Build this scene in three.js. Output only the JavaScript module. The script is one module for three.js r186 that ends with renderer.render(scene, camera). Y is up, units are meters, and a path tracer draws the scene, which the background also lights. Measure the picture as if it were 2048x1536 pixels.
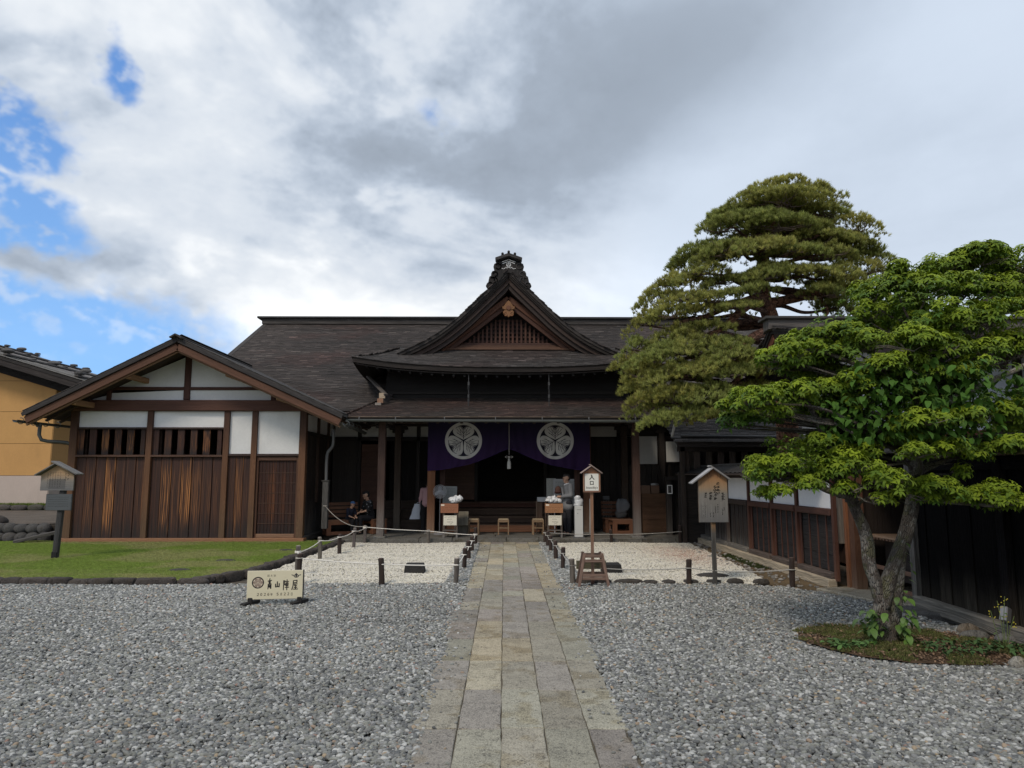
import * as THREE from 'three';
import { mergeGeometries } from 'three/addons/utils/BufferGeometryUtils.js';
import { MarchingCubes } from 'three/addons/objects/MarchingCubes.js';

// ---------------------------------------------------------------- camera, sky, sun, exposure
const scene = new THREE.Scene();
const camera = new THREE.PerspectiveCamera(56.78, 4 / 3, 0.1, 900);
camera.position.set(0, 1.6, 0);
camera.rotation.order = 'YXZ';
camera.rotation.set(7.3 * Math.PI / 180, -0.01126, 0);
const renderer = new THREE.WebGLRenderer({ antialias: true });
renderer.setSize(1024, 768);
renderer.toneMapping = THREE.LinearToneMapping;
renderer.toneMappingExposure = 1.3;
renderer.outputColorSpace = THREE.SRGBColorSpace;
renderer.shadowMap.enabled = true;

const sun = new THREE.DirectionalLight(0xfff1de, 1.25);
sun.position.set(-22, 46, 24);
sun.target.position.set(0, 0, -14);
sun.castShadow = true;
sun.shadow.radius = 26;
sun.shadow.mapSize.set(4096, 4096);
Object.assign(sun.shadow.camera, { left: -30, right: 30, top: 30, bottom: -30, near: 1, far: 120 });
scene.add(sun, sun.target);

// ---------------------------------------------------------------- random numbers and tiling noise
function rng(seed) {
  let a = (seed * 2654435761) >>> 0;
  return () => { a = (a + 0x6d2b79f5) | 0; let t = Math.imul(a ^ (a >>> 15), 1 | a); t = (t + Math.imul(t ^ (t >>> 7), 61 | t)) ^ t; return ((t ^ (t >>> 14)) >>> 0) / 4294967296; };
}
const hash = (x, y, s) => { let h = Math.imul(x, 374761393) + Math.imul(y, 668265263) + Math.imul(s, 2147483647 ^ 0x5bd1e995); h = Math.imul(h ^ (h >>> 13), 1274126177); return ((h ^ (h >>> 16)) >>> 0) / 4294967296; };
const mod = (a, n) => ((a % n) + n) % n;
// value noise on a lattice that repeats every px, py cells
function vnoise(x, y, px, py, s) {
  const xi = Math.floor(x), yi = Math.floor(y), fx = x - xi, fy = y - yi;
  const u = fx * fx * (3 - 2 * fx), v = fy * fy * (3 - 2 * fy);
  const x0 = mod(xi, px), x1 = mod(xi + 1, px), y0 = mod(yi, py), y1 = mod(yi + 1, py);
  const a = hash(x0, y0, s), b = hash(x1, y0, s), c = hash(x0, y1, s), d = hash(x1, y1, s);
  return a + (b - a) * u + (c - a) * v + (a - b - c + d) * u * v;
}
function fbm(u, v, fx, fy, oct, s, gain = 0.5) {
  let sum = 0, amp = 1, tot = 0;
  for (let i = 0; i < oct; i++) { sum += amp * vnoise(u * fx, v * fy, fx, fy, s + i * 17); tot += amp; amp *= gain; fx *= 2; fy *= 2; }
  return sum / tot;
}
const clamp = (x, a = 0, b = 1) => Math.min(b, Math.max(a, x));
const smooth = (a, b, x) => { const t = clamp((x - a) / (b - a)); return t * t * (3 - 2 * t); };
const mix = (a, b, t) => a + (b - a) * t;
const mix3 = (a, b, t) => [mix(a[0], b[0], t), mix(a[1], b[1], t), mix(a[2], b[2], t)];

// ---------------------------------------------------------------- sky: one computed cloudy sky, brightest low over the hall, broken to blue in the west
function makeSky() {
  const W = 4096, H = 2048, data = new Float32Array(W * H * 4);
  const N = (x, y, s) => vnoise(x, y, 4096, 4096, s);
  const F = (x, y, oct, s, g = 0.5) => { let a = 1, t = 0, r = 0; for (let i = 0; i < oct; i++) { r += a * N(x + 900, y + 900, s + i * 13); t += a; a *= g; const nx = x * 1.6 + y * 1.2, ny = y * 1.6 - x * 1.2; x = nx; y = ny; } return r / t; };
  const blob = (az, el, a0, e0, ra, re, rot = 0) => { const c = Math.cos(rot), s = Math.sin(rot), dx = az - a0, dy = el - e0, x = (dx * c + dy * s) / ra, y = (dy * c - dx * s) / re; return Math.exp(-x * x - y * y); };
  for (let j = 0; j < H; j++) {
    const el0 = ((j + 0.5) / H - 0.5) * Math.PI;
    for (let i = 0; i < W; i++) {
      const o = (j * W + i) * 4;
      data[o + 3] = 1;
      if (el0 <= 0) { data[o] = 0.30; data[o + 1] = 0.31; data[o + 2] = 0.32; continue; }
      const th = ((i + 0.5) / W - 0.5) * 2 * Math.PI;
      const dx = Math.cos(el0) * Math.cos(th), dy = Math.sin(el0), dz = Math.cos(el0) * Math.sin(th);
      const az = Math.atan2(dx, -dz) * 180 / Math.PI, el = el0 * 180 / Math.PI;
      const k = 1 / (dy + 0.16), qx = dx * k, qy = dz * k;
      // broad structure and billows
      const wx = F(qx * 1.1, qy * 1.1, 3, 5) - 0.5, wy = F(qx * 1.1 + 40, qy * 1.1, 3, 9) - 0.5;
      const big = F(qx * 0.9 + wx * 0.9, qy * 0.9 + wy * 0.9, 4, 21);
      const det = F(qx * 3.4 + wx * 1.8, qy * 3.4 + wy * 1.8, 6, 33, 0.56), fine = F(az * 0.55, el * 0.8, 5, 51, 0.6);
      const veil = smooth(-3, 16, az) * (1 - smooth(50, 75, az));                                // to the north-east a smooth veil
      // gaps of blue with torn edges: angles are bent by noise before the outlines are tested
      const ja = az + 6.5 * (F(az * 0.2, el * 0.26, 6, 61, 0.58) - 0.5), je = el + 5.0 * (F(az * 0.2 + 30, el * 0.26 + 10, 6, 67, 0.58) - 0.5);
      const oval = (a0, e0, ra, re, rot = 0) => { const c = Math.cos(rot), s = Math.sin(rot), x = ((ja - a0) * c + (je - e0) * s) / ra, y = ((je - e0) * c - (ja - a0) * s) / re; return 1 - Math.sqrt(x * x + y * y); };
      const slab = (a0, e0, ra, re) => 1 - Math.pow(Math.pow(Math.abs(ja - a0) / ra, 4) + Math.pow(Math.abs(je - e0) / re, 4), 0.25);
      let gap = Math.max(oval(-38.5, 22.5, 8.0, 2.6, -0.06) * 1.35, oval(-41, 17.6, 11.6, 3.2, -0.06) * 1.5, oval(-29.9, 26.9, 1.7, 2.4, 0.35) * 0.62, oval(-5.7, 28.3, 1.0, 0.8) * 0.16, slab(-50.5, 3, 31.2, 11.2) * 2.6, oval(-66, 20, 16, 6), oval(-110, 30, 22, 9), oval(150, 38, 30, 8), oval(95, 22, 14, 5), oval(-150, 55, 40, 9));
      const thin = smooth(-0.10, 0.42, gap + (fine - 0.5) * 0.55 + (det - 0.5) * 0.25) * (1 - 0.5 * smooth(0.50, 0.72, fine) * smooth(5, 15, el));
      // cloud brightness
      let L = 0.555 - 0.01 * veil + (big - 0.5) * mix(0.34, 0.10, veil) + (det - 0.5) * mix(0.56, 0.08, veil) + (fine - 0.5) * mix(0.20, 0.03, veil);
      L += 0.17 * blob(az, el, -25, 22, 10, 7, 0.3) + 0.42 * blob(az, el, -16, 12, 7, 3.6) + 0.25 * blob(az, el, -2, 11, 12, 4.6) + 0.14 * blob(az, el, 11, 14.5, 9, 5) + 0.05 * blob(az, el, 30, 12, 16, 8) + 0.05 * blob(az, el, 18, 22, 9, 2.6, 0.5) + 0.10 * blob(az, el, 37, 29, 8, 4);
      L -= 0.17 * blob(az, el, 6, 26.5, 10, 4.6, 0.5) + 0.15 * blob(az, el, 17, 32, 11, 4, 0.2) + 0.07 * blob(az, el, -12, 27, 8, 4) + 0.07 * blob(az, el, 3, 22, 8, 3, 0.6) + 0.06 * blob(az, el, 0, 34, 16, 4);
      L += 0.16 * smooth(0.52, 0.72, det) * (1 - veil) * smooth(-2, -16, az);
      L += 0.22 * smooth(0.10, -0.25, gap) * smooth(-0.6, -0.1, gap) * smooth(-8, -18, az) * smooth(15, 9, el) * smooth(-60, -40, az);
      L = clamp(L < 0.36 ? 0.36 + (L - 0.36) * 0.35 : L, 0.29, 0.96);
      if (L > 0.58) L = 0.58 + (L - 0.58) * mix(0.72, 0.42, smooth(13, 20, el));
      const tone = smooth(0.36, 0.80, L);
      const cloud = mix3([L * 0.83, L * 0.965, L * 1.16], [L * 0.97, L, L * 1.03], tone * (1 - 0.7 * veil));
      const h = smooth(2, 30, el);
      const blue = mix3([0.25, 0.49, 0.85], [0.10, 0.235, 0.54], Math.pow(h, 0.8));
      const c = mix3(cloud, blue, clamp(thin * 0.97));
      data[o] = c[0]; data[o + 1] = c[1]; data[o + 2] = c[2];
    }
  }
  const t = new THREE.DataTexture(data, W, H, THREE.RGBAFormat, THREE.FloatType);
  t.mapping = THREE.EquirectangularReflectionMapping;
  t.colorSpace = THREE.LinearSRGBColorSpace;
  t.magFilter = t.minFilter = THREE.LinearFilter;
  t.needsUpdate = true;
  return t;
}
scene.background = makeSky();
scene.environment = scene.background;

// ---------------------------------------------------------------- naming
const used = new Map();
function numbered(name) { const n = used.get(name) || 0; used.set(name, n + 1); return n ? name + '_' + String(n).padStart(3, '0') : name; }
function tag(o, label, category, group) { o.userData.label = label; if (category) o.userData.category = category; if (group) o.userData.group = group; return o; }
function thing(name, label, category, pos = [0, 0, 0], turn = 0, group) {
  const o = new THREE.Group(); o.name = numbered(name); o.position.set(...pos); o.rotation.y = turn; scene.add(o);
  return tag(o, label, category, group);
}
function sub(name, parent, pos = [0, 0, 0]) { const g = new THREE.Group(); g.name = name; g.position.set(...pos); parent.add(g); return g; }
function part(name, geo, mat, parent, label) {
  const m = new THREE.Mesh(Array.isArray(geo) ? mergeGeometries(geo.map((g) => (g.index ? g.toNonIndexed() : g))) : geo, mat);
  m.name = parent ? name : numbered(name); m.castShadow = m.receiveShadow = true;
  (parent || scene).add(m);
  if (label) m.userData.label = label;
  return m;
}
function struct(name, geo, mat) { const m = part(name, geo, mat); m.userData.kind = 'structure'; return m; }
function copies(name, geo, mat, n, fill, parent, colour) {
  const m = new THREE.InstancedMesh(geo, mat, n); m.name = parent ? name : numbered(name); m.castShadow = m.receiveShadow = true;
  const M = new THREE.Matrix4(), c = new THREE.Color(); let k = 0;
  for (let i = 0; i < n; i++) { const col = fill(M, i); if (!col) continue; m.setMatrixAt(k, M); m.setColorAt(k, c.setRGB(col[0], col[1], col[2])); k++; }
  m.count = k; m.userData.kind = 'stuff'; (parent || scene).add(m);
  return m;
}

// ---------------------------------------------------------------- textures
const s8 = (c) => { c = clamp(c); return 255 * (c <= 0.0031308 ? 12.92 * c : 1.055 * Math.pow(c, 1 / 2.4) - 0.055); };
function tex(w, h, f, srgb = true, wrap = true) {
  const d = new Uint8Array(w * h * 4);
  for (let y = 0; y < h; y++) for (let x = 0; x < w; x++) {
    const c = f((x + 0.5) / w, (y + 0.5) / h), o = (y * w + x) * 4;
    if (srgb) { d[o] = s8(c[0]); d[o + 1] = s8(c[1]); d[o + 2] = s8(c[2]); } else { d[o] = clamp(c[0]) * 255; d[o + 1] = clamp(c[1]) * 255; d[o + 2] = clamp(c[2]) * 255; }
    d[o + 3] = 255;
  }
  const t = new THREE.DataTexture(d, w, h, THREE.RGBAFormat);
  t.colorSpace = srgb ? THREE.SRGBColorSpace : THREE.NoColorSpace;
  if (wrap) t.wrapS = t.wrapT = THREE.RepeatWrapping;
  t.magFilter = THREE.LinearFilter; t.minFilter = THREE.LinearMipmapLinearFilter; t.generateMipmaps = true; t.needsUpdate = true;
  return t;
}
const grey = (g) => [g, g, g];
// uv in metres everywhere: repeat = 1 / size of the tile
const sized = (t, mx, my = mx) => { const c = t.clone(); c.repeat.set(1 / mx, 1 / my); c.needsUpdate = true; return c; };

const grainF = (u, v, s) => {
  const w = (fbm(u, v, 3, 3, 3, s) - 0.5) * 0.14;
  const fine = fbm(u + w, v, 90, 3, 3, s + 3), mid = fbm(u + w * 1.5, v, 26, 2, 3, s + 7), rings = 0.5 + 0.5 * Math.sin((u * 16 + fbm(u, v, 4, 2, 3, s + 11) * 9) * 2 * Math.PI);
  return clamp(0.40 * fine + 0.38 * mid + 0.22 * rings);
};
const T = {};
T.wood = tex(512, 1024, (u, v) => { const g = grainF(u, v, 11), big = fbm(u, v, 5, 3, 4, 90); const l = 0.42 + 0.62 * g * (0.6 + 0.8 * big); return [l, l * mix(0.93, 1.0, g), l * mix(0.86, 1.0, g)]; });
T.woodBump = tex(512, 1024, (u, v) => grey(smooth(0.2, 0.75, grainF(u, v, 11))), false);
T.old = tex(512, 1024, (u, v) => { const g = grainF(u, v, 41), big = fbm(u, v, 7, 2, 4, 130), blot = smooth(0.45, 0.7, fbm(u, v, 9, 5, 4, 151)); const l = 0.25 + 0.85 * g * (0.45 + 1.1 * big) - 0.14 * blot; return [l, l * 0.98, l * 0.95]; });
T.oldBump = tex(512, 1024, (u, v) => grey(smooth(0.25, 0.7, grainF(u, v, 41))), false);
T.plaster = tex(512, 512, (u, v) => { const l = 0.86 + 0.12 * fbm(u, v, 5, 5, 5, 201) + 0.06 * (fbm(u, v, 60, 60, 2, 205) - 0.5) - 0.05 * smooth(0.55, 0.8, fbm(u, v, 7, 2, 4, 211)); return [l, l * 0.995, l * 0.98]; });
T.fine = tex(256, 256, (u, v) => grey(fbm(u, v, 40, 40, 3, 223)), false);
T.stone = tex(1024, 1024, (u, v) => {
  const sp = fbm(u, v, 240, 240, 2, 301), md = fbm(u, v, 40, 40, 4, 305), bg = fbm(u, v, 6, 6, 5, 311), stain = smooth(0.52, 0.72, fbm(u, v, 9, 9, 5, 317)), pit = smooth(0.70, 0.80, fbm(u, v, 70, 70, 3, 321));
  const l = 0.78 + 0.95 * (sp - 0.5) + 0.35 * (md - 0.5) + 0.45 * (bg - 0.5) - 0.20 * stain - 0.3 * pit;
  return [l * mix(1, 1.05, stain), l, l * mix(1, 0.9, stain)];
});
T.stoneBump = tex(1024, 1024, (u, v) => grey(0.5 + 0.4 * (fbm(u, v, 200, 200, 2, 301) - 0.5) + 0.5 * (fbm(u, v, 40, 40, 4, 305) - 0.5) - 0.6 * smooth(0.68, 0.8, fbm(u, v, 70, 70, 3, 321))), false);
T.dirt = tex(1024, 1024, (u, v) => {
  const a = fbm(u, v, 5, 5, 6, 401, 0.6), b = fbm(u, v, 120, 120, 3, 407), peb = smooth(0.66, 0.74, fbm(u, v, 60, 60, 2, 411));
  const l = 0.35 + 0.6 * a + 0.5 * (b - 0.5); return mix3([l, l * 0.88, l * 0.72], [0.9, 0.88, 0.82], peb * 0.45);
});
T.dirtBump = tex(512, 512, (u, v) => grey(fbm(u, v, 30, 30, 5, 407, 0.6)), false);
// cellular noise for beds of small stones: distance to the nearest stone and that stone's number
function cells(u, v, n, s) {
  const x = u * n, y = v * n, xi = Math.floor(x), yi = Math.floor(y); let d1 = 9, d2 = 9, id = 0;
  for (let j = -1; j <= 1; j++) for (let i = -1; i <= 1; i++) {
    const cx = mod(xi + i, n), cy = mod(yi + j, n), px = xi + i + 0.15 + 0.7 * hash(cx, cy, s), py = yi + j + 0.15 + 0.7 * hash(cx, cy, s + 1), d = (px - x) * (px - x) + (py - y) * (py - y);
    if (d < d1) { d2 = d1; d1 = d; id = hash(cx, cy, s + 2); } else if (d < d2) d2 = d;
  }
  return [Math.sqrt(d1), Math.sqrt(d2) - Math.sqrt(d1), id];
}
T.gravel = tex(1024, 1024, (u, v) => { const [d, e, id] = cells(u, v, 48, 501), k = smooth(0.02, 0.28, e), l = (0.30 + 0.75 * id) * mix(0.22, 1, k); const warm = id > 0.86 ? 0.12 : 0; return [l * (1 + warm), l, l * (1.02 - warm)]; });
T.gravelBump = tex(1024, 1024, (u, v) => { const [d, e] = cells(u, v, 48, 501); return grey(smooth(0, 0.5, e) * (1 - d * 0.4)); }, false);
T.cloth = tex(256, 256, (u, v) => grey(0.5 + 0.25 * Math.sin(u * 2 * Math.PI * 64) + 0.25 * Math.sin(v * 2 * Math.PI * 64)), false);
T.bark = tex(512, 1024, (u, v) => {
  const w = fbm(u, v, 4, 6, 3, 601) * 0.25, [d, e, id] = cells(u + w * 0.2, v * 0.5 + w * 0.1, 14, 605), k = smooth(0.03, 0.3, e), f = fbm(u, v, 40, 40, 4, 611);
  const l = (0.55 + 0.45 * id) * mix(0.35, 1, k) * (0.7 + 0.6 * f); return [l, l * mix(0.8, 0.95, id), l * mix(0.7, 0.9, id)];
});
T.barkBump = tex(512, 1024, (u, v) => { const w = fbm(u, v, 4, 6, 3, 601) * 0.25, [d, e] = cells(u + w * 0.2, v * 0.5 + w * 0.1, 14, 605); return grey(0.75 * smooth(0, 0.4, e) + 0.25 * fbm(u, v, 40, 40, 4, 611)); }, false);
T.lichen = tex(512, 1024, (u, v) => {
  const f = fbm(u, v, 18, 18, 5, 631, 0.6), p = smooth(0.56, 0.66, fbm(u, v, 10, 14, 5, 641, 0.6)), m = smooth(0.6, 0.7, fbm(u, v, 6, 9, 4, 651));
  let c = mix3([0.16, 0.14, 0.12], [0.42, 0.37, 0.32], f); c = mix3(c, [0.62, 0.62, 0.57], p * 0.8); return mix3(c, [0.25, 0.28, 0.10], m * 0.5);
});

// ---------------------------------------------------------------- materials
const M = {};
function mat(name, o) { const m = new THREE.MeshStandardMaterial({ roughness: 0.85, metalness: 0, vertexColors: true, ...o, color: new THREE.Color().setRGB(...(o.color || [1, 1, 1])) }); m.name = name; M[name] = m; return m; }
const woodMap = sized(T.wood, 0.5, 2), woodB = sized(T.woodBump, 0.5, 2), oldMap = sized(T.old, 0.6, 2), oldB = sized(T.oldBump, 0.6, 2);
mat('wood', { map: woodMap, bumpMap: woodB, bumpScale: 0.003, roughness: 0.72 });
mat('old', { map: oldMap, bumpMap: oldB, bumpScale: 0.005, roughness: 0.86 });
mat('plaster', { map: sized(T.plaster, 2.2), bumpMap: sized(T.fine, 0.4), bumpScale: 0.001, roughness: 0.9 });
mat('stone', { map: sized(T.stone, 1.3), bumpMap: sized(T.stoneBump, 1.3), bumpScale: 0.006, roughness: 0.88 });
mat('rock', { map: sized(T.stone, 0.8), bumpMap: sized(T.stoneBump, 0.8), bumpScale: 0.012, roughness: 0.92 });
mat('dirt', { map: sized(T.dirt, 2.3), bumpMap: sized(T.dirtBump, 0.7), bumpScale: 0.012, roughness: 0.96 });
mat('plain', { roughness: 0.8 });
mat('metal', { roughness: 0.45, metalness: 0.6 });
mat('cloth', { roughness: 0.95, bumpMap: sized(T.cloth, 0.2), bumpScale: 0.001 });
mat('skin', { roughness: 0.6 });
M.plain.side = THREE.DoubleSide;

// ---------------------------------------------------------------- geometry helpers
// geometry from polygons [[x,y,z], ...]; uv in metres from the dominant plane, grain axis g runs along v
function polys(list, { g = 1, tint = [1, 1, 1], du = 0, dv = 0, smoothN } = {}) {
  const P = [], N = [], U = [], C = [];
  const a = new THREE.Vector3(), b = new THREE.Vector3(), n = new THREE.Vector3();
  for (const poly of list) {
    n.set(0, 0, 0);
    for (let i = 0; i < poly.length; i++) { const p = poly[i], q = poly[(i + 1) % poly.length]; n.x += (p[1] - q[1]) * (p[2] + q[2]); n.y += (p[2] - q[2]) * (p[0] + q[0]); n.z += (p[0] - q[0]) * (p[1] + q[1]); }
    n.normalize();
    const an = [Math.abs(n.x), Math.abs(n.y), Math.abs(n.z)];
    let va = g, ua;
    const rest = [0, 1, 2].filter((k) => k !== g);
    if (an[g] > 0.8) { va = rest[0]; ua = rest[1]; } else ua = an[rest[0]] > an[rest[1]] ? rest[1] : rest[0];
    for (let i = 1; i < poly.length - 1; i++) for (const p of [poly[0], poly[i], poly[i + 1]]) { P.push(...p); N.push(n.x, n.y, n.z); U.push(p[ua] + du, p[va] + dv); C.push(...tint); }
  }
  const geo = new THREE.BufferGeometry();
  geo.setAttribute('position', new THREE.Float32BufferAttribute(P, 3)); geo.setAttribute('normal', new THREE.Float32BufferAttribute(N, 3));
  geo.setAttribute('uv', new THREE.Float32BufferAttribute(U, 2)); geo.setAttribute('color', new THREE.Float32BufferAttribute(C, 3));
  return geo;
}
const RB = rng(77);
// chamfered box centred at c
function box(c, s, { b = Math.min(...s) * 0.12, tint, g, du = RB() * 7, dv = RB() * 7, rot } = {}) {
  const [hx, hy, hz] = s.map((v) => v / 2); b = Math.min(b, hx * 0.9, hy * 0.9, hz * 0.9);
  if (g === undefined) g = s.indexOf(Math.max(...s));
  const v = (sx, sy, sz, k) => [sx * (hx - (k === 0 ? 0 : b)), sy * (hy - (k === 1 ? 0 : b)), sz * (hz - (k === 2 ? 0 : b))];
  const L = [], q = (f, flip) => L.push(flip ? f.reverse() : f);
  for (const e of [1, -1]) {
    q([v(e, -1, -1, 0), v(e, 1, -1, 0), v(e, 1, 1, 0), v(e, -1, 1, 0)], e < 0);
    q([v(-1, e, -1, 1), v(-1, e, 1, 1), v(1, e, 1, 1), v(1, e, -1, 1)], e < 0);
    q([v(-1, -1, e, 2), v(1, -1, e, 2), v(1, 1, e, 2), v(-1, 1, e, 2)], e < 0);
  }
  if (b > 0) {
    for (const i of [1, -1]) for (const j of [1, -1]) {
      q([v(-1, i, j, 1), v(-1, i, j, 2), v(1, i, j, 2), v(1, i, j, 1)], i * j < 0);
      q([v(i, -1, j, 2), v(i, -1, j, 0), v(i, 1, j, 0), v(i, 1, j, 2)], i * j < 0);
      q([v(i, j, -1, 0), v(i, j, -1, 1), v(i, j, 1, 1), v(i, j, 1, 0)], i * j < 0);
      for (const k of [1, -1]) q([v(i, j, k, 0), v(i, j, k, 1), v(i, j, k, 2)], i * j * k < 0);
    }
  }
  let geo = polys(L, { g, tint, du, dv });
  if (rot) geo.applyMatrix4(new THREE.Matrix4().makeRotationFromEuler(new THREE.Euler(...rot)));
  return geo.translate(...c);
}
// square bar from a to b, width w and depth d
function bar(a, b, w, d = w, o = {}) {
  const A = new THREE.Vector3(...a), B = new THREE.Vector3(...b), D = B.clone().sub(A), len = D.length();
  const geo = box([0, 0, 0], [w, len, d], { g: 1, b: Math.min(w, d) * 0.12, ...o });
  const y = D.normalize(), ref = Math.abs(y.y) > 0.9 ? new THREE.Vector3(0, 0, 1) : new THREE.Vector3(0, 1, 0);
  let z, x;
  if (Math.abs(y.y) > 0.9) { x = new THREE.Vector3().crossVectors(y, ref).normalize(); z = new THREE.Vector3().crossVectors(x, y); } else { z = new THREE.Vector3().crossVectors(y, ref).normalize(); x = new THREE.Vector3().crossVectors(y, z); }
  geo.applyMatrix4(new THREE.Matrix4().makeBasis(x, y, z)); return geo.translate((a[0] + b[0]) / 2, (a[1] + b[1]) / 2, (a[2] + b[2]) / 2);
}
// flat-topped stone or board from an outline in x, z
function prism(poly, y0, y1, bev, { tint, g = 2, du = 0, dv = 0, dy } = {}) {
  let area = 0; for (let i = 0; i < poly.length; i++) { const p = poly[i], q = poly[(i + 1) % poly.length]; area += p[0] * q[1] - q[0] * p[1]; }
  if (area > 0) poly = poly.slice().reverse();
  const n = poly.length, cx = poly.reduce((s, p) => s + p[0], 0) / n, cz = poly.reduce((s, p) => s + p[1], 0) / n;
  const inset = poly.map((p, i) => { const a = poly[(i + n - 1) % n], b = poly[(i + 1) % n], tx = b[0] - a[0], tz = b[1] - a[1], l = Math.hypot(tx, tz) || 1; let nx = tz / l, nz = -tx / l; if (nx * (cx - p[0]) + nz * (cz - p[1]) < 0) { nx = -nx; nz = -nz; } return [p[0] + nx * bev, p[1] + nz * bev]; });
  const h = (p) => (dy ? dy(p[0], p[1]) : 0);
  const L = [inset.map((p) => [p[0], y1 + h(p), p[1]])];
  for (let i = 0; i < n; i++) { const j = (i + 1) % n, p = poly[i], q = poly[j], a = inset[i], b = inset[j], yb = y1 - bev; L.push([[a[0], y1 + h(a), a[1]], [p[0], yb + h(p), p[1]], [q[0], yb + h(q), q[1]], [b[0], y1 + h(b), b[1]]]); L.push([[p[0], yb + h(p), p[1]], [p[0], y0, p[1]], [q[0], y0, q[1]], [q[0], yb + h(q), q[1]]]); }
  // fan from the centroid keeps ragged outlines clean
  const top = L.shift(), c = [cx, y1 + h([cx, cz]), cz];
  for (let i = 0; i < n; i++) L.push([c, top[i], top[(i + 1) % n]]);
  return polys(L, { g, tint, du, dv });
}
function tint(geo, c) { const n = geo.attributes.position.count, a = new Float32Array(n * 3); for (let i = 0; i < n; i++) a.set(c, i * 3); geo.setAttribute('color', new THREE.BufferAttribute(a, 3)); return geo; }
// round pole: radius may change along it; uv in metres
function pole(pts, rad, { seg = 10, tint: c = [1, 1, 1], cap = true, wob = 0, seed = 1 } = {}) {
  const P = pts.map((p) => new THREE.Vector3(...p)), curve = P.length > 2 ? new THREE.CatmullRomCurve3(P, false, 'centripetal') : new THREE.LineCurve3(P[0], P[1]);
  const n = P.length > 2 ? (P.length - 1) * 5 : 1 + Math.min(6, Math.ceil(P[0].distanceTo(P[1]) / 0.4)), len = curve.getLength(), fr = curve.computeFrenetFrames(n, false);
  const pos = [], uv = [], idx = [], r = rng(seed), ph = [r() * 6, r() * 6, r() * 6];
  for (let i = 0; i <= n; i++) {
    const t = i / n, p = curve.getPointAt(t), R = typeof rad === 'function' ? rad(t) : rad;
    for (let j = 0; j <= seg; j++) { const a = j / seg * 2 * Math.PI, k = R * (1 + wob * (Math.sin(a * 2 + ph[0] + t * 7) + 0.6 * Math.sin(a * 3 + ph[1] - t * 11) + 0.5 * Math.sin(t * 23 + ph[2] + a))); const nx = fr.normals[i], bx = fr.binormals[i]; pos.push(p.x + k * (Math.cos(a) * nx.x + Math.sin(a) * bx.x), p.y + k * (Math.cos(a) * nx.y + Math.sin(a) * bx.y), p.z + k * (Math.cos(a) * nx.z + Math.sin(a) * bx.z)); uv.push(j / seg * Math.max(0.05, 2 * Math.PI * R), t * len); }
  }
  for (let i = 0; i < n; i++) for (let j = 0; j < seg; j++) { const a = i * (seg + 1) + j, b = a + seg + 1; idx.push(a, a + 1, b, b, a + 1, b + 1); }
  if (cap) for (const [i, s] of [[0, 1], [n, -1]]) { const p = curve.getPointAt(i / n), o = pos.length / 3; pos.push(p.x, p.y, p.z); uv.push(0, 0); for (let j = 0; j < seg; j++) { const a = i * (seg + 1) + j; if (s > 0) idx.push(o, a + 1, a); else idx.push(o, a, a + 1); } }
  const geo = new THREE.BufferGeometry(); geo.setAttribute('position', new THREE.Float32BufferAttribute(pos, 3)); geo.setAttribute('uv', new THREE.Float32BufferAttribute(uv, 2)); geo.setIndex(idx); geo.computeVertexNormals();
  return tint(geo, c);
}
// rounded natural stone
function rock(rx, ry, rz, seed, { det = 2, rough = 0.16, tint: c = [1, 1, 1], boxy = 0 } = {}) {
  const geo = new THREE.IcosahedronGeometry(1, det), p = geo.attributes.position, uv = geo.attributes.uv, S = seed * 31 % 1000;
  const n3 = (x, y, z, s) => (vnoise(x + 50, y + 50, 512, 512, s) + vnoise(y + 80, z + 20, 512, 512, s + 1) + vnoise(z + 10, x + 90, 512, 512, s + 2)) / 3 - 0.5;
  for (let i = 0; i < p.count; i++) {
    let x = p.getX(i), y = p.getY(i), z = p.getZ(i);
    if (boxy) { const m = Math.max(Math.abs(x), Math.abs(y), Math.abs(z)), k = mix(1, 1 / m, boxy); x *= k * 0.9; y *= k * 0.9; z *= k * 0.9; }
    const k = 1 + rough * 2 * n3(x * 1.4, y * 1.4, z * 1.4, S) + rough * 0.8 * n3(x * 4, y * 4, z * 4, S + 5);
    p.setXYZ(i, x * k * rx, y * k * ry, z * k * rz); uv.setXY(i, (x * rx + z * rz * 0.6) * 1.0 + S * 0.1, y * ry + z * rz * 0.5);
  }
  geo.computeVertexNormals();
  const q = geo.attributes.normal, map = new Map();
  for (let i = 0; i < p.count; i++) { const k = [p.getX(i), p.getY(i), p.getZ(i)].map((v) => Math.round(v * 2e4)).join(); const m = map.get(k) || [0, 0, 0]; m[0] += q.getX(i); m[1] += q.getY(i); m[2] += q.getZ(i); map.set(k, m); }
  for (let i = 0; i < p.count; i++) { const m = map.get([p.getX(i), p.getY(i), p.getZ(i)].map((v) => Math.round(v * 2e4)).join()), l = Math.hypot(...m) || 1; q.setXYZ(i, m[0] / l, m[1] / l, m[2] / l); }
  return tint(geo, c);
}
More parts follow.
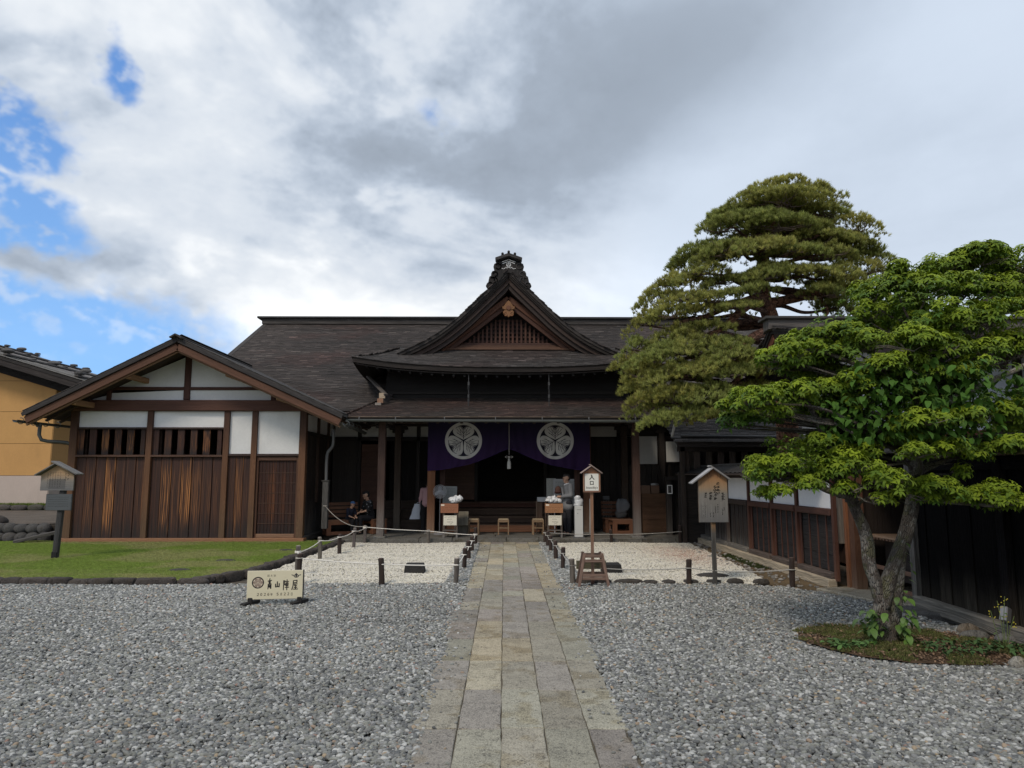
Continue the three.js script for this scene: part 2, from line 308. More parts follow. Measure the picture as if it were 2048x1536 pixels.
// sheet over a polygon in x, z with height y(x, z)
function sheet(poly, step, yf, { tint: c = [1, 1, 1], edge = 0 } = {}) {
  const sh = new THREE.Shape(poly.map((p) => new THREE.Vector2(p[0], p[1])));
  const pts = []; for (let i = 0; i < poly.length; i++) { const p = poly[i], q = poly[(i + 1) % poly.length], n = Math.max(1, Math.round(Math.hypot(q[0] - p[0], q[1] - p[1]) / step)); for (let k = 0; k < n; k++) pts.push(new THREE.Vector2(mix(p[0], q[0], k / n), mix(p[1], q[1], k / n))); }
  const g0 = new THREE.ShapeGeometry(new THREE.Shape(pts)), p = g0.attributes.position, pos = [], uv = [];
  const out = new THREE.BufferGeometry();
  for (let i = 0; i < p.count; i++) { const x = p.getX(i), z = p.getY(i); pos.push(x, yf(x, z), z); uv.push(x, z); }
  const id = Array.from(g0.index.array); for (let i = 0; i < id.length; i += 3) { const a = id[i], b = id[i + 1], c2 = id[i + 2]; const cr = (pos[b * 3] - pos[a * 3]) * (pos[c2 * 3 + 2] - pos[a * 3 + 2]) - (pos[b * 3 + 2] - pos[a * 3 + 2]) * (pos[c2 * 3] - pos[a * 3]); if (cr > 0) { id[i + 1] = c2; id[i + 2] = b; } }
  out.setAttribute('position', new THREE.Float32BufferAttribute(pos, 3)); out.setAttribute('uv', new THREE.Float32BufferAttribute(uv, 2)); out.setIndex(id); out.computeVertexNormals();
  return tint(out, c);
}
const inside = (poly, x, z) => { let r = false; for (let i = 0, j = poly.length - 1; i < poly.length; j = i++) { const a = poly[i], b = poly[j]; if ((a[1] > z) !== (b[1] > z) && x < (b[0] - a[0]) * (z - a[1]) / (b[1] - a[1]) + a[0]) r = !r; } return r; };
function extrude(pts, depth, { bev = 0.006, tint: c, holes = [] } = {}) {
  const sh = new THREE.Shape(pts.map((p) => new THREE.Vector2(...p))); for (const h of holes) sh.holes.push(new THREE.Path(h.map((p) => new THREE.Vector2(...p))));
  const geo = new THREE.ExtrudeGeometry(sh, { depth, bevelEnabled: bev > 0, bevelThickness: bev, bevelSize: bev, bevelSegments: 1, curveSegments: 8 });
  return tint(geo, c || [1, 1, 1]);
}

// ================================================================ THE SETTING: ground, gravel, lawn, path
const RG = rng(5);
struct('ground', sheet([[-260, 160], [260, 160], [260, -420], [-260, -420]], 400, () => -0.06, { tint: [0.16, 0.15, 0.135] }), M.dirt);

// outlines in x, z (metres; the camera stands at 0, 0 and looks down the path towards -z)
const GRAVEL = [[-16, 4], [8, 4], [8, -6.2], [4.9, -7.0], [4.62, -9.2], [4.36, -10.0], [4.0, -10.5], [3.0, -10.85], [1.15, -10.85], [0.98, -11.2], [0.98, -17.1], [-0.72, -17.1], [-0.76, -11.2], [-0.85, -10.9], [-3.0, -10.85], [-4.05, -10.75], [-5.24, -10.72], [-8.2, -10.86], [-16, -10.9]];
const LAWN = [[-16, -11.0], [-8.2, -11.02], [-5.24, -10.9], [-4.6, -11.05], [-4.15, -11.8], [-4.0, -14.7], [-3.86, -17.2], [-4.6, -17.45], [-11, -17.45], [-12.2, -17.3], [-16, -17.2]];
const BED_W = [[-3.0, -10.8], [-0.8, -10.8], [-0.7, -17.15], [-3.75, -17.15], [-3.85, -13.5], [-3.9, -11.9], [-3.6, -11.2]];
const BED_E = [[1.02, -10.75], [3.9, -10.75], [4.05, -11.6], [4.22, -14], [4.35, -17.1], [0.95, -17.15]];
const flat = (y, a = 0, s = 0) => (x, z) => y + (a ? a * (vnoise(x * 0.7 + 300, z * 0.7 + 300, 4096, 4096, s) - 0.5) : 0);

mat('gravelbed', { map: sized(T.gravel, 1.15), bumpMap: sized(T.gravelBump, 1.15), bumpScale: 0.02, roughness: 0.9 });
mat('pebble', { roughness: 0.78, vertexColors: false, bumpMap: sized(T.fine, 0.5), bumpScale: 0.002 });
struct('gravel_ground', sheet(GRAVEL, 1.2, flat(-0.012), { tint: [0.24, 0.24, 0.235] }), M.gravelbed);
struct('pale_gravel_ground', sheet(BED_W, 1.2, flat(-0.004), { tint: [0.50, 0.46, 0.36] }), M.gravelbed);
struct('pale_gravel_ground', sheet(BED_E, 1.2, flat(-0.004), { tint: [0.50, 0.46, 0.36] }), M.gravelbed);
struct('dirt_ground', sheet([[3.9, -10.75], [4.05, -11.6], [4.22, -14], [4.35, -17.1], [5.0, -17.4], [5.0, -9.9], [4.4, -9.95], [4.05, -10.45]], 1, flat(-0.006), { tint: [0.19, 0.145, 0.085] }), M.dirt);
const TREEBED = [[2.85, -7.1], [2.95, -6.7], [3.12, -6.42], [3.45, -6.22], [3.9, -6.15], [4.5, -6.2], [5.2, -6.15], [5.2, -6.9], [4.9, -7.2], [4.5, -7.45], [4.0, -7.7], [3.5, -7.85], [3.05, -7.6]];
const bedH = (x, z) => 0.05 * Math.exp(-((x - 3.7) ** 2 / 1.3 + (z + 6.8) ** 2 / 0.5)) + 0.0;
struct('tree_bed_ground', sheet(TREEBED, 0.25, (x, z) => bedH(x, z) + 0.002, { tint: [0.13, 0.085, 0.05] }), M.dirt);
struct('lawn', sheet(LAWN, 0.8, flat(0.035), { tint: [0.30, 0.35, 0.11] }), M.dirt);

// pebbles
const inBedSoft = (x, z) => { const n = vnoise(x * 3 + 60, z * 3 + 60, 4096, 4096, 91) - 0.5, m = vnoise(x * 11 + 60, z * 11 + 60, 4096, 4096, 93) - 0.5, k = 0.93 - (0.34 * n + 0.26 * m) * 0.5; return inside(TREEBED, 3.95 + (x - 3.95) / k, -6.7 + (z + 6.7) / k); };
function pebbleGeo(seed, det, c) { const g = rock(1, 0.62, 0.78, seed, { det, rough: 0.2 }); g.deleteAttribute('color'); return g; }
const gravelTone = (r) => gravelRaw(r).map((v, i) => v * [1.07, 1.08, 1.06][i]);
const gravelRaw = (r) => {
  const k = r();
  if (k < 0.03) return mix3([0.34, 0.25, 0.19], [0.40, 0.32, 0.21], r());
  if (k < 0.035) return [0.32, 0.20, 0.16];
  if (k < 0.20) { const l = 0.38 + 0.18 * r(); return [l, l * 0.99, l * 0.95]; }
  if (k < 0.42) { const l = 0.10 + 0.08 * r(); return [l, l * 1.02, l * 1.02]; }
  const l = 0.18 + 0.14 * r(); return [l, l * (0.985 + 0.03 * r()), l * (0.88 + 0.11 * r())];
};
function scatter(name, label, n, size, place, tone, det, seed) {
  const per = 3; let first;
  for (let v = 0; v < per; v++) {
    const r = rng(seed + v * 101), q = new THREE.Quaternion(), e = new THREE.Euler(), p = new THREE.Vector3(), s = new THREE.Vector3();
    const m = copies(name, pebbleGeo(seed + v, det), M.pebble, Math.round(n / per), (Mx) => {
      const at = place(r); if (!at) return null;
      const k = size * (0.55 + 0.75 * Math.pow(r(), 1.4)) * (at[3] || 1);
      e.set((r() - 0.5) * 0.9, r() * 6.283, (r() - 0.5) * 0.9); q.setFromEuler(e);
      Mx.compose(p.set(at[0], at[1] + k * 0.18, at[2]), q, s.set(k * (0.85 + 0.5 * r()), k * (0.8 + 0.4 * r()), k * (0.85 + 0.3 * r())));
      return tone(r, at);
    }, first);
    if (first) m.name = 'pebble_mass'; else { first = m; tag(m, label, 'gravel'); }
  }
  return first;
}
const nearPath = (x, z) => { const t = clamp((-z - 4) / 14); return x > mix(-0.5, -0.58, t) && x < mix(0.77, 0.84, t); };
scatter('gravel', 'grey river gravel spread over the forecourt on both sides of the stone path', 310000, 0.0165, (r) => {
  const z = -3.3 - 8.0 * Math.pow(r(), 0.9), x = (r() - 0.5) * 2 * (0.80 * -z + 0.5);
  if (!inside(GRAVEL, x, z) || inBedSoft(x, z) || nearPath(x, z)) return null;
  return [x, -0.004 + 0.016 * r() + 0.012 * (vnoise(x * 1.3 + 90, z * 1.3 + 90, 4096, 4096, 3) - 0.5), z];
}, (r, at) => { const k = 0.86 + 0.30 * fbm((at[0] + 20) / 40, (at[2] + 20) / 40, 30, 30, 3, 97); return gravelTone(r).map((v) => v * k); }, 1, 11);
scatter('gravel', 'grey pebbles in the narrow strips between the stone path and the rope posts', 26000, 0.022, (r) => {
  const z = -10.8 - 6.3 * r(), left = r() < 0.5, x = left ? mix(-0.86, -0.5, r()) : mix(0.8, 1.2, r());
  return nearPath(x, z) ? null : [x, 0.0 + 0.022 * r(), z];
}, gravelTone, 1, 17);
const paleTone = (r, at) => { const k = r(), red = at[0] > 2.4 ? smooth(0.9, 0.2, Math.hypot(at[0] - mix(4.1, 3.3, r()), (at[2] + 14.6) * 0.35)) * (r() < 0.5 ? 1 : 0.2) : 0; let c; if (k < 0.10) c = [0.30, 0.27, 0.22]; else { const l = 0.58 + 0.28 * r(); c = [l, l * 0.94, l * (0.74 + 0.1 * r())]; } return mix3(c, [0.42, 0.20, 0.13], red * 0.7); };
for (const [poly, label, s] of [[BED_W, 'cream gravel bed with a rope fence, west of the stone path', 23], [BED_E, 'cream gravel bed with a reddish patch, beside the white walled fence', 29]]) {
  const xs = poly.map((p) => p[0]), x0 = Math.min(...xs), x1 = Math.max(...xs);
  scatter('pale_gravel', label, 108000, 0.0132, (r) => { const x = mix(x0, x1, r()), z = -10.72 - 6.4 * r(); return inside(poly, x, z) && (x < -0.86 || x > 1.16) ? [x, 0.0 + 0.012 * r() + 0.01 * Math.sin(z * 9 + Math.sin(x * 2) * 1.5), z] : null; }, paleTone, 0, s);
}
// strewn bits on the dirt along the fence
scatter('gravel', 'scattered small stones on the bare dirt along the fence foot', 380, 0.03, (r) => { const z = -10.4 - 6.8 * r(), x = mix(4.0, 4.75, r()) ; return [x, 0.0, z, 0.4 + r() * 1.1]; }, (r) => { const l = 0.14 + 0.2 * r(); return [l, l * 0.93, l * 0.82]; }, 1, 31);

// ---------------------------------------------------------------- stone path
const path = new THREE.Group(); path.name = 'stone_path'; path.userData.kind = 'structure'; scene.add(path);
{
  const r = rng(41), rows = [-2.6, -3.15, -3.92, -4.71, -5.53, -6.35, -7.21, -7.99, -8.7, -9.45, -10.21, -11.0, -11.76, -12.5, -13.2, -13.95, -14.6, -15.35, -16.0, -16.7, -17.28];
  const tones = [[0.24, 0.23, 0.195], [0.275, 0.258, 0.205], [0.21, 0.20, 0.185], [0.245, 0.243, 0.205], [0.295, 0.265, 0.20], [0.222, 0.205, 0.19], [0.285, 0.265, 0.212]];
  const cols = [-0.53, -0.29, -0.015, 0.255, 0.53, 0.785], fars = [-0.62, -0.30, -0.01, 0.28, 0.57, 0.88];
  const zj = (i, c) => (rows[i] + (i > 8 && i < 20 ? (hash(i, c, 3) - 0.5) * 0.42 : (hash(i, c, 4) - 0.5) * 0.03));
  for (let i = 0; i < rows.length - 1; i++) for (let c = 0; c < 5; c++) {
    const z0 = zj(i, c), z1 = zj(i + 1, c), t0 = clamp((-z0 - 4) / 14), t1 = clamp((-z1 - 4) / 14), gap = 0.0012 + 0.003 * r();
    const xl0 = mix(cols[c], fars[c], t0) + gap, xr0 = mix(cols[c + 1], fars[c + 1], t0) - gap, xl1 = mix(cols[c], fars[c], t1) + gap, xr1 = mix(cols[c + 1], fars[c + 1], t1) - gap;
    const poly = [], edge = (ax, az, bx, bz, n, amp) => { for (let k = 0; k < n; k++) { const t = k / n, w = k ? amp * (r() - 0.5) : 0; poly.push([mix(ax, bx, t) + (Math.abs(bx - ax) > Math.abs(bz - az) ? 0 : w), mix(az, bz, t) + (Math.abs(bx - ax) > Math.abs(bz - az) ? w : 0)]); } };
    const off = c === 0 ? (hash(i, 9, 8) - 0.5) * 0.09 : 0, offr = c === 4 ? (hash(i, 9, 12) - 0.5) * 0.05 : 0;
    const cg = 0.007 + 0.008 * r(); edge(xl0 + off, z0 - gap - cg, xr0 + offr, z0 - gap, 4, 0.012); edge(xr0 + offr, z0 - gap, xr1 + offr, z1 + gap, 6, c === 4 ? 0.03 : 0.010); edge(xr1 + offr, z1 + gap, xl1 + off, z1 + gap, 4, 0.012); edge(xl1 + off, z1 + gap, xl0 + off, z0 - gap, 6, c === 0 ? 0.055 : 0.010);
    const tilt = [(r() - 0.5) * 0.008, (r() - 0.5) * 0.008], y = 0.018 + 0.007 * (r() - 0.5), mx = (xl0 + xr0) / 2, mz = (z0 + z1) / 2;
    const far = i > 11 ? 1.18 : 1, tn = (i === 5 && (c === 1 || c === 2)) || (i === 6 && c === 1) ? tones[4] : (i === 2 && c === 4) ? [0.16, 0.15, 0.14] : (i === 6 && c === 0) || (i === 7 && c === 1) ? tones[5] : tones[Math.floor(Math.pow(r(), 1.2) * (i > 7 ? 7 : 4))];
    const k = (1.34 + 0.42 * r()) * far;
    part('slab', prism(poly, -0.05, y, 0.005, { tint: tn.map((v, c2) => v * k * [1.05, 1.0, 0.92][c2]), du: r() * 5, dv: r() * 5, dy: (x, z) => tilt[0] * (x - mx) * 3 + tilt[1] * (z - mz) }), M.stone, path);
  }
  const bedPts = [[-0.5, -2.5], [0.76, -2.5], [0.85, -17.2], [-0.6, -17.2]];
  part('joint_bed', sheet(bedPts, 2, () => 0.008, { tint: [0.15, 0.14, 0.115] }), M.dirt, path);
}

scatter('gravel', 'stray pebbles kicked onto the edges of the stone path', 420, 0.013, (r) => { const z = -3.6 - 13 * r(), t = clamp((-z - 4) / 14), e = Math.pow(r(), 2.2) * 0.22; return [r() < 0.5 ? mix(-0.5, -0.6, t) + e : mix(0.76, 0.85, t) - e, 0.02, z]; }, gravelTone, 1, 37);
// ---------------------------------------------------------------- lawn: grass and edging
M.grass = new THREE.MeshPhysicalMaterial({ roughness: 1, transmission: 0.4, thickness: 0, side: THREE.DoubleSide, flatShading: true, specularIntensity: 0.2 });
function bladeTuft(seed, n, h, w) {
  const r = rng(seed), P = [], N = [];
  for (let i = 0; i < n; i++) {
    const a = r() * 6.283, d = r() * 0.03, x = Math.cos(a) * d, z = Math.sin(a) * d, hh = h * (0.5 + 0.6 * r()), l = (r() - 0.3) * hh * 0.7, dir = r() * 6.283, wx = Math.cos(dir + 1.57) * w, wz = Math.sin(dir + 1.57) * w, mx = Math.cos(dir) * l, mz = Math.sin(dir) * l;
    const A = [x - wx, 0, z - wz], B = [x + wx, 0, z + wz], C = [x + wx * 0.7 + mx * 0.35, hh * 0.6, z + wz * 0.7 + mz * 0.35], D = [x - wx * 0.7 + mx * 0.35, hh * 0.6, z - wz * 0.7 + mz * 0.35], E2 = [x + mx, hh, z + mz];
    for (const t of [[A, B, C], [A, C, D], [D, C, E2]]) for (const p of t) { P.push(...p); N.push(Math.cos(dir) * 0.4, 0.9, Math.sin(dir) * 0.4); }
  }
  const g = new THREE.BufferGeometry(); g.setAttribute('position', new THREE.Float32BufferAttribute(P, 3)); g.setAttribute('normal', new THREE.Float32BufferAttribute(N, 3)); return g;
}
function grassOn(name, label, n, place, tone, geo, seed, parent) {
  const r = rng(seed), q = new THREE.Quaternion(), up = new THREE.Vector3(0, 1, 0), p = new THREE.Vector3(), s = new THREE.Vector3();
  const m = copies(name, geo, M.grass, n, (Mx) => { const at = place(r); if (!at) return null; q.setFromAxisAngle(up, r() * 6.283); const k = (0.6 + 0.7 * r()) * (at[3] || 1); Mx.compose(p.set(at[0], at[1], at[2]), q, s.set(k, k, k)); return tone(r, at); }, parent);
  if (!parent) tag(m, label, 'grass'); return m;
}
const lawnTone = (r, at) => { const b = fbm((at[0] + 40) / 40, (at[2] + 40) / 40, 36, 50, 4, 71), dry = smooth(0.42, 0.68, b) * 0.85 + (at[2] > -12.2 ? 0.35 : 0) * r(); const l = 0.75 + 0.5 * r(); return mix3([0.29 * l, 0.385 * l, 0.085 * l], [0.44 * l, 0.43 * l, 0.19 * l], clamp(dry)); };
grassOn('lawn_grass', 'short green grass covering the lawn in front of the gabled timber house', 90000, (r) => { const x = -13.2 + 9.4 * r(), z = -10.9 - 6.6 * r(); return inside(LAWN, x, z) && x > 0.78 * z - 1.5 ? [x, 0.03, z] : null; }, lawnTone, bladeTuft(3, 20, 0.024, 0.0026), 61);
{
  const e = thing('lawn_edging', 'dark rough edging stones bordering the front and side of the lawn', 'stone edging');
  const r = rng(83), line = [[-13.4, -10.96], [-8.2, -10.98], [-5.24, -10.83], [-4.62, -10.98], [-4.13, -11.75], [-3.97, -14.7], [-3.84, -17.15]];
  let seg = 0, t = 0;
  for (let guard = 0; guard < 90 && seg < line.length - 1; guard++) {
    const a = line[seg], b = line[seg + 1], L = Math.hypot(b[0] - a[0], b[1] - a[1]), side = seg > 2, w = (side ? 0.16 : 0.24) + 0.22 * r(), m = t + w / 2;
    if (m > L) { seg++; t = 0; continue; }
    const x = mix(a[0], b[0], m / L), z = mix(a[1], b[1], m / L), l = 0.055 + 0.05 * r();
    const g = rock(w * 0.54, 0.068 + 0.022 * r(), 0.09 + 0.03 * r(), 200 + guard, { det: 3, rough: 0.26, boxy: 0.8, tint: [l * 1.1, l * 0.92, l * 0.8] });
    g.rotateY(-Math.atan2(b[1] - a[1], b[0] - a[0]) + (r() - 0.5) * 0.15); g.translate(x, 0.015, z);
    part('stone', g, M.rock, e); t += w * 1.02;
  }
}
for (const [x, z, w, l] of [[-4.55, -15.2, 0.26, 'nearest the house corner'], [-5.1, -13.4, 0.3, 'middle of the three in the lawn'], [-5.35, -12.1, 0.3, 'closest to the gravel forecourt']]) {
  tag(part('stepping_stone', rock(w * 0.6, 0.03, 0.09, Math.round(w * 900 - z * 10), { det: 2, tint: [0.08, 0.075, 0.06] }).translate(x, 0.04, z), M.rock), 'flat dark stepping stone in the grass, ' + l, 'stepping stone', 'stepping stones in the lawn');
}
// long flat stones along the front of the eastern gravel bed
{
  const e = thing('bed_edging', 'flat dark kerb stones between the cream bed and grey gravel, under the notice board', 'stone edging');
  const xs = [[1.32, 0.5, 0.07], [1.86, 0.42, 0.045], [2.18, 0.2, 0.03], [2.45, 0.2, 0.03], [2.78, 0.2, 0.035], [3.12, 0.2, 0.04], [3.44, 0.22, 0.05], [3.83, 0.22, 0.045]];
  xs.forEach(([x, w, h], i) => part('stone', rock(w * 0.62, h + 0.02, 0.10, 300 + i, { det: 2, rough: 0.16, boxy: 0.3, tint: [0.075, 0.065, 0.055] }).translate(x, 0.012, -10.82), M.rock, e));
}
tag(part('flat_rock', rock(0.27, 0.045, 0.12, 351, { det: 3, tint: [0.07, 0.062, 0.055] }).translate(3.3, 0.015, -11.55), M.rock), 'flat dark rock lying in the cream gravel behind the notice board post', 'rock');
for (const [x, l] of [[-1.47, 'west of the stone path'], [1.78, 'beside the entrance sign']]) {
  const t = thing('floodlight_box', 'dark slanted stone block sunk in the cream gravel, ' + l, 'stone block', [x, 0, -12.05]);
  const p = [[-0.165, -0.13], [0.165, -0.13], [0.165, 0.13], [-0.165, 0.13]];
  part('block', polys([[[-0.165, 0, 0.13], [0.17, 0, 0.13], [0.15, 0.135, 0.10], [-0.15, 0.135, 0.10]], [[-0.15, 0.135, 0.10], [0.15, 0.135, 0.10], [0.14, 0.15, -0.13], [-0.14, 0.15, -0.13]], [[0.17, 0, 0.13], [0.17, 0, -0.14], [0.14, 0.15, -0.13], [0.15, 0.135, 0.10]], [[-0.165, 0, -0.14], [-0.165, 0, 0.13], [-0.15, 0.135, 0.10], [-0.14, 0.15, -0.13]], [[0.17, 0, -0.14], [-0.165, 0, -0.14], [-0.14, 0.15, -0.13], [0.14, 0.15, -0.13]]], { tint: [0.035, 0.032, 0.03] }), M.rock, t);
}

// ================================================================ BUILDINGS
const RW = rng(1234);
const vary = (c, a = 0.15, r = RW) => { const k = 1 + (r() - 0.5) * 2 * a; return [c[0] * k, c[1] * k * (1 + (r() - 0.5) * a * 0.4), c[2] * k * (1 + (r() - 0.5) * a * 0.5)]; };
const C = {
  orange: [0.46, 0.215, 0.095], brown: [0.20, 0.088, 0.042], dark: [0.075, 0.042, 0.028], black: [0.028, 0.022, 0.019], grey: [0.20, 0.185, 0.165], pale: [0.42, 0.33, 0.22], white: [0.84, 0.85, 0.86], red: [0.24, 0.085, 0.045],
};
// board wall planks: each column of the atlas is one board, dark at the head, streaked orange where rain has washed it, black at the foot
T.boards = tex(1024, 512, (u, v) => {
  const n = 16, k = Math.floor(u * n), uu = u * n - k, warm = [0.06, 0.3, 0.12, 0.95, 0.22, 0.08, 0.04, 0.7, 0.14, 1.0, 0.2, 0.1, 0.3, 0.1, 0.5, 0.08][k];
  const g = fbm(uu, v, 22, 2, 3, 700 + k * 7), g2 = fbm(uu, v, 9, 2, 3, 900 + k * 5), rg = 0.5 + 0.5 * Math.sin((uu * 7 + 2.2 * fbm(uu, v, 3, 2, 3, 770 + k)) * 6.283);
  const arch = Math.pow(Math.abs(uu - 0.5) * 2, 2) * 0.25;
  const band = smooth(0.05, 0.22 + 0.25 * hash(k, 1, 5), v + arch * 0.4 + (g2 - 0.5) * 0.3) * (1 - smooth(0.50 + 0.25 * hash(k, 2, 5), 0.95, v - arch + (g2 - 0.5) * 0.35));
  const wash = clamp(warm * 1.15 * band * smooth(0.30, 0.70, g * 0.55 + g2 * 0.55 + 0.12));
  let c = mix3([0.045, 0.018, 0.013], [0.105, 0.036, 0.021], g2 * 0.7 + g * 0.3);
  c = mix3(c, mix3([0.13, 0.042, 0.016], [0.78, 0.33, 0.10], smooth(0.42, 0.74, g * 0.7 + rg * 0.3)), wash * 0.9);
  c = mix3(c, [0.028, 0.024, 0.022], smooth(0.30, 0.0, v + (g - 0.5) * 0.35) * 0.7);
  const l = 0.22 + 0.82 * g * (0.55 + 0.45 * rg); return [c[0] * l, c[1] * l, c[2] * l];
}, true, false);
T.boardsBump = tex(1024, 512, (u, v) => { const n = 16, k = Math.floor(u * n), uu = u * n - k; return grey(0.7 * fbm(uu, v, 22, 2, 3, 700 + k * 7) + 0.3 * (0.5 + 0.5 * Math.sin((uu * 7 + 2.2 * fbm(uu, v, 3, 2, 3, 770 + k)) * 6.283))); }, false, false);
mat('boards', { map: T.boards, bumpMap: T.boardsBump, bumpScale: 0.006, roughness: 0.7 });
function atlasBoard(c, s, col, { rotY = 0, tint: t = [1, 1, 1] } = {}) {
  const g = box([0, 0, 0], s, { g: 1, b: 0.006, tint: t, du: 0, dv: 0 }), p = g.attributes.position, uv = g.attributes.uv, n = g.attributes.normal;
  for (let i = 0; i < p.count; i++) { const a = clamp(p.getX(i) / s[0] + 0.5, 0.03, 0.97); uv.setXY(i, (col + a * 0.96 + 0.02) / 16, clamp(p.getY(i) / s[1] + 0.5, 0.004, 0.996)); }
  if (rotY) g.rotateY(rotY); return g.translate(...c);
}
// square post whose colour runs with height
function post(c, s, f) {
  const g = new THREE.BoxGeometry(s[0], s[1], s[2], 1, 10, 1).toNonIndexed(), p = g.attributes.position, n = g.attributes.normal, uv = g.attributes.uv, col = new Float32Array(p.count * 3), o = RB() * 5;
  for (let i = 0; i < p.count; i++) { uv.setXY(i, (Math.abs(n.getX(i)) > 0.5 ? p.getZ(i) : p.getX(i)) + o, p.getY(i) + o); col.set(f(p.getY(i) / s[1] + 0.5), i * 3); }
  g.setAttribute('color', new THREE.BufferAttribute(col, 3)); return g.translate(...c);
}
const worn = (top, bottom, at = 0.25, w = 0.25) => (t) => mix3(bottom, top, smooth(at - w, at + w, t));

// ---- roofs laid with split shingles: S(s, t) is the surface, t = 0 at the eave
mat('shingle', { roughness: 0.92, vertexColors: false, map: sized(T.old, 0.35, 0.8), bumpMap: sized(T.oldBump, 0.35, 0.8), bumpScale: 0.004 });
mat('roofbed', { roughness: 0.95, map: oldMap, bumpMap: oldB, bumpScale: 0.004 });
const shingleBox = box([0, 0, 0], [1, 1, 1], { b: 0, g: 2, du: 0, dv: 0 });
function roofSlab(S, ns, nt, th, c, down) {
  const L = [], P = (i, j, d) => { const p = S(i / ns, j / nt); return [p[0], p[1] - d, p[2]]; };
  for (let i = 0; i < ns; i++) for (let j = 0; j < nt; j++) {
    L.push([P(i, j, 0), P(i + 1, j, 0), P(i + 1, j + 1, 0), P(i, j + 1, 0)]);
    L.push([P(i, j, th), P(i, j + 1, th), P(i + 1, j + 1, th), P(i + 1, j, th)]);
  }
  for (let i = 0; i < ns; i++) for (const j of [0, nt]) L.push(j ? [P(i + 1, j, 0), P(i + 1, j, th), P(i, j, th), P(i, j, 0)] : [P(i, j, 0), P(i, j, th), P(i + 1, j, th), P(i + 1, j, 0)]);
  for (let j = 0; j < nt; j++) for (const i of [0, ns]) L.push(i ? [P(i, j, 0), P(i, j, th), P(i, j + 1, th), P(i, j + 1, 0)] : [P(i, j + 1, 0), P(i, j + 1, th), P(i, j, th), P(i, j, 0)]);
  return polys(L, { g: 0, tint: c });
}
const roofTone = (base, seed, redF = 0.5) => (r, p, run) => {
  const a = fbm((p[0] + 60) / 120, (p[2] + 60) / 120, 60, 60, 4, seed), b = fbm((p[0] + 60) / 120, (p[2] + 60) / 120, 70, 90, 4, seed + 9);
  const l = (0.30 + 0.85 * a + 0.6 * r() * r() + 0.5 * (run - 0.5)) * (r() < 0.10 ? 1.9 : 1), red = smooth(0.5, 0.72, b) * redF;
  return mix3([base[0] * l, base[1] * l, base[2] * l], [base[0] * l * 1.45, base[1] * l * 0.72, base[2] * l * 0.62], red);
};
function shingles(parent, name, S, { seed = 1, course = 0.08, wide = 0.17, th = 0.014, tone, ns = 12, nt = 6, slab = 0.12, bed = [0.04, 0.033, 0.03], clip } = {}) {
  const g = sub(name, parent), r = rng(seed);
  part('roof_bed', roofSlab(S, ns, nt, slab, bed), M.roofbed, g);
  const V = (p) => new THREE.Vector3(...p), X = new THREE.Vector3(), Z = new THREE.Vector3(), Y = new THREE.Vector3(), list = [];
  const tl = V(S(0.5, 0)).distanceTo(V(S(0.5, 1))), rows = Math.floor(tl / course);
  for (let j = 0; j < rows; j++) {
    const t = (j + 0.4) / rows, sl = V(S(0, t)).distanceTo(V(S(0.5, t))) + V(S(0.5, t)).distanceTo(V(S(1, t))), run = r(); let x = -wide * r();
    while (x < sl) { const w = wide * (0.5 + 1.0 * r()); const s = clamp((x + w / 2) / sl, 0.002, 0.998); x += w; list.push([s, clamp(t + (r() - 0.5) * 0.1 / rows), w, run]); }
  }
  const geo = shingleBox.clone(); geo.deleteAttribute('color');
  let k = 0;
  copies('shingle', geo, M.shingle, list.length, (Mx, i) => {
    const [s, t, w, run] = list[i], p = S(s, t), e = 0.01;
    if (clip && !clip(p)) return null;
    X.set(...S(Math.min(1, s + e), t)).sub(V(S(Math.max(0, s - e), t))).normalize();
    Z.set(...S(s, Math.max(0, t - e))).sub(V(S(s, Math.min(1, t + e)))).normalize();
    Y.crossVectors(Z, X).normalize(); if (Y.y < 0) Y.negate();
    Z.crossVectors(X, Y).normalize();
    Z.addScaledVector(Y, 0.085 + 0.05 * r()).normalize(); Y.crossVectors(Z, X).normalize(); if (Y.y < 0) Y.negate();
    const lift = 0.006 + 0.006 * r();
    Mx.makeBasis(X.clone().multiplyScalar(w * 0.985), Y.clone().multiplyScalar(th * (0.7 + 0.7 * r())), Z.clone().multiplyScalar(course * 1.7));
    Mx.setPosition(p[0] + Y.x * lift, p[1] + Y.y * lift, p[2] + Y.z * lift);
    return tone(r, p, run);
  }, g);
  return g;
}
const bil = (a, b, c, d) => (s, t) => [0, 1, 2].map((k) => mix(mix(a[k], b[k], s), mix(c[k], d[k], s), t));   // eave left, eave right, ridge left, ridge right

// gutter with hooks; downpipe
const gutterTint = [0.10, 0.105, 0.10];
const pipe = (pts, r, c = gutterTint) => pole(pts, r, { seg: 10, tint: c });
mat('zinc', { roughness: 0.55, metalness: 0.35 });

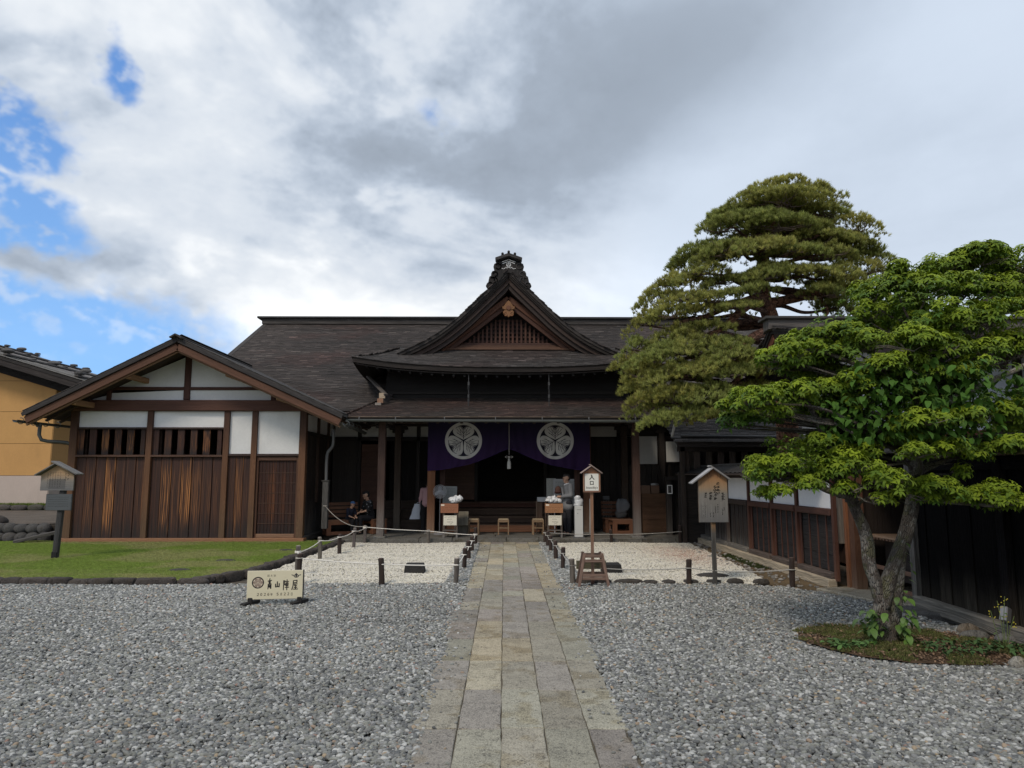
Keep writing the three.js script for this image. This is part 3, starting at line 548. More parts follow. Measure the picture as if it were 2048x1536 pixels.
// ================================================================ gabled timber house
{
  const H = thing('gabled_timber_house', 'gabled timber house with streaked brown boards, slatted openings and white plaster panels', 'house', [-7.57, 0, -17.3]);
  const X = (x) => x + 7.57, r = rng(55), zf = 0;                      // local x, local z (front wall at 0)
  const posts = [[-10.36, 0.17], [-8.545, 0.13], [-6.70, 0.13], [-6.025, 0.13], [-4.86, 0.16]];
  const px = posts.map((p) => X(p[0]));
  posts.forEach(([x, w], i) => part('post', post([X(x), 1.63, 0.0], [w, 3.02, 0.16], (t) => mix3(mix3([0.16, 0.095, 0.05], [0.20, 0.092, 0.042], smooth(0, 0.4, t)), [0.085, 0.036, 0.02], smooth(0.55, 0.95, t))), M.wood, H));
  part('sill', box([X(-7.61), 0.06, 0.045], [5.78, 0.115, 0.26], { tint: [0.42, 0.215, 0.11], b: 0.012 }), M.wood, H);
  part('tie_beam', box([X(-7.6), 3.27, 0.04], [5.6, 0.26, 0.2], { tint: [0.135, 0.058, 0.04], b: 0.015 }), M.wood, H);
  const bay = (i, f) => f(px[i] + posts[i][1] / 2, px[i + 1] - posts[i + 1][1] / 2, i);
  // slatted bays
  for (const i of [0, 1]) bay(i, (a, b) => {
    part('plaster_panel', box([(a + b) / 2, 2.935, -0.02], [b - a, 0.40, 0.06], { tint: C.white, b: 0.004 }), M.plaster, H);
    part('rail', box([(a + b) / 2, 2.72, 0.01], [b - a, 0.05, 0.11], { tint: [0.05, 0.025, 0.02] }), M.wood, H);
    part('rail', box([(a + b) / 2, 2.055, 0.02], [b - a, 0.05, 0.13], { tint: [0.13, 0.065, 0.042] }), M.wood, H);
    const n = 6, pitch = (b - a) / (n - 0.45);
    for (let k = 0; k < n; k++) { const x = a + (k === 0 ? 0.075 : k * pitch), w = k === 0 ? 0.15 : k === n - 1 ? 0.11 : 0.165; part('slat', atlasBoard([clamp(x + (k ? 0.06 : 0), a + 0.07, b - 0.06), 2.39, 0.0], [w, 0.62, 0.04], Math.floor(r() * 16), { tint: vary([0.75, 0.72, 0.72], 0.3) }), M.boards, H); }
    for (let k = 0; k < 3; k++) part('inner_slat', box([a + (0.25 + k * 0.5) * pitch * 1.5, 2.39, -0.16], [0.05, 0.62, 0.03], { tint: C.dark }), M.wood, H);
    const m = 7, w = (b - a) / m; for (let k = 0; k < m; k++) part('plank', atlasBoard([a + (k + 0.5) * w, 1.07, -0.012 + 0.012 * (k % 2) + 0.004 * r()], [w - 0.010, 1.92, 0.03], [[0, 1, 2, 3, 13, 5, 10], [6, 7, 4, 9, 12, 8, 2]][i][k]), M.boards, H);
  });
  for (const i of [2, 3]) bay(i, (a, b) => part('plaster_panel', box([(a + b) / 2, 2.62, -0.02], [b - a, 1.03, 0.06], { tint: C.white, b: 0.004 }), M.plaster, H));
  bay(2, (a, b) => { part('rail', box([(a + b) / 2, 2.075, 0.01], [b - a, 0.06, 0.11], { tint: [0.05, 0.025, 0.02] }), M.wood, H); const w = (b - a) / 3; for (let k = 0; k < 3; k++) part('plank', atlasBoard([a + (k + 0.5) * w, 1.08, -0.006 * k], [w - 0.004, 1.92, 0.03], [11, 14, 5][k]), M.boards, H); });
  bay(3, (a, b) => {
    part('rail', box([(a + b) / 2, 2.075, 0.01], [b - a, 0.06, 0.11], { tint: [0.05, 0.025, 0.02] }), M.wood, H);
    const d = sub('door_panel', H), m = 11, w = (b - a - 0.12) / m;
    for (let k = 0; k < m; k++) part('board', atlasBoard([a + 0.06 + (k + 0.5) * w, 1.07, -0.03], [w - 0.003, 1.75, 0.02], [2, 5, 10, 12, 14, 2, 10, 12, 5, 11, 6][k], { tint: vary([0.75, 0.62, 0.6], 0.15) }), M.boards, d);
    for (const x of [a + 0.03, b - 0.03]) part('stile', box([x, 1.08, 0.0], [0.05, 1.92, 0.05], { tint: [0.15, 0.07, 0.04] }), M.wood, d);
    for (const y of [0.165, 1.99]) part('stile', box([(a + b) / 2, y, 0.0], [b - a - 0.11, 0.09, 0.05], { tint: y < 1 ? [0.34, 0.2, 0.12] : [0.13, 0.06, 0.035] }), M.wood, d);
    for (let k = 0; k < 6; k++) part('cleat', box([(a + b) / 2, 0.45 + k * 0.24, -0.014], [b - a - 0.14, 0.016, 0.012], { b: 0, tint: [0.10, 0.05, 0.03] }), M.wood, d);
  });
  // gable field above the tie beam
  const apex = [X(-7.57), 4.72], slopes = { '-1': 0.507, 1: 0.458 }, reach = { '-1': 3.42, 1: 3.87 }, slopeY = (x) => apex[1] - Math.abs(x - apex[0]) * slopes[x < apex[0] ? -1 : 1];
  const under = (x) => slopeY(x) - 0.14;
  const tri = (xa, xb, y0) => { const pts = [[xa, y0], [xb, y0]]; if (xb > apex[0] && xa < apex[0]) pts.push([xb, Math.max(y0, under(xb))], [apex[0], under(apex[0])], [xa, Math.max(y0, under(xa))]); else pts.push([xb, Math.max(y0, under(xb))], [xa, Math.max(y0, under(xa))]); return pts; };
  const kp = X(-7.72);
  for (const [xa, xb, y0, y1] of [[X(-9.55), kp - 0.075, 3.41, 3.65], [kp + 0.075, X(-5.68), 3.41, 3.65], [X(-10.0), X(-9.66), 3.41, 3.62], [X(-5.56), X(-5.2), 3.41, 3.6]]) {
    const top = (x) => Math.max(y0 + 0.02, Math.min(y1, under(x)));
    part('plaster_panel', tintUV(extrude([[xa, y0], [xb, y0], [xb, top(xb)], [xa, top(xa)]], 0.05, { bev: 0.003, tint: C.white })).translate(0, 0, -0.05), M.plaster, H);
  }
  part('plaster_panel', tintUV(extrude([[X(-9.45), 3.73], [kp - 0.075, 3.73], [kp - 0.075, under(kp - 0.075)], [X(-9.45), Math.max(3.735, under(X(-9.45)))]], 0.05, { bev: 0.003, tint: C.white })).translate(0, 0, -0.05), M.plaster, H);
  part('plaster_panel', tintUV(extrude([[kp + 0.075, 3.73], [X(-5.78), 3.73], [X(-5.78), 3.735], [apex[0], under(apex[0])], [kp + 0.075, under(kp + 0.075)]], 0.05, { bev: 0.003, tint: C.white })).translate(0, 0, -0.05), M.plaster, H);
  part('king_post', box([kp, 3.99, 0.005], [0.15, 1.16, 0.10], { tint: [0.11, 0.045, 0.032] }), M.wood, H);
  part('collar_rail', box([X(-7.6), 3.69, 0.0], [3.9, 0.075, 0.09], { tint: [0.12, 0.05, 0.034] }), M.wood, H);
  for (const x of [-9.6, -5.62]) part('strut', box([X(x), 3.53, 0.005], [0.11, 0.26, 0.09], { tint: [0.12, 0.05, 0.034] }), M.wood, H);
  // side and back walls
  const depth = 3.2;
  part('corner_post', post([X(-4.87), 1.55, -depth], [0.15, 3.0, 0.15], worn([0.07, 0.045, 0.035], [0.13, 0.12, 0.11])), M.wood, H);
  part('side_plaster', box([X(-4.88), 2.88, -depth / 2], [0.06, 0.42, depth - 0.2], { tint: C.white, b: 0.004 }), M.plaster, H);
  part('rail', box([X(-4.85), 2.63, -depth / 2], [0.1, 0.08, depth - 0.2], { tint: C.black }), M.wood, H);
  for (const z of [-1.25, -2.3]) part('post', box([X(-4.84), 2.0, z], [0.1, 2.2, 0.1], { tint: C.dark }), M.wood, H);
  for (let k = 0; k < 13; k++) part('plank', post([X(-4.87) + 0.007 * (k % 2), 1.28, -0.14 - (k + 0.5) * 0.232], [0.03, 2.6, 0.226], ((a) => (t) => mix3([0.20 * a, 0.19 * a, 0.175 * a], [0.05 * a, 0.036 * a, 0.03 * a], smooth(0.02, 0.42, t)))(0.7 + 0.6 * r())), M.old, H);
  part('sill', box([X(-4.84), 0.08, -depth / 2], [0.18, 0.15, depth], { tint: [0.13, 0.12, 0.11] }), M.old, H);
  part('west_wall', box([X(-10.34), 1.55, -depth / 2 - 0.1], [0.08, 3.0, depth], { tint: C.dark }), M.wood, H);
  part('back_wall', box([X(-7.6), 1.9, -depth - 0.1], [5.5, 3.7, 0.08], { tint: C.dark }), M.wood, H);
  part('floor', box([X(-7.6), 0.02, -depth / 2], [5.3, 0.04, depth - 0.2], { tint: C.dark }), M.wood, H);
  // roof
  const z0 = 1.02, z1 = -depth - 0.5, roof = sub('roof', H);
  for (const s of [-1, 1]) {
    const ex = reach[s], m = slopes[s];
    const S = (a, t) => { const x = apex[0] + s * ex * (1 - t), zz = mix(s < 0 ? z1 : z0, s < 0 ? z0 : z1, a); return [x, apex[1] + 0.05 - ex * (1 - t) * m, zz]; };
    part('roof_slab', roofSlab(S, 6, 6, 0.06, [0.10, 0.092, 0.088]), M.old, roof);
    part('soffit', roofSlab((a, t) => { const p = S(a, t); return [p[0] + (-s) * 0.04, p[1] - 0.066, p[2] - 0.05 * (a - 0.5) * 2 * (s < 0 ? 1 : -1)]; }, 2, 2, 0.03, [0.06, 0.04, 0.03]), M.wood, roof);
    // courses of thin roof boards
    for (let j = 0; j < 12; j++) { const t0 = j / 12, a = S(0.5, t0), b = S(0.5, t0 + 1.35 / 12); part('roof_board', bar([a[0], a[1] + 0.018, (z0 + z1) / 2], [b[0], b[1] + 0.012, (z0 + z1) / 2], 0.016, z0 - z1 + 0.02, { tint: vary([0.105, 0.097, 0.092], 0.2), b: 0.003, g: 0 }), M.old, roof); }
    const A = [apex[0], apex[1] - 0.075, z0 - 0.05], B = [apex[0] + s * (ex - 0.06), apex[1] - 0.075 - (ex - 0.06) * m, z0 - 0.05];
    part('bargeboard', bar([A[0], A[1] - 0.095, A[2]], [B[0], B[1] - 0.095, B[2]], 0.165, 0.055, { tint: [0.15, 0.066, 0.035], b: 0.008 }), M.wood, roof);
    part('barge_trim', bar([A[0], A[1] - 0.20, A[2] - 0.045], [B[0], B[1] - 0.205, B[2] - 0.045], 0.04, 0.05, { tint: [0.25, 0.145, 0.08], b: 0.006 }), M.wood, roof);
    part('verge_edge', bar([A[0], A[1] + 0.055, z0 + 0.012], [B[0] + s * 0.06, B[1] + 0.055 - 0.03, z0 + 0.012], 0.085, 0.02, { tint: [0.055, 0.05, 0.05], b: 0.003 }), M.old, roof);
    for (const d of [1.15, 2.35]) part('purlin', box([apex[0] + s * d, apex[1] - 0.26 - d * m, 0.42], [0.11, 0.13, 0.95], { tint: [0.42, 0.24, 0.12] }), M.wood, roof);
    for (let k = 0; k < 9; k++) { const zz = mix(z0 - 0.2, z1 + 0.2, k / 8), a = [apex[0] + s * (ex - 0.08), apex[1] - 0.145 - (ex - 0.08) * m, zz], b = [apex[0] + s * (ex - 1.1), apex[1] - 0.145 - (ex - 1.1) * m, zz]; part('rafter', bar(a, b, 0.05, 0.07, { tint: C.dark }), M.wood, roof); }
  }
  part('ridge_cap', [bar([apex[0] - 0.13, apex[1] + 0.02, (z0 + z1) / 2], [apex[0] + 0.0, apex[1] + 0.10, (z0 + z1) / 2], 0.04, z0 - z1 + 0.26, { tint: [0.075, 0.068, 0.066], g: 0 }), bar([apex[0] + 0.15, apex[1] + 0.01, (z0 + z1) / 2], [apex[0] - 0.01, apex[1] + 0.10, (z0 + z1) / 2], 0.04, z0 - z1 + 0.26, { tint: [0.075, 0.068, 0.066], g: 0 })], M.old, roof);
  part('ridge_beam', box([apex[0], apex[1] - 0.16, 0.45], [0.14, 0.16, 1.0], { tint: [0.12, 0.055, 0.035] }), M.wood, roof);
  // gutters
  const gl = sub('gutter', H), gr = sub('gutter', H);
  part('trough', halfPipe([X(-11.05), 2.84, 1.15], [X(-11.05), 2.84, z1], 0.06), M.zinc, gl);
  part('trough', halfPipe([X(-3.62), 2.78, 1.1], [X(-3.62), 2.70, -1.2], 0.06), M.zinc, gr);
  for (const [g, x, y] of [[gl, -11.05, 2.84], [gr, -3.62, 2.77]]) for (let k = 0; k < 4; k++) part('hook', new THREE.TorusGeometry(0.07, 0.010, 6, 14, Math.PI * 1.5).rotateZ(-Math.PI * 0.9).translate(X(x), y - 0.01, 0.95 - k * 0.45), M.zinc, g);
  tintAll(gl, gutterTint); tintAll(gr, gutterTint);
  part('downpipe', pipe([[X(-10.72), 2.80, 0.68], [X(-10.72), 2.50, 0.68], [X(-10.67), 2.42, 0.66], [X(-10.22), 2.36, 0.35], [X(-10.14), 2.28, 0.3], [X(-10.14), 0.1, 0.3]].map((p) => [p[0] - 0.25, p[1], p[2] - 0.3]), 0.042), M.zinc, H);
  part('gutter_outlet', pipe([[X(-11.05), 2.80, 0.38], [X(-11.03), 2.76, 0.38], [X(-10.97), 2.76, 0.38]], 0.04), M.zinc, H);
  part('downpipe', pipe([[X(-4.21), 2.72, -0.3], [X(-4.21), 2.36, -0.3], [X(-4.24), 2.27, -0.3], [X(-4.33), 2.16, -0.3], [X(-4.35), 2.05, -0.3], [X(-4.35), 1.4, -0.3]], 0.04, [0.13, 0.13, 0.13]), M.zinc, H);
  part('downpipe_box', [box([X(-4.35), 0.88, -0.3], [0.14, 1.14, 0.14], { tint: [0.13, 0.125, 0.12], b: 0.006 }), box([X(-4.35), 1.46, -0.3], [0.18, 0.03, 0.18], { tint: [0.10, 0.095, 0.09] })], M.old, H);
}
function tintUV(g) { const p = g.attributes.position, u = g.attributes.uv; for (let i = 0; i < p.count; i++) u.setXY(i, p.getX(i), p.getY(i)); return g; }
function tintAll(o, c) { o.traverse((m) => { if (m.isMesh && !m.geometry.attributes.color) tint(m.geometry, c); }); }
function halfPipe(a, b, r, c = gutterTint) {
  const L = [], A = new THREE.Vector3(...a), B = new THREE.Vector3(...b), d = B.clone().sub(A).normalize(), x = new THREE.Vector3(0, 1, 0).cross(d).normalize(), n = 8;
  const pt = (o, k, rr) => { const an = Math.PI + k / n * Math.PI; return [o.x + x.x * Math.cos(an) * rr, o.y + Math.sin(an) * rr, o.z + x.z * Math.cos(an) * rr]; };
  for (let k = 0; k < n; k++) { L.push([pt(A, k, r), pt(A, k + 1, r), pt(B, k + 1, r), pt(B, k, r)], [pt(A, k + 1, r * 0.9), pt(A, k, r * 0.9), pt(B, k, r * 0.9), pt(B, k + 1, r * 0.9)], [pt(A, k, r), pt(A, k, r * 0.9), pt(A, k + 1, r * 0.9), pt(A, k + 1, r)]); }
  L.push([pt(A, 0, r), pt(B, 0, r), pt(B, 0, r * 0.9), pt(A, 0, r * 0.9)], [pt(A, n, r), pt(A, n, r * 0.9), pt(B, n, r * 0.9), pt(B, n, r)]);
  return polys(L, { tint: c });
}

// ================================================================ main hall
const HALL = thing('main_hall', 'large dark timber hall with shingled roofs, curved entrance gable and open porch', 'hall', [0.1, 0, -17.5]);
{
  const hx = (x) => x - 0.1, hz = (z) => z + 17.5, P3 = (x, y, z) => [hx(x), y, hz(z)], H = HALL, r = rng(91);
  const tone = roofTone([0.105, 0.088, 0.080], 811, 0.42), toneG = roofTone([0.125, 0.113, 0.108], 845, 0.2), dark = [0.032, 0.027, 0.025];
  // main roof: one slope, lower at its eastern end
  const m = 0.528, mainY = (z) => 3.36 + (-18.2 - z) * m;
  shingles(H, 'main_roof', bil(P3(-8.45, mainY(-17.9), -17.9), P3(-3.06, mainY(-17.9), -17.9), P3(-8.45, mainY(-25), -25), P3(-3.06, mainY(-25), -25)), { seed: 3, tone, course: 0.075, wide: 0.20 });
  shingles(H, 'main_roof', bil(P3(-3.05, mainY(-20.3), -20.3), P3(3.97, mainY(-20.3), -20.3), P3(-3.05, mainY(-25), -25), P3(3.97, mainY(-25), -25)), { seed: 4, tone, course: 0.075, wide: 0.20 });
  shingles(H, 'main_roof', bil(P3(3.98, mainY(-16.3), -16.3), P3(11, mainY(-16.3), -16.3), P3(3.98, mainY(-25), -25), P3(11, mainY(-25), -25)), { seed: 5, tone: toneG, course: 0.08, wide: 0.2 });
  part('main_roof_back', roofSlab(bil(P3(11, 3.3, -32), P3(-8.45, 3.3, -32), P3(11, 6.93, -25.05), P3(-8.45, 6.93, -25.05)), 4, 4, 0.12, dark), M.roofbed, H);
  const rc = sub('ridge', H);
  part('ridge_box', box(P3(1.2, 7.02, -25), [19.6, 0.2, 0.34], { tint: [0.10, 0.092, 0.088], b: 0.01 }), M.old, rc);
  part('ridge_cap', box(P3(1.2, 7.15, -25), [19.9, 0.07, 0.5], { tint: [0.06, 0.06, 0.062], b: 0.01 }), M.old, rc);
  part('verge_board', bar(P3(-8.5, mainY(-17.85) + 0.01, -17.85), P3(-8.5, 6.95, -25), 0.06, 0.16, { tint: [0.075, 0.066, 0.06] }), M.old, H);
  // hall body, closed so that no light comes in but through the porch
  part('west_gable_wall', polys([[P3(-7.9, 0, -19.6), P3(-7.9, 0, -31), P3(-7.9, 3.6, -31), P3(-7.9, 6.7, -25), P3(-7.9, 3.8, -19.6)], [P3(-7.8, 0, -31), P3(-7.8, 0, -19.6), P3(-7.8, 3.8, -19.6), P3(-7.8, 6.7, -25), P3(-7.8, 3.6, -31)]], { tint: C.dark }), M.wood, H);
  part('back_wall', box(P3(1.5, 1.8, -31), [19, 3.8, 0.1], { tint: C.dark }), M.wood, H);
  part('east_wall', box(P3(10.6, 1.8, -24), [0.1, 4.6, 14], { tint: C.dark }), M.wood, H);
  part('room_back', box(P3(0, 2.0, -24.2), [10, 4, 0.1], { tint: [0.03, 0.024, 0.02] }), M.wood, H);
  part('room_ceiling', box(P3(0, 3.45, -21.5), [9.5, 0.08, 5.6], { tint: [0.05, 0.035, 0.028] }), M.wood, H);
  // ---- porch floor
  const fl = sub('porch_floor', H), fr = rng(17);
  for (let row = 0; row < 4; row++) { let x = -4.15; const z0 = -17.22 - row * 0.62 - (row ? 0.1 : 0), z1 = row ? z0 - 0.6 : -17.9; while (x < 4.55) { const w = Math.min(0.75 + 0.7 * fr(), 4.62 - x), l = 0.8 + 0.35 * fr(); part('slab', prism([[hx(x) + 0.008, hz(z0)], [hx(x + w) - 0.008, hz(z0)], [hx(x + w) - 0.008, hz(z1)], [hx(x) + 0.008, hz(z1)]], -0.05, 0.10 + (fr() - 0.5) * 0.008, 0.012, { tint: [0.19 * l, 0.18 * l, 0.155 * l], du: fr() * 4, dv: fr() * 4 }), M.stone, fl); x += w; } }
  part('earth_floor', box(P3(0.1, 0.02, -21), [9.4, 0.14, 5], { tint: [0.10, 0.09, 0.075] }), M.dirt, fl);
  // ---- posts
  const pCol = (a) => worn([0.085 * a, 0.045 * a, 0.033 * a], [0.22, 0.20, 0.185], 0.2, 0.22);
  for (const [x, z, w, y, f] of [[-2.985, -17.52, 0.17, 2.95, pCol(1)], [3.235, -17.52, 0.17, 2.95, pCol(1.1)], [-2.9, -19.6, 0.17, 3.0, worn([0.07, 0.045, 0.03], [0.17, 0.14, 0.11])], [3.3, -19.6, 0.17, 3.0, worn([0.07, 0.045, 0.03], [0.15, 0.12, 0.095])], [-1.88, -18.62, 0.19, 3.0, worn([0.30, 0.125, 0.055], [0.36, 0.25, 0.17], 0.1, 0.2)], [2.17, -18.72, 0.2, 3.0, worn([0.22, 0.105, 0.055], [0.30, 0.22, 0.16], 0.1, 0.2)], [-1.62, -18.95, 0.14, 3.0, worn([0.07, 0.03, 0.02], [0.09, 0.04, 0.025])], [1.93, -18.95, 0.14, 3.0, worn([0.10, 0.045, 0.03], [0.12, 0.06, 0.04])], [4.3, -19.4, 0.14, 2.9, worn([0.04, 0.03, 0.025], [0.06, 0.045, 0.035])]]) {
    const p = sub('post', H); part('shaft', post(P3(x, 0.12 + (y - 0.12) / 2, z), [w, y - 0.12, w], f), M.wood, p); part('base_stone', box(P3(x, 0.115, z), [w * 1.7, 0.05, w * 1.7], { tint: [0.24, 0.23, 0.21], b: 0.012 }), M.stone, p);
  }
  for (const z of [-17.52, -19.6]) part('beam', box(P3(0.1, 3.03, z), [8.6, 0.2, 0.17], { tint: [0.05, 0.034, 0.027] }), M.wood, H);
  part('beam', box(P3(0.13, 3.02, -18.66), [6.6, 0.16, 0.15], { tint: [0.05, 0.03, 0.022] }), M.wood, H);
  for (const [x, z] of [[-2.9, -19.6], [3.3, -19.6], [-2.985, -17.52], [3.235, -17.52], [4.3, -19.4]]) part('bracket', [box(P3(x, 2.88, z), [0.5, 0.09, 0.15], { tint: C.black }), box(P3(x, 2.79, z), [0.32, 0.09, 0.15], { tint: C.black })], M.wood, H);
  // ---- walls behind the porch
  const W = (x0, x1, y0, y1, z, c, name, mm = M.wood, th = 0.06) => part(name, box(P3((x0 + x1) / 2, (y0 + y1) / 2, z), [x1 - x0, y1 - y0, th], { tint: c, b: 0.004 }), mm, H);
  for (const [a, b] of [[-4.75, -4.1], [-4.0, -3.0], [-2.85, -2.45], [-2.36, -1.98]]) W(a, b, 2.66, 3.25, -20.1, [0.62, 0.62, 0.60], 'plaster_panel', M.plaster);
  for (const x of [-4.05, -2.92, -2.4, -1.95]) W(x - 0.05, x + 0.05, 0.1, 3.3, -20.06, C.black, 'wall_post', M.wood, 0.1);
  W(-4.8, -1.9, 2.55, 2.66, -20.06, C.black, 'lintel', M.wood, 0.1);
  W(-4.8, -4.1, 0.1, 2.55, -20.1, [0.045, 0.036, 0.03], 'wall_board');
  for (let k = 0; k < 9; k++) part('lap_board', bar(P3(-4.0, 0.76 + k * 0.2, -20.1), P3(-3.47, 0.76 + k * 0.2, -20.1), 0.205, 0.05, { tint: vary([0.13, 0.062, 0.042], 0.2), rot: null }), M.wood, H);
  for (let k = 0; k < 3; k++) { W(-3.42, -1.98, 0.12 + k * 0.25, 0.34 + k * 0.25, -19.95 - k * 0.32, vary([0.085, 0.06, 0.045], 0.1), 'step', M.wood, 0.04); part('tread', box(P3(-2.7, 0.36 + k * 0.25, -20.1 - k * 0.32), [1.44, 0.035, 0.36], { tint: [0.11, 0.08, 0.058] }), M.wood, H); }
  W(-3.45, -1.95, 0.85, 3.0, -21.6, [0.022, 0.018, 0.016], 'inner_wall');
  // entrance steps under the curtain
  const st = sub('entrance_steps', H);
  part('riser', box(P3(-0.13, 0.2, -19.02), [3.05, 0.17, 0.05], { tint: [0.32, 0.14, 0.07] }), M.wood, st);
  const zs = [-19.05, -19.75, -20.4, -21.0], ys = [0.30, 0.48, 0.66, 0.83];
  for (let k = 0; k < 4; k++) {
    part('tread', box(P3(-0.13, ys[k] - 0.02, (zs[k] + (zs[k + 1] || -21.6)) / 2), [3.05, 0.045, Math.abs((zs[k + 1] || -21.6) - zs[k]) + 0.05], { tint: vary([0.16, 0.10, 0.068], 0.1) }), M.wood, st);
    if (k) for (const h of [0, 1]) part('riser', box(P3(-0.13, ys[k - 1] + 0.045 + h * 0.075, zs[k] - 0.02), [3.05, 0.07, 0.03], { tint: k === 3 ? [0.15, 0.06, 0.04] : vary([0.115, 0.072, 0.05], 0.12) }), M.wood, st);
  }
  part('inner_floor', box(P3(-0.1, 0.8, -22.8), [9, 0.04, 2.6], { tint: [0.07, 0.045, 0.03] }), M.wood, H);
  for (let k = 0; k < 10; k++) part('lap_board', bar(P3(-1.85, 0.98 + k * 0.16, -20.75), P3(-0.82, 0.98 + k * 0.16, -20.75), 0.165, 0.045, { tint: vary([0.13, 0.07, 0.048], 0.2) }), M.wood, H);
  W(-0.85, -0.75, 0.85, 3.0, -20.72, C.black, 'wall_post', M.wood, 0.1);
  W(1.15, 1.25, 0.85, 3.0, -20.72, C.black, 'wall_post', M.wood, 0.1);
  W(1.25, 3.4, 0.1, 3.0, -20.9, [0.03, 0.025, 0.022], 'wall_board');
  W(-2.0, 2.5, 2.55, 3.35, -20.75, C.black, 'lintel', M.wood, 0.1);
  // east of the curtain: plaster above dark boards
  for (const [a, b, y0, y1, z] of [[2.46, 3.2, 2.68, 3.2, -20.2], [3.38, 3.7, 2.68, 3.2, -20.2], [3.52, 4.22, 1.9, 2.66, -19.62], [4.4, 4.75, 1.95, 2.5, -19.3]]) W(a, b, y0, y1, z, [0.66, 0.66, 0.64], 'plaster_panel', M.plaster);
  for (let k = 0; k < 8; k++) W(2.42 + k * 0.19, 2.42 + (k + 1) * 0.19 - 0.006, 0.1, 2.64, -20.22, vary([0.04, 0.033, 0.03], 0.2), 'wall_board');
  for (let k = 0; k < 9; k++) W(3.42 + k * 0.16, 3.42 + (k + 1) * 0.16 - 0.006, 0.1, 1.87, -19.66, vary([0.042, 0.034, 0.03], 0.2), 'wall_board');
  W(3.4, 4.8, 2.66, 3.2, -19.64, C.black, 'lintel', M.wood, 0.08);
  part('wall_end', box(P3(4.86, 1.5, -18.9), [0.1, 2.9, 2.4], { tint: [0.045, 0.035, 0.03] }), M.wood, H);
  // ---- pent roof over the porch
  const pE = [[-3.80, 2.97, -16.8], [3.80, 2.97, -16.8]], pent = bil(P3(...pE[0]), P3(...pE[1]), P3(-3.2, 3.62, -18.85), P3(3.4, 3.62, -18.85));
  shingles(H, 'pent_roof', pent, { seed: 8, tone: roofTone([0.085, 0.066, 0.056], 871, 0.35), course: 0.07, slab: 0.09 });
  const pentL = bil(P3(-3.80, 2.97, -20.2), P3(-3.80, 2.97, -16.8), P3(-3.2, 3.62, -20.2), P3(-3.2, 3.62, -18.85)), pentR = bil(P3(3.80, 2.97, -16.8), P3(3.80, 2.97, -20.2), P3(3.4, 3.62, -18.85), P3(3.4, 3.62, -20.2));
  shingles(H, 'pent_roof', pentL, { seed: 9, tone: roofTone([0.085, 0.066, 0.056], 871, 0.35), course: 0.07, slab: 0.09, ns: 4 });
  shingles(H, 'pent_roof', pentR, { seed: 10, tone: roofTone([0.085, 0.066, 0.056], 871, 0.35), course: 0.07, slab: 0.09, ns: 4 });
  part('eave_batten', box(P3(0, 2.965, -16.785), [7.58, 0.022, 0.03], { tint: [0.26, 0.20, 0.15], b: 0.003 }), M.wood, H);
  part('eave_board', box(P3(0, 2.905, -16.84), [7.5, 0.07, 0.03], { tint: [0.06, 0.04, 0.03] }), M.wood, H);
  for (let k = 0; k < 26; k++) { const x = -3.6 + k * 0.288; part('rafter', bar(P3(x, 2.84, -16.9), P3(x, 3.4, -18.8), 0.055, 0.07, { tint: [0.05, 0.034, 0.027] }), M.wood, H); }
  const gu = sub('gutter', H); part('trough', halfPipe(P3(-3.7, 2.90, -16.71), P3(3.74, 2.88, -16.71), 0.055, [0.14, 0.155, 0.15]), M.zinc, gu);
  for (const x of [-3.4, -2.55, -1.4, -0.2, 0.9, 2.0, 3.1, 3.6]) part('hook', tint(new THREE.TorusGeometry(0.062, 0.008, 6, 12, Math.PI * 1.3).rotateY(Math.PI / 2).rotateX(0.5).translate(...P3(x, 2.89, -16.71)), [0.16, 0.16, 0.16]), M.zinc, gu);
  part('downpipe', pipe([P3(4.42, 2.7, -17.0), P3(4.45, 2.4, -17.25), P3(4.45, 1.2, -17.25), P3(4.45, 0.1, -17.25)], 0.04, [0.10, 0.10, 0.10]), M.zinc, H);
  // ---- wall under the big eave
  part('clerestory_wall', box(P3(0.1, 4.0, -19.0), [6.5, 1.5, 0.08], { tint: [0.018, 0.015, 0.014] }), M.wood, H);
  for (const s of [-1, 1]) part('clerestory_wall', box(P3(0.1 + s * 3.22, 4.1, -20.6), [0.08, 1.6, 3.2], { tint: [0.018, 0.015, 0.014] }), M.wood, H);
  part('clerestory_rail', box(P3(0.1, 3.78, -18.94), [6.4, 0.08, 0.06], { tint: [0.03, 0.025, 0.022] }), M.wood, H);
  // ---- skirt roof with upturned corners
  const eX = 3.93, tX = 2.95, eY = (s) => 4.31 + 0.26 * Math.pow(Math.abs(s), 2.6);
  const skirt = (s, t) => { const q = s * 2 - 1, sag = 0.06 * Math.sin(t * Math.PI); return P3(0.1 + mix(eX, tX, t) * q, mix(eY(q), 5.02, t) - sag, mix(-17.8, -19.15, t)); };
  shingles(H, 'skirt_roof', skirt, { seed: 12, tone: toneG, course: 0.07, ns: 24, nt: 4, slab: 0.13 });
  for (const s of [-1, 1]) {
    const side = (a, t) => { const q = s < 0 ? 1 - a : a, zz = mix(-17.8, -22.6, q), yy = 4.31 + 0.26 * Math.pow(1 - q, 4); return P3(0.1 + s * mix(eX, tX, t), mix(yy, 5.02, t) - 0.05 * Math.sin(t * Math.PI), mix(zz, Math.min(zz, -19.15), t)); };
    shingles(H, 'skirt_roof', side, { seed: 13 + s, tone: toneG, course: 0.07, ns: 14, nt: 4, slab: 0.13 });
  }
  part('soffit', roofSlab((s, t) => { const p = skirt(s, t); return [p[0] * 0.985, p[1] - 0.15 - 0.28 * t, p[2] - 0.06]; }, 20, 2, 0.03, [0.04, 0.03, 0.025]), M.wood, H);
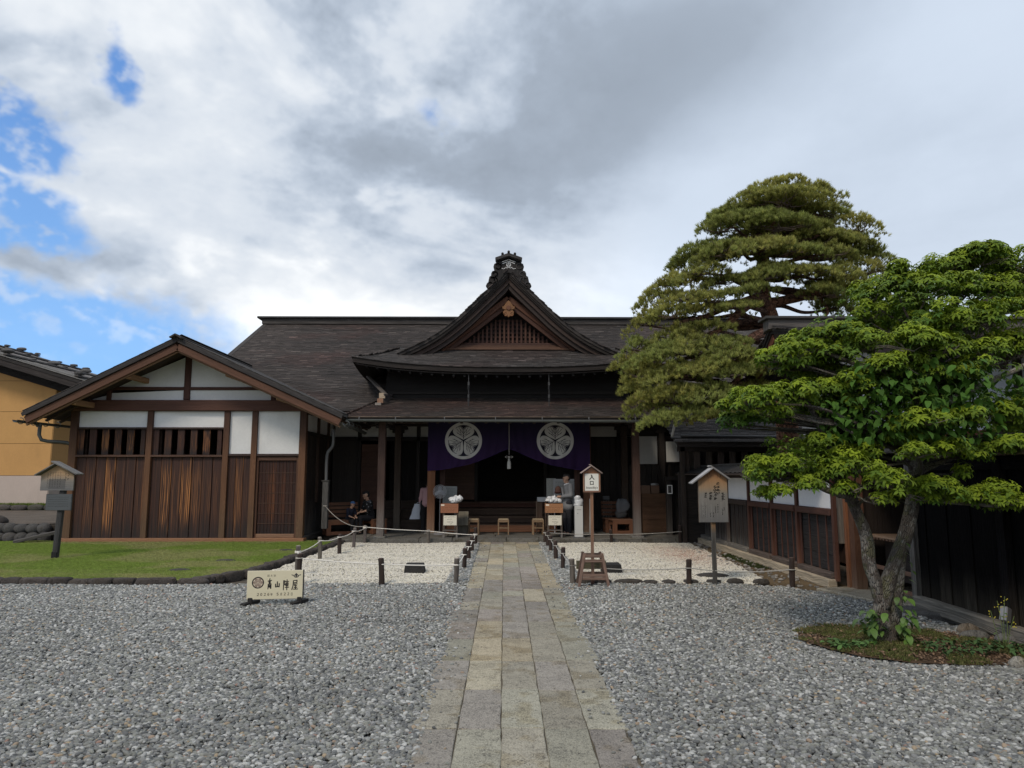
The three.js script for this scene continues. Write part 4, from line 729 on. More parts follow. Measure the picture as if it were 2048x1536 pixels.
  for (let k = 0; k < 27; k++) { const q = (k / 26) * 2 - 1; part('rafter_end', box(P3(0.1 + 3.6 * q, eY(q) - 0.22, -18.1), [0.06, 0.06, 0.4], { tint: [0.014, 0.012, 0.011] }), M.wood, H); }
  for (const x of [-0.9, 1.14]) {
    const g = sub('rain_chain', H); part('rod', pole([P3(x, 4.2, -17.9), P3(x, 3.95, -17.9)], 0.008, { tint: [0.12, 0.12, 0.12], seg: 6 }), M.zinc, g);
    for (let k = 0; k < 6; k++) part('twist', box(P3(x, 3.9 - k * 0.105, -17.9), [0.05, 0.095, 0.018], { tint: [0.055, 0.055, 0.055], rot: [0, k * 0.9, 0] }), M.zinc, g);
  }
  // ---- entrance gable
  const prof = new THREE.CatmullRomCurve3([[2.92, 4.80], [2.42, 5.03], [1.93, 5.31], [1.37, 5.75], [0.86, 6.24], [0.53, 6.56], [0.22, 6.87], [0, 7.1]].map((p) => new THREE.Vector3(p[0], p[1], 0)));
  const zg = -18.6, GR = sub('entrance_gable', H);
  for (const s of [-1, 1]) {
    const S = (a, t) => { const p = prof.getPoint(t), q = s < 0 ? 1 - a : a; return P3(0.12 + s * p.x, p.y, mix(zg, -25, q)); };
    shingles(H, 'gable_roof', S, { seed: 21 + s, tone: toneG, course: 0.07, ns: 6, nt: 22, slab: 0.17, bed: [0.045, 0.038, 0.035] });
    // layered verge, then the brown bargeboards set back beneath it
    const strip = (o0, o1, z0, z1, c, t0 = 0, t1 = 1) => { const L = [], n = 20, pt = (k, o, z) => { const t = mix(t0, t1, k / n), p = prof.getPoint(t), d = prof.getTangent(t); let nx = d.y, ny = -d.x; if (ny > 0) { nx = -nx; ny = -ny; } return P3(0.12 + s * Math.max(0, p.x + nx * o), p.y + ny * o - (p.x + nx * o < 0 ? 0 : 0), z); }; for (let k = 0; k < n; k++) { const A = [pt(k, o0, z0), pt(k + 1, o0, z0), pt(k + 1, o1, z0), pt(k, o1, z0)], B = [pt(k, o1, z0), pt(k + 1, o1, z0), pt(k + 1, o1, z1), pt(k, o1, z1)]; for (const f of [A, B]) L.push(s > 0 ? f : f.reverse()); } return polys(L, { g: 0, tint: c, du: RB(), dv: RB() }); };
    part('verge_layer', strip(-0.012, 0.075, zg + 0.03, zg - 0.3, [0.075, 0.066, 0.062]), M.old, GR);
    part('verge_layer', strip(0.075, 0.16, zg - 0.03, zg - 0.3, [0.036, 0.029, 0.026]), M.old, GR);
    part('verge_layer', strip(0.16, 0.26, zg - 0.09, zg - 0.4, [0.06, 0.036, 0.027]), M.wood, GR);
    part('verge_layer', strip(0.26, 0.36, zg - 0.16, zg - 0.5, [0.045, 0.03, 0.025]), M.wood, GR);
    const A = [0.12, 6.42, -18.98], B = [0.12 + s * 1.82, 4.99, -18.98], b2 = (dy, z, w, c, x0 = 0) => bar(P3(A[0] + s * x0, A[1] - dy - x0 * 0.78, z), P3(B[0], B[1] - dy, z), w, 0.05, { tint: c, b: 0.008 });
    part('bargeboard', b2(0.03, -18.97, 0.15, [0.15, 0.062, 0.032]), M.wood, GR);
    part('bargeboard', b2(0.19, -19.02, 0.12, [0.10, 0.042, 0.025]), M.wood, GR);
  }
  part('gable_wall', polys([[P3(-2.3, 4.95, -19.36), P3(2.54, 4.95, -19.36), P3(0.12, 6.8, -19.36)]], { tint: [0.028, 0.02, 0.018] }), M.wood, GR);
  const under = (x) => 6.14 - Math.abs(x - 0.12) * 0.78;
  const LT = sub('gable_lattice', H);
  for (let k = -12; k <= 12; k++) { const x = 0.12 + k * 0.118, y1 = Math.min(5.86, under(x)); if (y1 > 5.25) part('lattice_bar', box(P3(x, (5.18 + y1) / 2, -19.27), [0.055, y1 - 5.18, 0.035], { tint: vary([0.115, 0.05, 0.032], 0.2), b: 0.004 }), M.wood, LT); }
  for (let k = 0; k < 6; k++) { const y = 5.26 + k * 0.115, w = Math.max(0.1, (6.14 - y) / 0.78 - 0.02); part('lattice_rail', box(P3(0.12, y, -19.31), [w * 2, 0.045, 0.03], { tint: [0.065, 0.028, 0.02], b: 0.004 }), M.wood, LT); }
  for (const [y, h, z, w, c] of [[5.155, 0.07, -19.22, 3.2, [0.08, 0.034, 0.022]], [5.085, 0.06, -19.17, 3.45, [0.12, 0.06, 0.036]], [5.03, 0.05, -19.1, 3.65, [0.16, 0.08, 0.045]], [4.985, 0.04, -19.05, 3.8, [0.14, 0.07, 0.04]]]) part('sill_board', box(P3(0.12, y, z), [w, h, 0.16], { tint: c, b: 0.006 }), M.wood, LT);
  // pendant carved under the apex
  const pend = [[0, 0.26], [0.06, 0.20], [0.14, 0.08], [0.19, 0.06], [0.18, 0.0], [0.13, -0.02], [0.07, -0.03], [0.12, -0.06], [0.165, -0.10], [0.15, -0.17], [0.09, -0.21], [0.04, -0.235], [0, -0.26]];
  const full = pend.concat(pend.slice(1, -1).reverse().map((p) => [-p[0], p[1]]));
  const pg = sub('gable_pendant', H);
  part('carving', tintUV(extrude(full.slice().reverse(), 0.05, { bev: 0.012, tint: [0.32, 0.16, 0.07] })).scale(0.86, 0.86, 1).translate(...P3(0.12, 6.08, -18.93)), M.wood, pg);
  part('boss', tint(new THREE.CylinderGeometry(0.065, 0.075, 0.05, 6).rotateX(Math.PI / 2).translate(...P3(0.12, 6.10, -18.86)), [0.16, 0.07, 0.04]), M.plain, pg);
  for (const s of [-1, 1]) part('scroll', tint(new THREE.TorusGeometry(0.05, 0.014, 6, 16, 5).rotateZ(s > 0 ? 1.2 : -2.2).translate(...P3(0.12 + s * 0.08, 5.93, -18.87)), [0.28, 0.13, 0.06]), M.plain, pg);
  // ridge-end board with scrolls, white chevrons and crest, small roof and three logs
  const O = sub('ridge_end_ornament', H), oz = -18.55;
  const half = [[0, 7.36], [0.14, 7.33], [0.15, 7.27], [0.20, 7.275], [0.30, 7.265], [0.375, 7.225], [0.395, 7.16], [0.375, 7.09], [0.37, 7.04], [0.43, 7.02], [0.455, 6.97], [0.46, 6.90], [0.505, 6.87], [0.52, 6.80], [0.535, 6.72], [0.57, 6.69], [0.595, 6.63], [0.56, 6.575], [0.48, 6.555], [0.30, 6.72], [0.12, 6.95], [0, 7.0]];
  const oPts = half.concat(half.slice(1, -1).reverse().map((p) => [-p[0], p[1]])).reverse();
  part('carved_board', tintUV(extrude(oPts, 0.1, { bev: 0.015, tint: [0.04, 0.036, 0.035] })).translate(...P3(0.12, 0, oz - 0.1)), M.old, O);
  for (const s of [-1, 1]) {
    for (const [x, y, R0, a0, len] of [[0.28, 7.16, 0.075, 0.6, 5.2], [0.36, 6.95, 0.06, 0.2, 4.8], [0.44, 6.80, 0.055, 0.8, 3.0], [0.40, 6.76, 0.10, 0.9, 2.4], [0.50, 6.66, 0.06, 0.7, 2.6]]) part('scroll', tint(new THREE.TorusGeometry(R0, 0.012, 6, 18, len).rotateZ(a0).scale(s, 1, 1).translate(...P3(0.12 + s * x, y, oz + 0.03)), [0.055, 0.05, 0.05]), M.plain, O);
    part('cap_slope', bar(P3(0.12 + s * 0.002, 7.455, oz - 0.02), P3(0.12 + s * 0.35, 7.33, oz - 0.02), 0.085, 0.34, { tint: [0.085, 0.08, 0.08], b: 0.01 }), M.old, O);
    for (const y of [7.345, 7.295]) part('white_chevron', bar(P3(0.12 + s * 0.004, y, oz + 0.016), P3(0.12 + s * 0.165, y - 0.06, oz + 0.016), 0.022, 0.018, { tint: [0.75, 0.75, 0.74], b: 0.002 }), M.plain, O);
    part('white_wave', tint(new THREE.TubeGeometry(new THREE.CatmullRomCurve3([[0, 7.145], [0.05, 7.12], [0.08, 7.145], [0.11, 7.105], [0.15, 7.10], [0.19, 7.115]].map((p) => new THREE.Vector3(p[0] * s, p[1], 0))), 20, 0.008, 5).translate(...P3(0.12, -0.01, oz + 0.022)), [0.75, 0.75, 0.74]), M.plain, O);
  }
  part('crest_ring', tint(new THREE.TorusGeometry(0.062, 0.011, 6, 6).rotateZ(Math.PI / 6).translate(...P3(0.12, 7.20, oz + 0.022)), [0.72, 0.73, 0.73]), M.plain, O);
  for (let k = 0; k < 3; k++) part('crest_leaf', tint(new THREE.SphereGeometry(0.02, 8, 6).scale(1, 1, 0.4).translate(...P3(0.12 + 0.026 * Math.sin(k * 2.094), 7.20 + 0.026 * Math.cos(k * 2.094), oz + 0.022)), [0.5, 0.52, 0.52]), M.plain, O);
  for (const [x, y] of [[0, 7.53], [-0.165, 7.475], [0.165, 7.475]]) part('ridge_log', pole([P3(0.12 + x, y, oz + 0.14), P3(0.12 + x, y, oz - 0.35)], 0.036, { seg: 10, tint: [0.05, 0.046, 0.045] }), M.old, O);
  part('ridge_roll', box(P3(0.12, 7.22, -21.8), [0.34, 0.18, 6.3], { tint: [0.06, 0.055, 0.053] }), M.old, H);
  // rain boards where the main roof meets the porch
  part('rain_board', bar(P3(-3.0, 3.62, -17.98), P3(-3.62, 4.20, -18.75), 0.05, 0.10, { tint: [0.15, 0.13, 0.115] }), M.old, H);
  part('verge_end', [box(P3(-3.1, 3.60, -18.0), [0.15, 0.14, 0.05], { tint: [0.62, 0.50, 0.36] }), box(P3(-3.14, 3.47, -17.98), [0.15, 0.11, 0.05], { tint: [0.42, 0.24, 0.15] }), box(P3(-3.19, 3.36, -17.96), [0.15, 0.11, 0.05], { tint: [0.42, 0.38, 0.34] })], M.wood, H);
  part('verge_end', box(P3(3.9, 2.62, -16.32), [0.05, 0.30, 0.05], { tint: [0.5, 0.5, 0.48], rot: [0, 0, -0.25] }), M.wood, H);
  // ---- eastern wing wall
  W(4.35, 5.55, 2.30, 2.45, -17.25, C.white, 'plaster_panel', M.plaster); W(5.65, 6.9, 2.30, 2.45, -17.25, C.white, 'plaster_panel', M.plaster);
  W(4.2, 7.2, 2.45, 2.62, -17.2, C.black, 'wall_plate', M.wood, 0.14);
  W(4.2, 7.2, 2.16, 2.30, -17.2, [0.05, 0.038, 0.032], 'rail', M.wood, 0.12);
  for (let k = 0; k < 9; k++) W(4.3 + k * 0.29, 4.3 + k * 0.29 + (k ? 0.15 : 0.17), 1.66, 2.16, -17.22, vary([0.11, 0.085, 0.07], 0.2), 'slat', M.old, 0.04);
  W(4.2, 7.2, 0.0, 1.66, -17.24, [0.04, 0.032, 0.028], 'wall_board', M.old);
  part('gutter_pipe', pipe([P3(4.1, 2.50, -16.45), P3(7.2, 2.46, -16.45)], 0.035, [0.09, 0.09, 0.09]), M.zinc, H);
  W(4.25, 4.36, 0, 2.5, -17.2, [0.06, 0.045, 0.037], 'wall_post', M.old, 0.12);
}

// ================================================================ the fence, gate, dark board wall and white-walled house on the east side
{
  const r = rng(301), F0 = thing('plaster_topped_fence', 'low roofed fence, white plaster above dark boards, running from the porch to the gate', 'fence', [4.8, 0, -13.8]);
  const L = (x, y, z) => [x - 4.8, y, z + 13.8], zs = [-17.55, -16.4, -15.28, -13.93, -12.75, -11.65, -10.35];
  part('foundation', box(L(4.69, 0.055, -13.95), [0.14, 0.13, 7.2], { tint: [0.66, 0.56, 0.41], b: 0.012 }), M.old, F0);
  for (let i = 0; i < zs.length; i++) part('post', post(L(4.76, 0.86, zs[i]), [0.05, 1.52, 0.075], worn(i > 2 ? [0.11, 0.042, 0.026] : [0.09, 0.055, 0.042], i > 2 ? [0.2, 0.09, 0.055] : [0.2, 0.185, 0.165], 0.15, 0.2)), M.wood, F0);
  for (let i = 0; i < zs.length - 1; i++) {
    const a = zs[i] + 0.06, b = zs[i + 1] - 0.06, m = (a + b) / 2, w = b - a, near = i > 2;
    part('bottom_rail', box(L(4.75, 0.15, m), [0.12, 0.10, w], { tint: near ? [0.17, 0.13, 0.11] : [0.24, 0.225, 0.2] }), M.old, F0);
    part('middle_rail', box(L(4.765, 1.06, m), [0.1, 0.10, w], { tint: near ? [0.10, 0.04, 0.026] : [0.06, 0.042, 0.035] }), M.wood, F0);
    part('plaster_panel', box(L(4.80, 1.33, m), [0.06, 0.44, w], { tint: C.white, b: 0.004 }), M.plaster, F0);
    const nb = near ? 4 : 5;
    if (near) for (let k = 0; k < 4; k++) part('board', box(L(4.82, 0.32 + k * 0.23, m), [0.03, 0.226, w], { tint: vary([0.028, 0.024, 0.023], 0.15), g: 2 }), M.old, F0);
    else for (let k = 0; k < 8; k++) part('board', post(L(4.82 + 0.006 * (k % 2), 0.6, a + (k + 0.5) * w / 8), [0.03, 0.82, w / 8 - 0.004], worn([0.045, 0.036, 0.032], vary([0.16, 0.15, 0.135], 0.3, r), 0.12, 0.22)), M.old, F0);
    for (let k = 1; k < nb; k++) part('batten', post(L(4.80, 0.6, a + k * w / nb), [0.016, 0.82, 0.034], worn(near ? [0.11, 0.042, 0.027] : [0.05, 0.038, 0.033], near ? [0.14, 0.075, 0.055] : [0.15, 0.14, 0.125], 0.1, 0.15)), M.wood, F0);
    if (near) { part('frame_edge', box(L(4.78, 0.6, a + 0.02), [0.02, 0.82, 0.03], { tint: [0.11, 0.042, 0.027] }), M.wood, F0); part('frame_edge', box(L(4.78, 0.6, b - 0.02), [0.02, 0.82, 0.03], { tint: [0.11, 0.042, 0.027] }), M.wood, F0); }
  }
  part('top_rail', box(L(4.78, 1.575, -13.85), [0.12, 0.07, 7.4], { tint: [0.05, 0.035, 0.03] }), M.wood, F0);
  // its little roof: corrugated strips either side of a ridge batten
  const rf = sub('fence_roof', F0);
  for (const s of [-1, 1]) {
    const pts = [], n = 60; const Lr = [];
    for (let k = 0; k < n; k++) { const z0 = mix(-18.1, -10.4, k / n), z1 = mix(-18.1, -10.4, (k + 1) / n), w = (k % 2) * 0.018, w2 = ((k + 1) % 2) * 0.018; const A = L(4.82, 1.80 + w, z0), B = L(4.82, 1.80 + w2, z1), Cc = L(4.82 + s * 0.5, 1.635 + w2, z1), D = L(4.82 + s * 0.5, 1.635 + w, z0); Lr.push(s < 0 ? [A, B, Cc, D].reverse() : [A, B, Cc, D]); }
    part('roof_sheet', polys(Lr, { tint: [0.045, 0.04, 0.038] }), M.old, rf);
    part('eave_board', box(L(4.82 + s * 0.48, 1.615, -14.25), [0.03, 0.035, 7.7], { tint: [0.09, 0.07, 0.06] }), M.wood, rf);
  }
  part('ridge_batten', box(L(4.82, 1.815, -14.25), [0.12, 0.05, 7.7], { tint: [0.09, 0.085, 0.08] }), M.old, rf);
}
{
  const g = thing('side_doorway', 'dark narrow doorway and post beside the porch, under the fence roof', 'doorway', [4.3, 0, -18.3]);
  part('post', post([-0.12, 0.8, 0.1], [0.13, 1.5, 0.13], worn([0.04, 0.033, 0.03], [0.1, 0.09, 0.08])), M.wood, g);
  part('post', post([0.42, 0.8, 0.35], [0.12, 1.5, 0.12], worn([0.04, 0.033, 0.03], [0.1, 0.09, 0.08])), M.wood, g);
  for (let k = 0; k < 4; k++) part('door_board', box([0.02 + k * 0.11, 0.78, -0.1], [0.105, 1.42, 0.03], { tint: vary([0.035, 0.03, 0.028], 0.2) }), M.old, g);
  part('lintel', box([0.15, 1.52, 0.2], [0.75, 0.1, 0.14], { tint: C.black }), M.wood, g);
}
{
  const g = thing('framed_notice', 'small white framed notice hung on the dark doorway post', 'notice', [4.18, 1.24, -18.05]);
  part('frame', [box([0, 0.10, 0], [0.13, 0.02, 0.02], { tint: C.white }), box([0, -0.10, 0], [0.13, 0.02, 0.02], { tint: C.white }), box([-0.055, 0, 0], [0.02, 0.2, 0.02], { tint: C.white }), box([0.055, 0, 0], [0.02, 0.2, 0.02], { tint: C.white })], M.plain, g);
  part('panel', box([0, 0, -0.006], [0.1, 0.18, 0.01], { tint: [0.05, 0.05, 0.05] }), M.plain, g);
}
tag(part('bamboo_drain', [pole([[4.62, 0.12, -17.72], [4.62, 1.02, -17.7]], 0.075, { tint: [0.03, 0.028, 0.027], seg: 14 }), ...[0.3, 0.62, 0.95].map((y) => pole([[4.62, y, -17.71], [4.62, y + 0.03, -17.71]], 0.082, { tint: [0.045, 0.042, 0.04], seg: 14 }))], M.wood), 'dark round wooden drain barrel against the corner by the side doorway', 'barrel');

// ---- gate beside the tree
{
  const g = thing('wooden_gate', 'wooden gate opening with orange brown posts and a dark recess behind the leafy tree', 'gate', [4.9, 0, -9.5]);
  part('post', post([0.03, 1.0, -0.55], [0.15, 2.0, 0.15], worn([0.13, 0.058, 0.03], [0.30, 0.20, 0.13], 0.06, 0.12)), M.wood, g);
  part('post', post([-0.05, 0.95, -0.66], [0.06, 1.9, 0.07], worn([0.28, 0.11, 0.045], [0.40, 0.22, 0.12], 0.06, 0.1)), M.wood, g);
  part('post', post([0.17, 1.0, 0.62], [0.1, 2.0, 0.1], worn([0.22, 0.205, 0.185], [0.17, 0.16, 0.145])), M.old, g);
  part('lintel', box([0.1, 1.95, 0.0], [0.14, 0.14, 1.4], { tint: [0.15, 0.14, 0.13] }), M.old, g);
  for (let k = 0; k < 9; k++) part('back_board', box([1.1, 1.0, -0.75 + k * 0.19], [0.04, 2.0, 0.185], { tint: vary([0.06, 0.035, 0.026], 0.2) }), M.wood, g);
  part('side_board', box([0.6, 1.0, -0.72], [1.0, 2.0, 0.04], { tint: [0.04, 0.028, 0.023] }), M.wood, g);
  part('side_board', box([0.7, 1.0, 0.72], [0.9, 2.0, 0.04], { tint: [0.04, 0.028, 0.023] }), M.wood, g);
  part('ceiling', box([0.6, 2.06, 0], [1.2, 0.05, 1.5], { tint: C.dark }), M.wood, g);
}
{
  const g = thing('wooden_counter', 'slim wooden counter with a slatted pale top standing in the gate recess', 'counter', [5.28, 0, -9.45]);
  part('top', box([0, 0.77, -0.05], [0.42, 0.03, 1.15], { tint: [0.42, 0.27, 0.17] }), M.wood, g);
  for (let k = 0; k < 14; k++) part('top_slat', box([-0.19, 0.745, -0.57 + k * 0.08], [0.05, 0.03, 0.035], { tint: [0.2, 0.12, 0.08] }), M.wood, g);
  for (const [x, z] of [[-0.17, -0.55], [-0.17, 0.45], [0.17, -0.55], [0.17, 0.45]]) part('leg', box([x, 0.38, z], [0.05, 0.76, 0.05], { tint: [0.38, 0.24, 0.15] }), M.wood, g);
  for (const y of [0.12, 0.36]) part('rail', box([-0.17, y, -0.05], [0.035, 0.05, 0.95], { tint: [0.26, 0.15, 0.1] }), M.wood, g);
  part('front_panel', box([0.0, 0.45, -0.05], [0.02, 0.5, 0.95], { tint: [0.035, 0.025, 0.02] }), M.wood, g);
}
struct('gate_pavement', prism([[4.35, -10.12], [4.8, -10.22], [6.1, -10.25], [6.1, -8.7], [5.0, -8.75], [4.62, -9.2]], -0.05, 0.045, 0.015, { tint: [0.42, 0.37, 0.28] }), M.stone);
tag(part('flat_rock', prism([[4.75, -8.75], [5.25, -8.7], [5.1, -8.15], [4.7, -8.3], [4.6, -8.6]], -0.05, 0.05, 0.02, { tint: [0.15, 0.145, 0.14] }), M.rock), 'flat grey stepping slab at the foot of the dark board wall, next to the gate', 'stone slab');

const charred = new THREE.MeshPhysicalMaterial({ map: oldMap, bumpMap: oldB, bumpScale: 0.006, roughness: 0.95, specularIntensity: 0.12, vertexColors: true });
// ---- dark board wall running out of the picture
{
  const r = rng(331), x0 = 5.07, z0 = -8.82, x1 = 4.86, z1 = -4.3, dx = x1 - x0, dz = z1 - z0, len = Math.hypot(dx, dz), ry = Math.atan2(dx, dz);
  const w = thing('dark_board_wall', 'tall black weathered board wall with a pale sill beam, beside the leafy tree', 'wall', [x0, 0, z0], ry);
  part('sill', box([-0.04, 0.08, len / 2], [0.16, 0.15, len], { tint: [0.27, 0.25, 0.215] }), M.old, w);
  part('cap', box([0, 1.83, len / 2], [0.24, 0.07, len + 0.1], { tint: [0.20, 0.155, 0.11] }), M.old, w);
  part('head_rail', box([-0.02, 1.72, len / 2], [0.08, 0.14, len], { tint: [0.012, 0.011, 0.012] }), charred, w);
  part('end_post', post([-0.02, 0.95, 0.0], [0.11, 1.9, 0.09], worn([0.16, 0.15, 0.14], [0.25, 0.235, 0.21])), M.old, w);
  for (const z of [1.72, 3.3]) part('batten_post', post([-0.045, 0.9, z], [0.07, 1.75, 0.12], worn([0.014, 0.013, 0.014], [0.07, 0.062, 0.05], 0.12, 0.2)), charred, w);
  const n = 20, pw = len / n;
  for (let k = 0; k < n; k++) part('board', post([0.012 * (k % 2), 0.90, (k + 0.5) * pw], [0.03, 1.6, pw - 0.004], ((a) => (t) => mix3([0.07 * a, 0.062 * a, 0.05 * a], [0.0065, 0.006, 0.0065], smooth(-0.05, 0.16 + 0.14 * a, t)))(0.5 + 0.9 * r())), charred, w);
}
{
  const s = thing('garden_spotlight', 'small grey spotlight on a stake by the foot of the black wall', 'spotlight', [4.82, 0, -7.0]);
  part('housing', [box([0, 0.27, 0], [0.10, 0.14, 0.07], { tint: [0.30, 0.30, 0.31], rot: [0, 0.6, -0.35] })], M.metal, s);
  part('stake', pole([[0.02, 0, 0], [0.01, 0.2, 0]], 0.012, { tint: [0.12, 0.12, 0.12], seg: 8 }), M.metal, s);
}

// ---- white-walled house behind fence and tree
{
  const H = thing('white_walled_house', 'white plastered side house with dark shingled roof behind the leafy tree', 'house', [6.2, 0, -11.5]);
  const L = (x, y, z) => [x - 6.2, y, z + 11.5], r = rng(351);
  const rid = [4.42, -13.4], back = [3.36, -14.95], front = [2.95, -7.2];
  part('gable_wall', polys([[L(6.2, 2.17, -7.6), L(6.2, 2.17, -14.7), L(6.2, 3.4, -14.7), L(6.2, 4.3, -13.4), L(6.2, 2.98, -7.6)].reverse()], { tint: C.white }), M.plaster, H);
  part('wall_board', polys([[L(6.22, 0, -7.6), L(6.22, 0, -14.7), L(6.22, 2.05, -14.7), L(6.22, 2.05, -7.6)].reverse()], { tint: C.dark }), M.wood, H);
  part('wall_core', box(L(8.2, 1.4, -11.2), [3.8, 2.7, 7], { tint: C.dark }), M.wood, H);
  part('beam', box(L(6.19, 2.11, -11.15), [0.12, 0.13, 7.1], { tint: [0.30, 0.085, 0.05] }), M.wood, H);
  for (const z of [-9.3, -11.2, -13.2]) part('post', box(L(6.18, 1.2, z), [0.1, 1.7, 0.12], { tint: [0.28, 0.26, 0.24] }), M.old, H);
  for (const z of [-8.4, -12.2]) part('stud', box(L(6.18, 2.7, z), [0.06, 1.05, 0.1], { tint: [0.07, 0.05, 0.04] }), M.wood, H);
  const sl = (a, b) => bil(L(5.15, a[0], a[1]), L(12.5, a[0], a[1]), L(5.15, b[0], b[1]), L(12.5, b[0], b[1])), tone = roofTone([0.12, 0.105, 0.098], 861, 0.25);
  shingles(H, 'roof', sl(front, rid), { seed: 31, tone, course: 0.08, wide: 0.2 });
  shingles(H, 'roof', bil(L(12.5, back[0], back[1]), L(5.15, back[0], back[1]), L(12.5, rid[0], rid[1]), L(5.15, rid[0], rid[1])), { seed: 32, tone, course: 0.08, wide: 0.2 });
  part('ridge_box', box(L(8.9, 4.46, -13.4), [7.7, 0.20, 0.3], { tint: [0.17, 0.155, 0.145], b: 0.01 }), M.old, H);
  part('ridge_cap', box(L(8.9, 4.58, -13.4), [7.85, 0.05, 0.44], { tint: [0.10, 0.095, 0.09] }), M.old, H);
  for (const [a, b] of [[rid, back], [rid, front]]) {
    part('bargeboard', bar(L(5.2 + (b === front ? 0.02 : 0), a[0] - 0.17, a[1]), L(5.2, b[0] - 0.17, b[1]), 0.20, 0.05, { tint: b === front ? [0.07, 0.04, 0.03] : [0.26, 0.09, 0.045] }), M.wood, H);
    part('verge_edge', bar(L(5.13, a[0] + 0.0, a[1]), L(5.13, b[0] + 0.0, b[1]), 0.10, 0.03, { tint: [0.05, 0.043, 0.04] }), M.old, H);
  }
}

// ================================================================ far west: ochre house with stones on its roof, rough stone wall, raised road
struct('raised_road', sheet([[-40, -17.9], [-11.2, -17.9], [-10.9, -18.6], [-11.0, -24.6], [-40, -24.6]], 6, () => 0.41, { tint: [0.17, 0.155, 0.145] }), M.dirt);
struct('far_terrace', sheet([[-60, -24.6], [-10, -24.6], [-10, -60], [-60, -60]], 20, () => 0.40, { tint: [0.14, 0.16, 0.06] }), M.dirt);
{
  const H = thing('ochre_house', 'ochre panelled house with grey board roof weighted by stones, beyond the lawn', 'house', [-16.4, 0.4, -26]);
  const zf = 0;
  const rows = [[0, 1.18, [0.60, 0.50, 0.44]], [1.18, 2.33, [0.66, 0.37, 0.135]], [2.33, 3.49, [0.66, 0.375, 0.135]], [3.49, 4.62, [0.665, 0.38, 0.14]], [4.62, 6.3, [0.66, 0.38, 0.145]]];
  for (const [a, b, c] of rows) {
    part('wall_panel', polys([[[-9, a + 0.006, 0], [0, a + 0.006, 0], [0, Math.min(b, 4.72) - 0.006, 0], [-9 + (b > 5 ? 0 : 0), b - 0.006, 0]]], { tint: c }), M.plaster, H);
    if (a < 4.6) part('side_panel', box([0.012, (a + b) / 2, -4], [0.04, b - a - 0.012, 7.98], { tint: c.map((v) => v * 0.75), b: 0.004 }), M.plaster, H);
  }
  part('wall_core', box([-4.52, 2.35, -4.05], [9, 4.7, 7.9], { tint: [0.2, 0.12, 0.06], b: 0 }), M.plaster, H);
  const m = 0.3, Y = (x) => 4.62 - x * m, x0 = -9, x1 = 2.2, zA = 1.0, zB = -8.6;
  part('roof_deck', roofSlab((s, t) => { const x = mix(x1, x0, t); return [x, Y(x) + 0.32, mix(zA, zB, 1 - s)]; }, 3, 3, 0.10, [0.05, 0.045, 0.043]), M.old, H);
  part('fascia', bar([x0, Y(x0) + 0.12, zA - 0.05], [x1, Y(x1) + 0.12, zA - 0.05], 0.22, 0.05, { tint: [0.06, 0.05, 0.047] }), M.old, H);
  part('soffit_beam', bar([x0, Y(x0) - 0.14, 0.06], [x1 - 1.6, Y(x1 - 1.6) - 0.14, 0.06], 0.34, 0.1, { tint: [0.035, 0.032, 0.032] }), M.old, H);
  const r = rng(371), rb = sub('roof_boards', H);
  for (let k = 0; k < 34; k++) { const z = mix(zA - 0.1, zB + 0.1, k / 33), a = [x0, Y(x0) + 0.36 + 0.03 * (k % 2), z], b = [x1 + 0.05 * r(), Y(x1) + 0.36 + 0.03 * (k % 2), z]; part('roof_board', bar(a, b, 0.03, 0.25, { tint: vary([0.30, 0.29, 0.285], 0.25, r) }), M.old, rb); }
  for (let j = 0; j < 4; j++) { const x = mix(x1 - 0.9, x0 + 1.6, j / 3.4); part('batten', box([x, Y(x) + 0.45, (zA + zB) / 2], [0.14, 0.06, zA - zB], { tint: [0.14, 0.13, 0.125] }), M.old, rb);
    for (let k = 0; k < 9; k++) { const z = mix(zA - 0.35, zB + 0.3, k / 8) + (r() - 0.5) * 0.7, s = 0.11 + 0.13 * r() * r() + 0.05 * r(), l = 0.09 + 0.12 * r(); if (r() < 0.12) continue; part('roof_stone', rock(s * 1.15, s * 0.42, s * 0.85, 380 + j * 20 + k, { det: 2, rough: 0.3, boxy: 0.3 * r(), tint: [l, l * 0.98, l * 0.97] }).translate(x + (r() - 0.5) * 0.2, Y(x) + 0.46 + s * 0.5, z), M.rock, rb); } }
}
{
  const w = thing('cobble_wall', 'low wall of two rows of dark rounded cobbles at the western end of the lawn', 'stone wall', [-12.4, 0, -17.7]);
  const r = rng(401);
  for (let j = 0; j < 2; j++) for (let k = 0; k < 20; k++) { const l = 0.075 + 0.06 * r(), t = k / 20, x = mix(1.25, -4.2, t) - j * 0.08; part('cobble', rock(0.15 + 0.03 * r(), 0.125 + 0.02 * r(), 0.15, 410 + j * 30 + k, { det: 2, rough: 0.1, tint: [l, l * 0.96, l * 0.92] }).translate(x, 0.09 + j * 0.21, j * -0.1 + t * 0.1), M.rock, w); }
  part('backing', box([-1.6, 0.14, -0.35], [6.2, 0.5, 0.3], { tint: [0.05, 0.045, 0.04] }), M.dirt, w);
}
{
  const w = thing('kerb_stones', 'row of dark stones along the foot of the ochre house', 'stone edging', [-17.5, 0.4, -24.9]);
  const r = rng(431); for (let k = 0; k < 9; k++) part('stone', rock(0.30, 0.13, 0.16, 440 + k, { det: 2, boxy: 0.3, tint: vary([0.10, 0.09, 0.08], 0.3, r) }).translate(2.0 - k * 0.56, 0.08, 0), M.rock, w);
}
tag(part('boulder', rock(0.35, 0.17, 0.25, 461, { det: 3, tint: [0.08, 0.068, 0.06] }).translate(-12.75, 0.45, -18.2), M.rock), 'dark boulder on the raised road above the cobble wall', 'boulder');
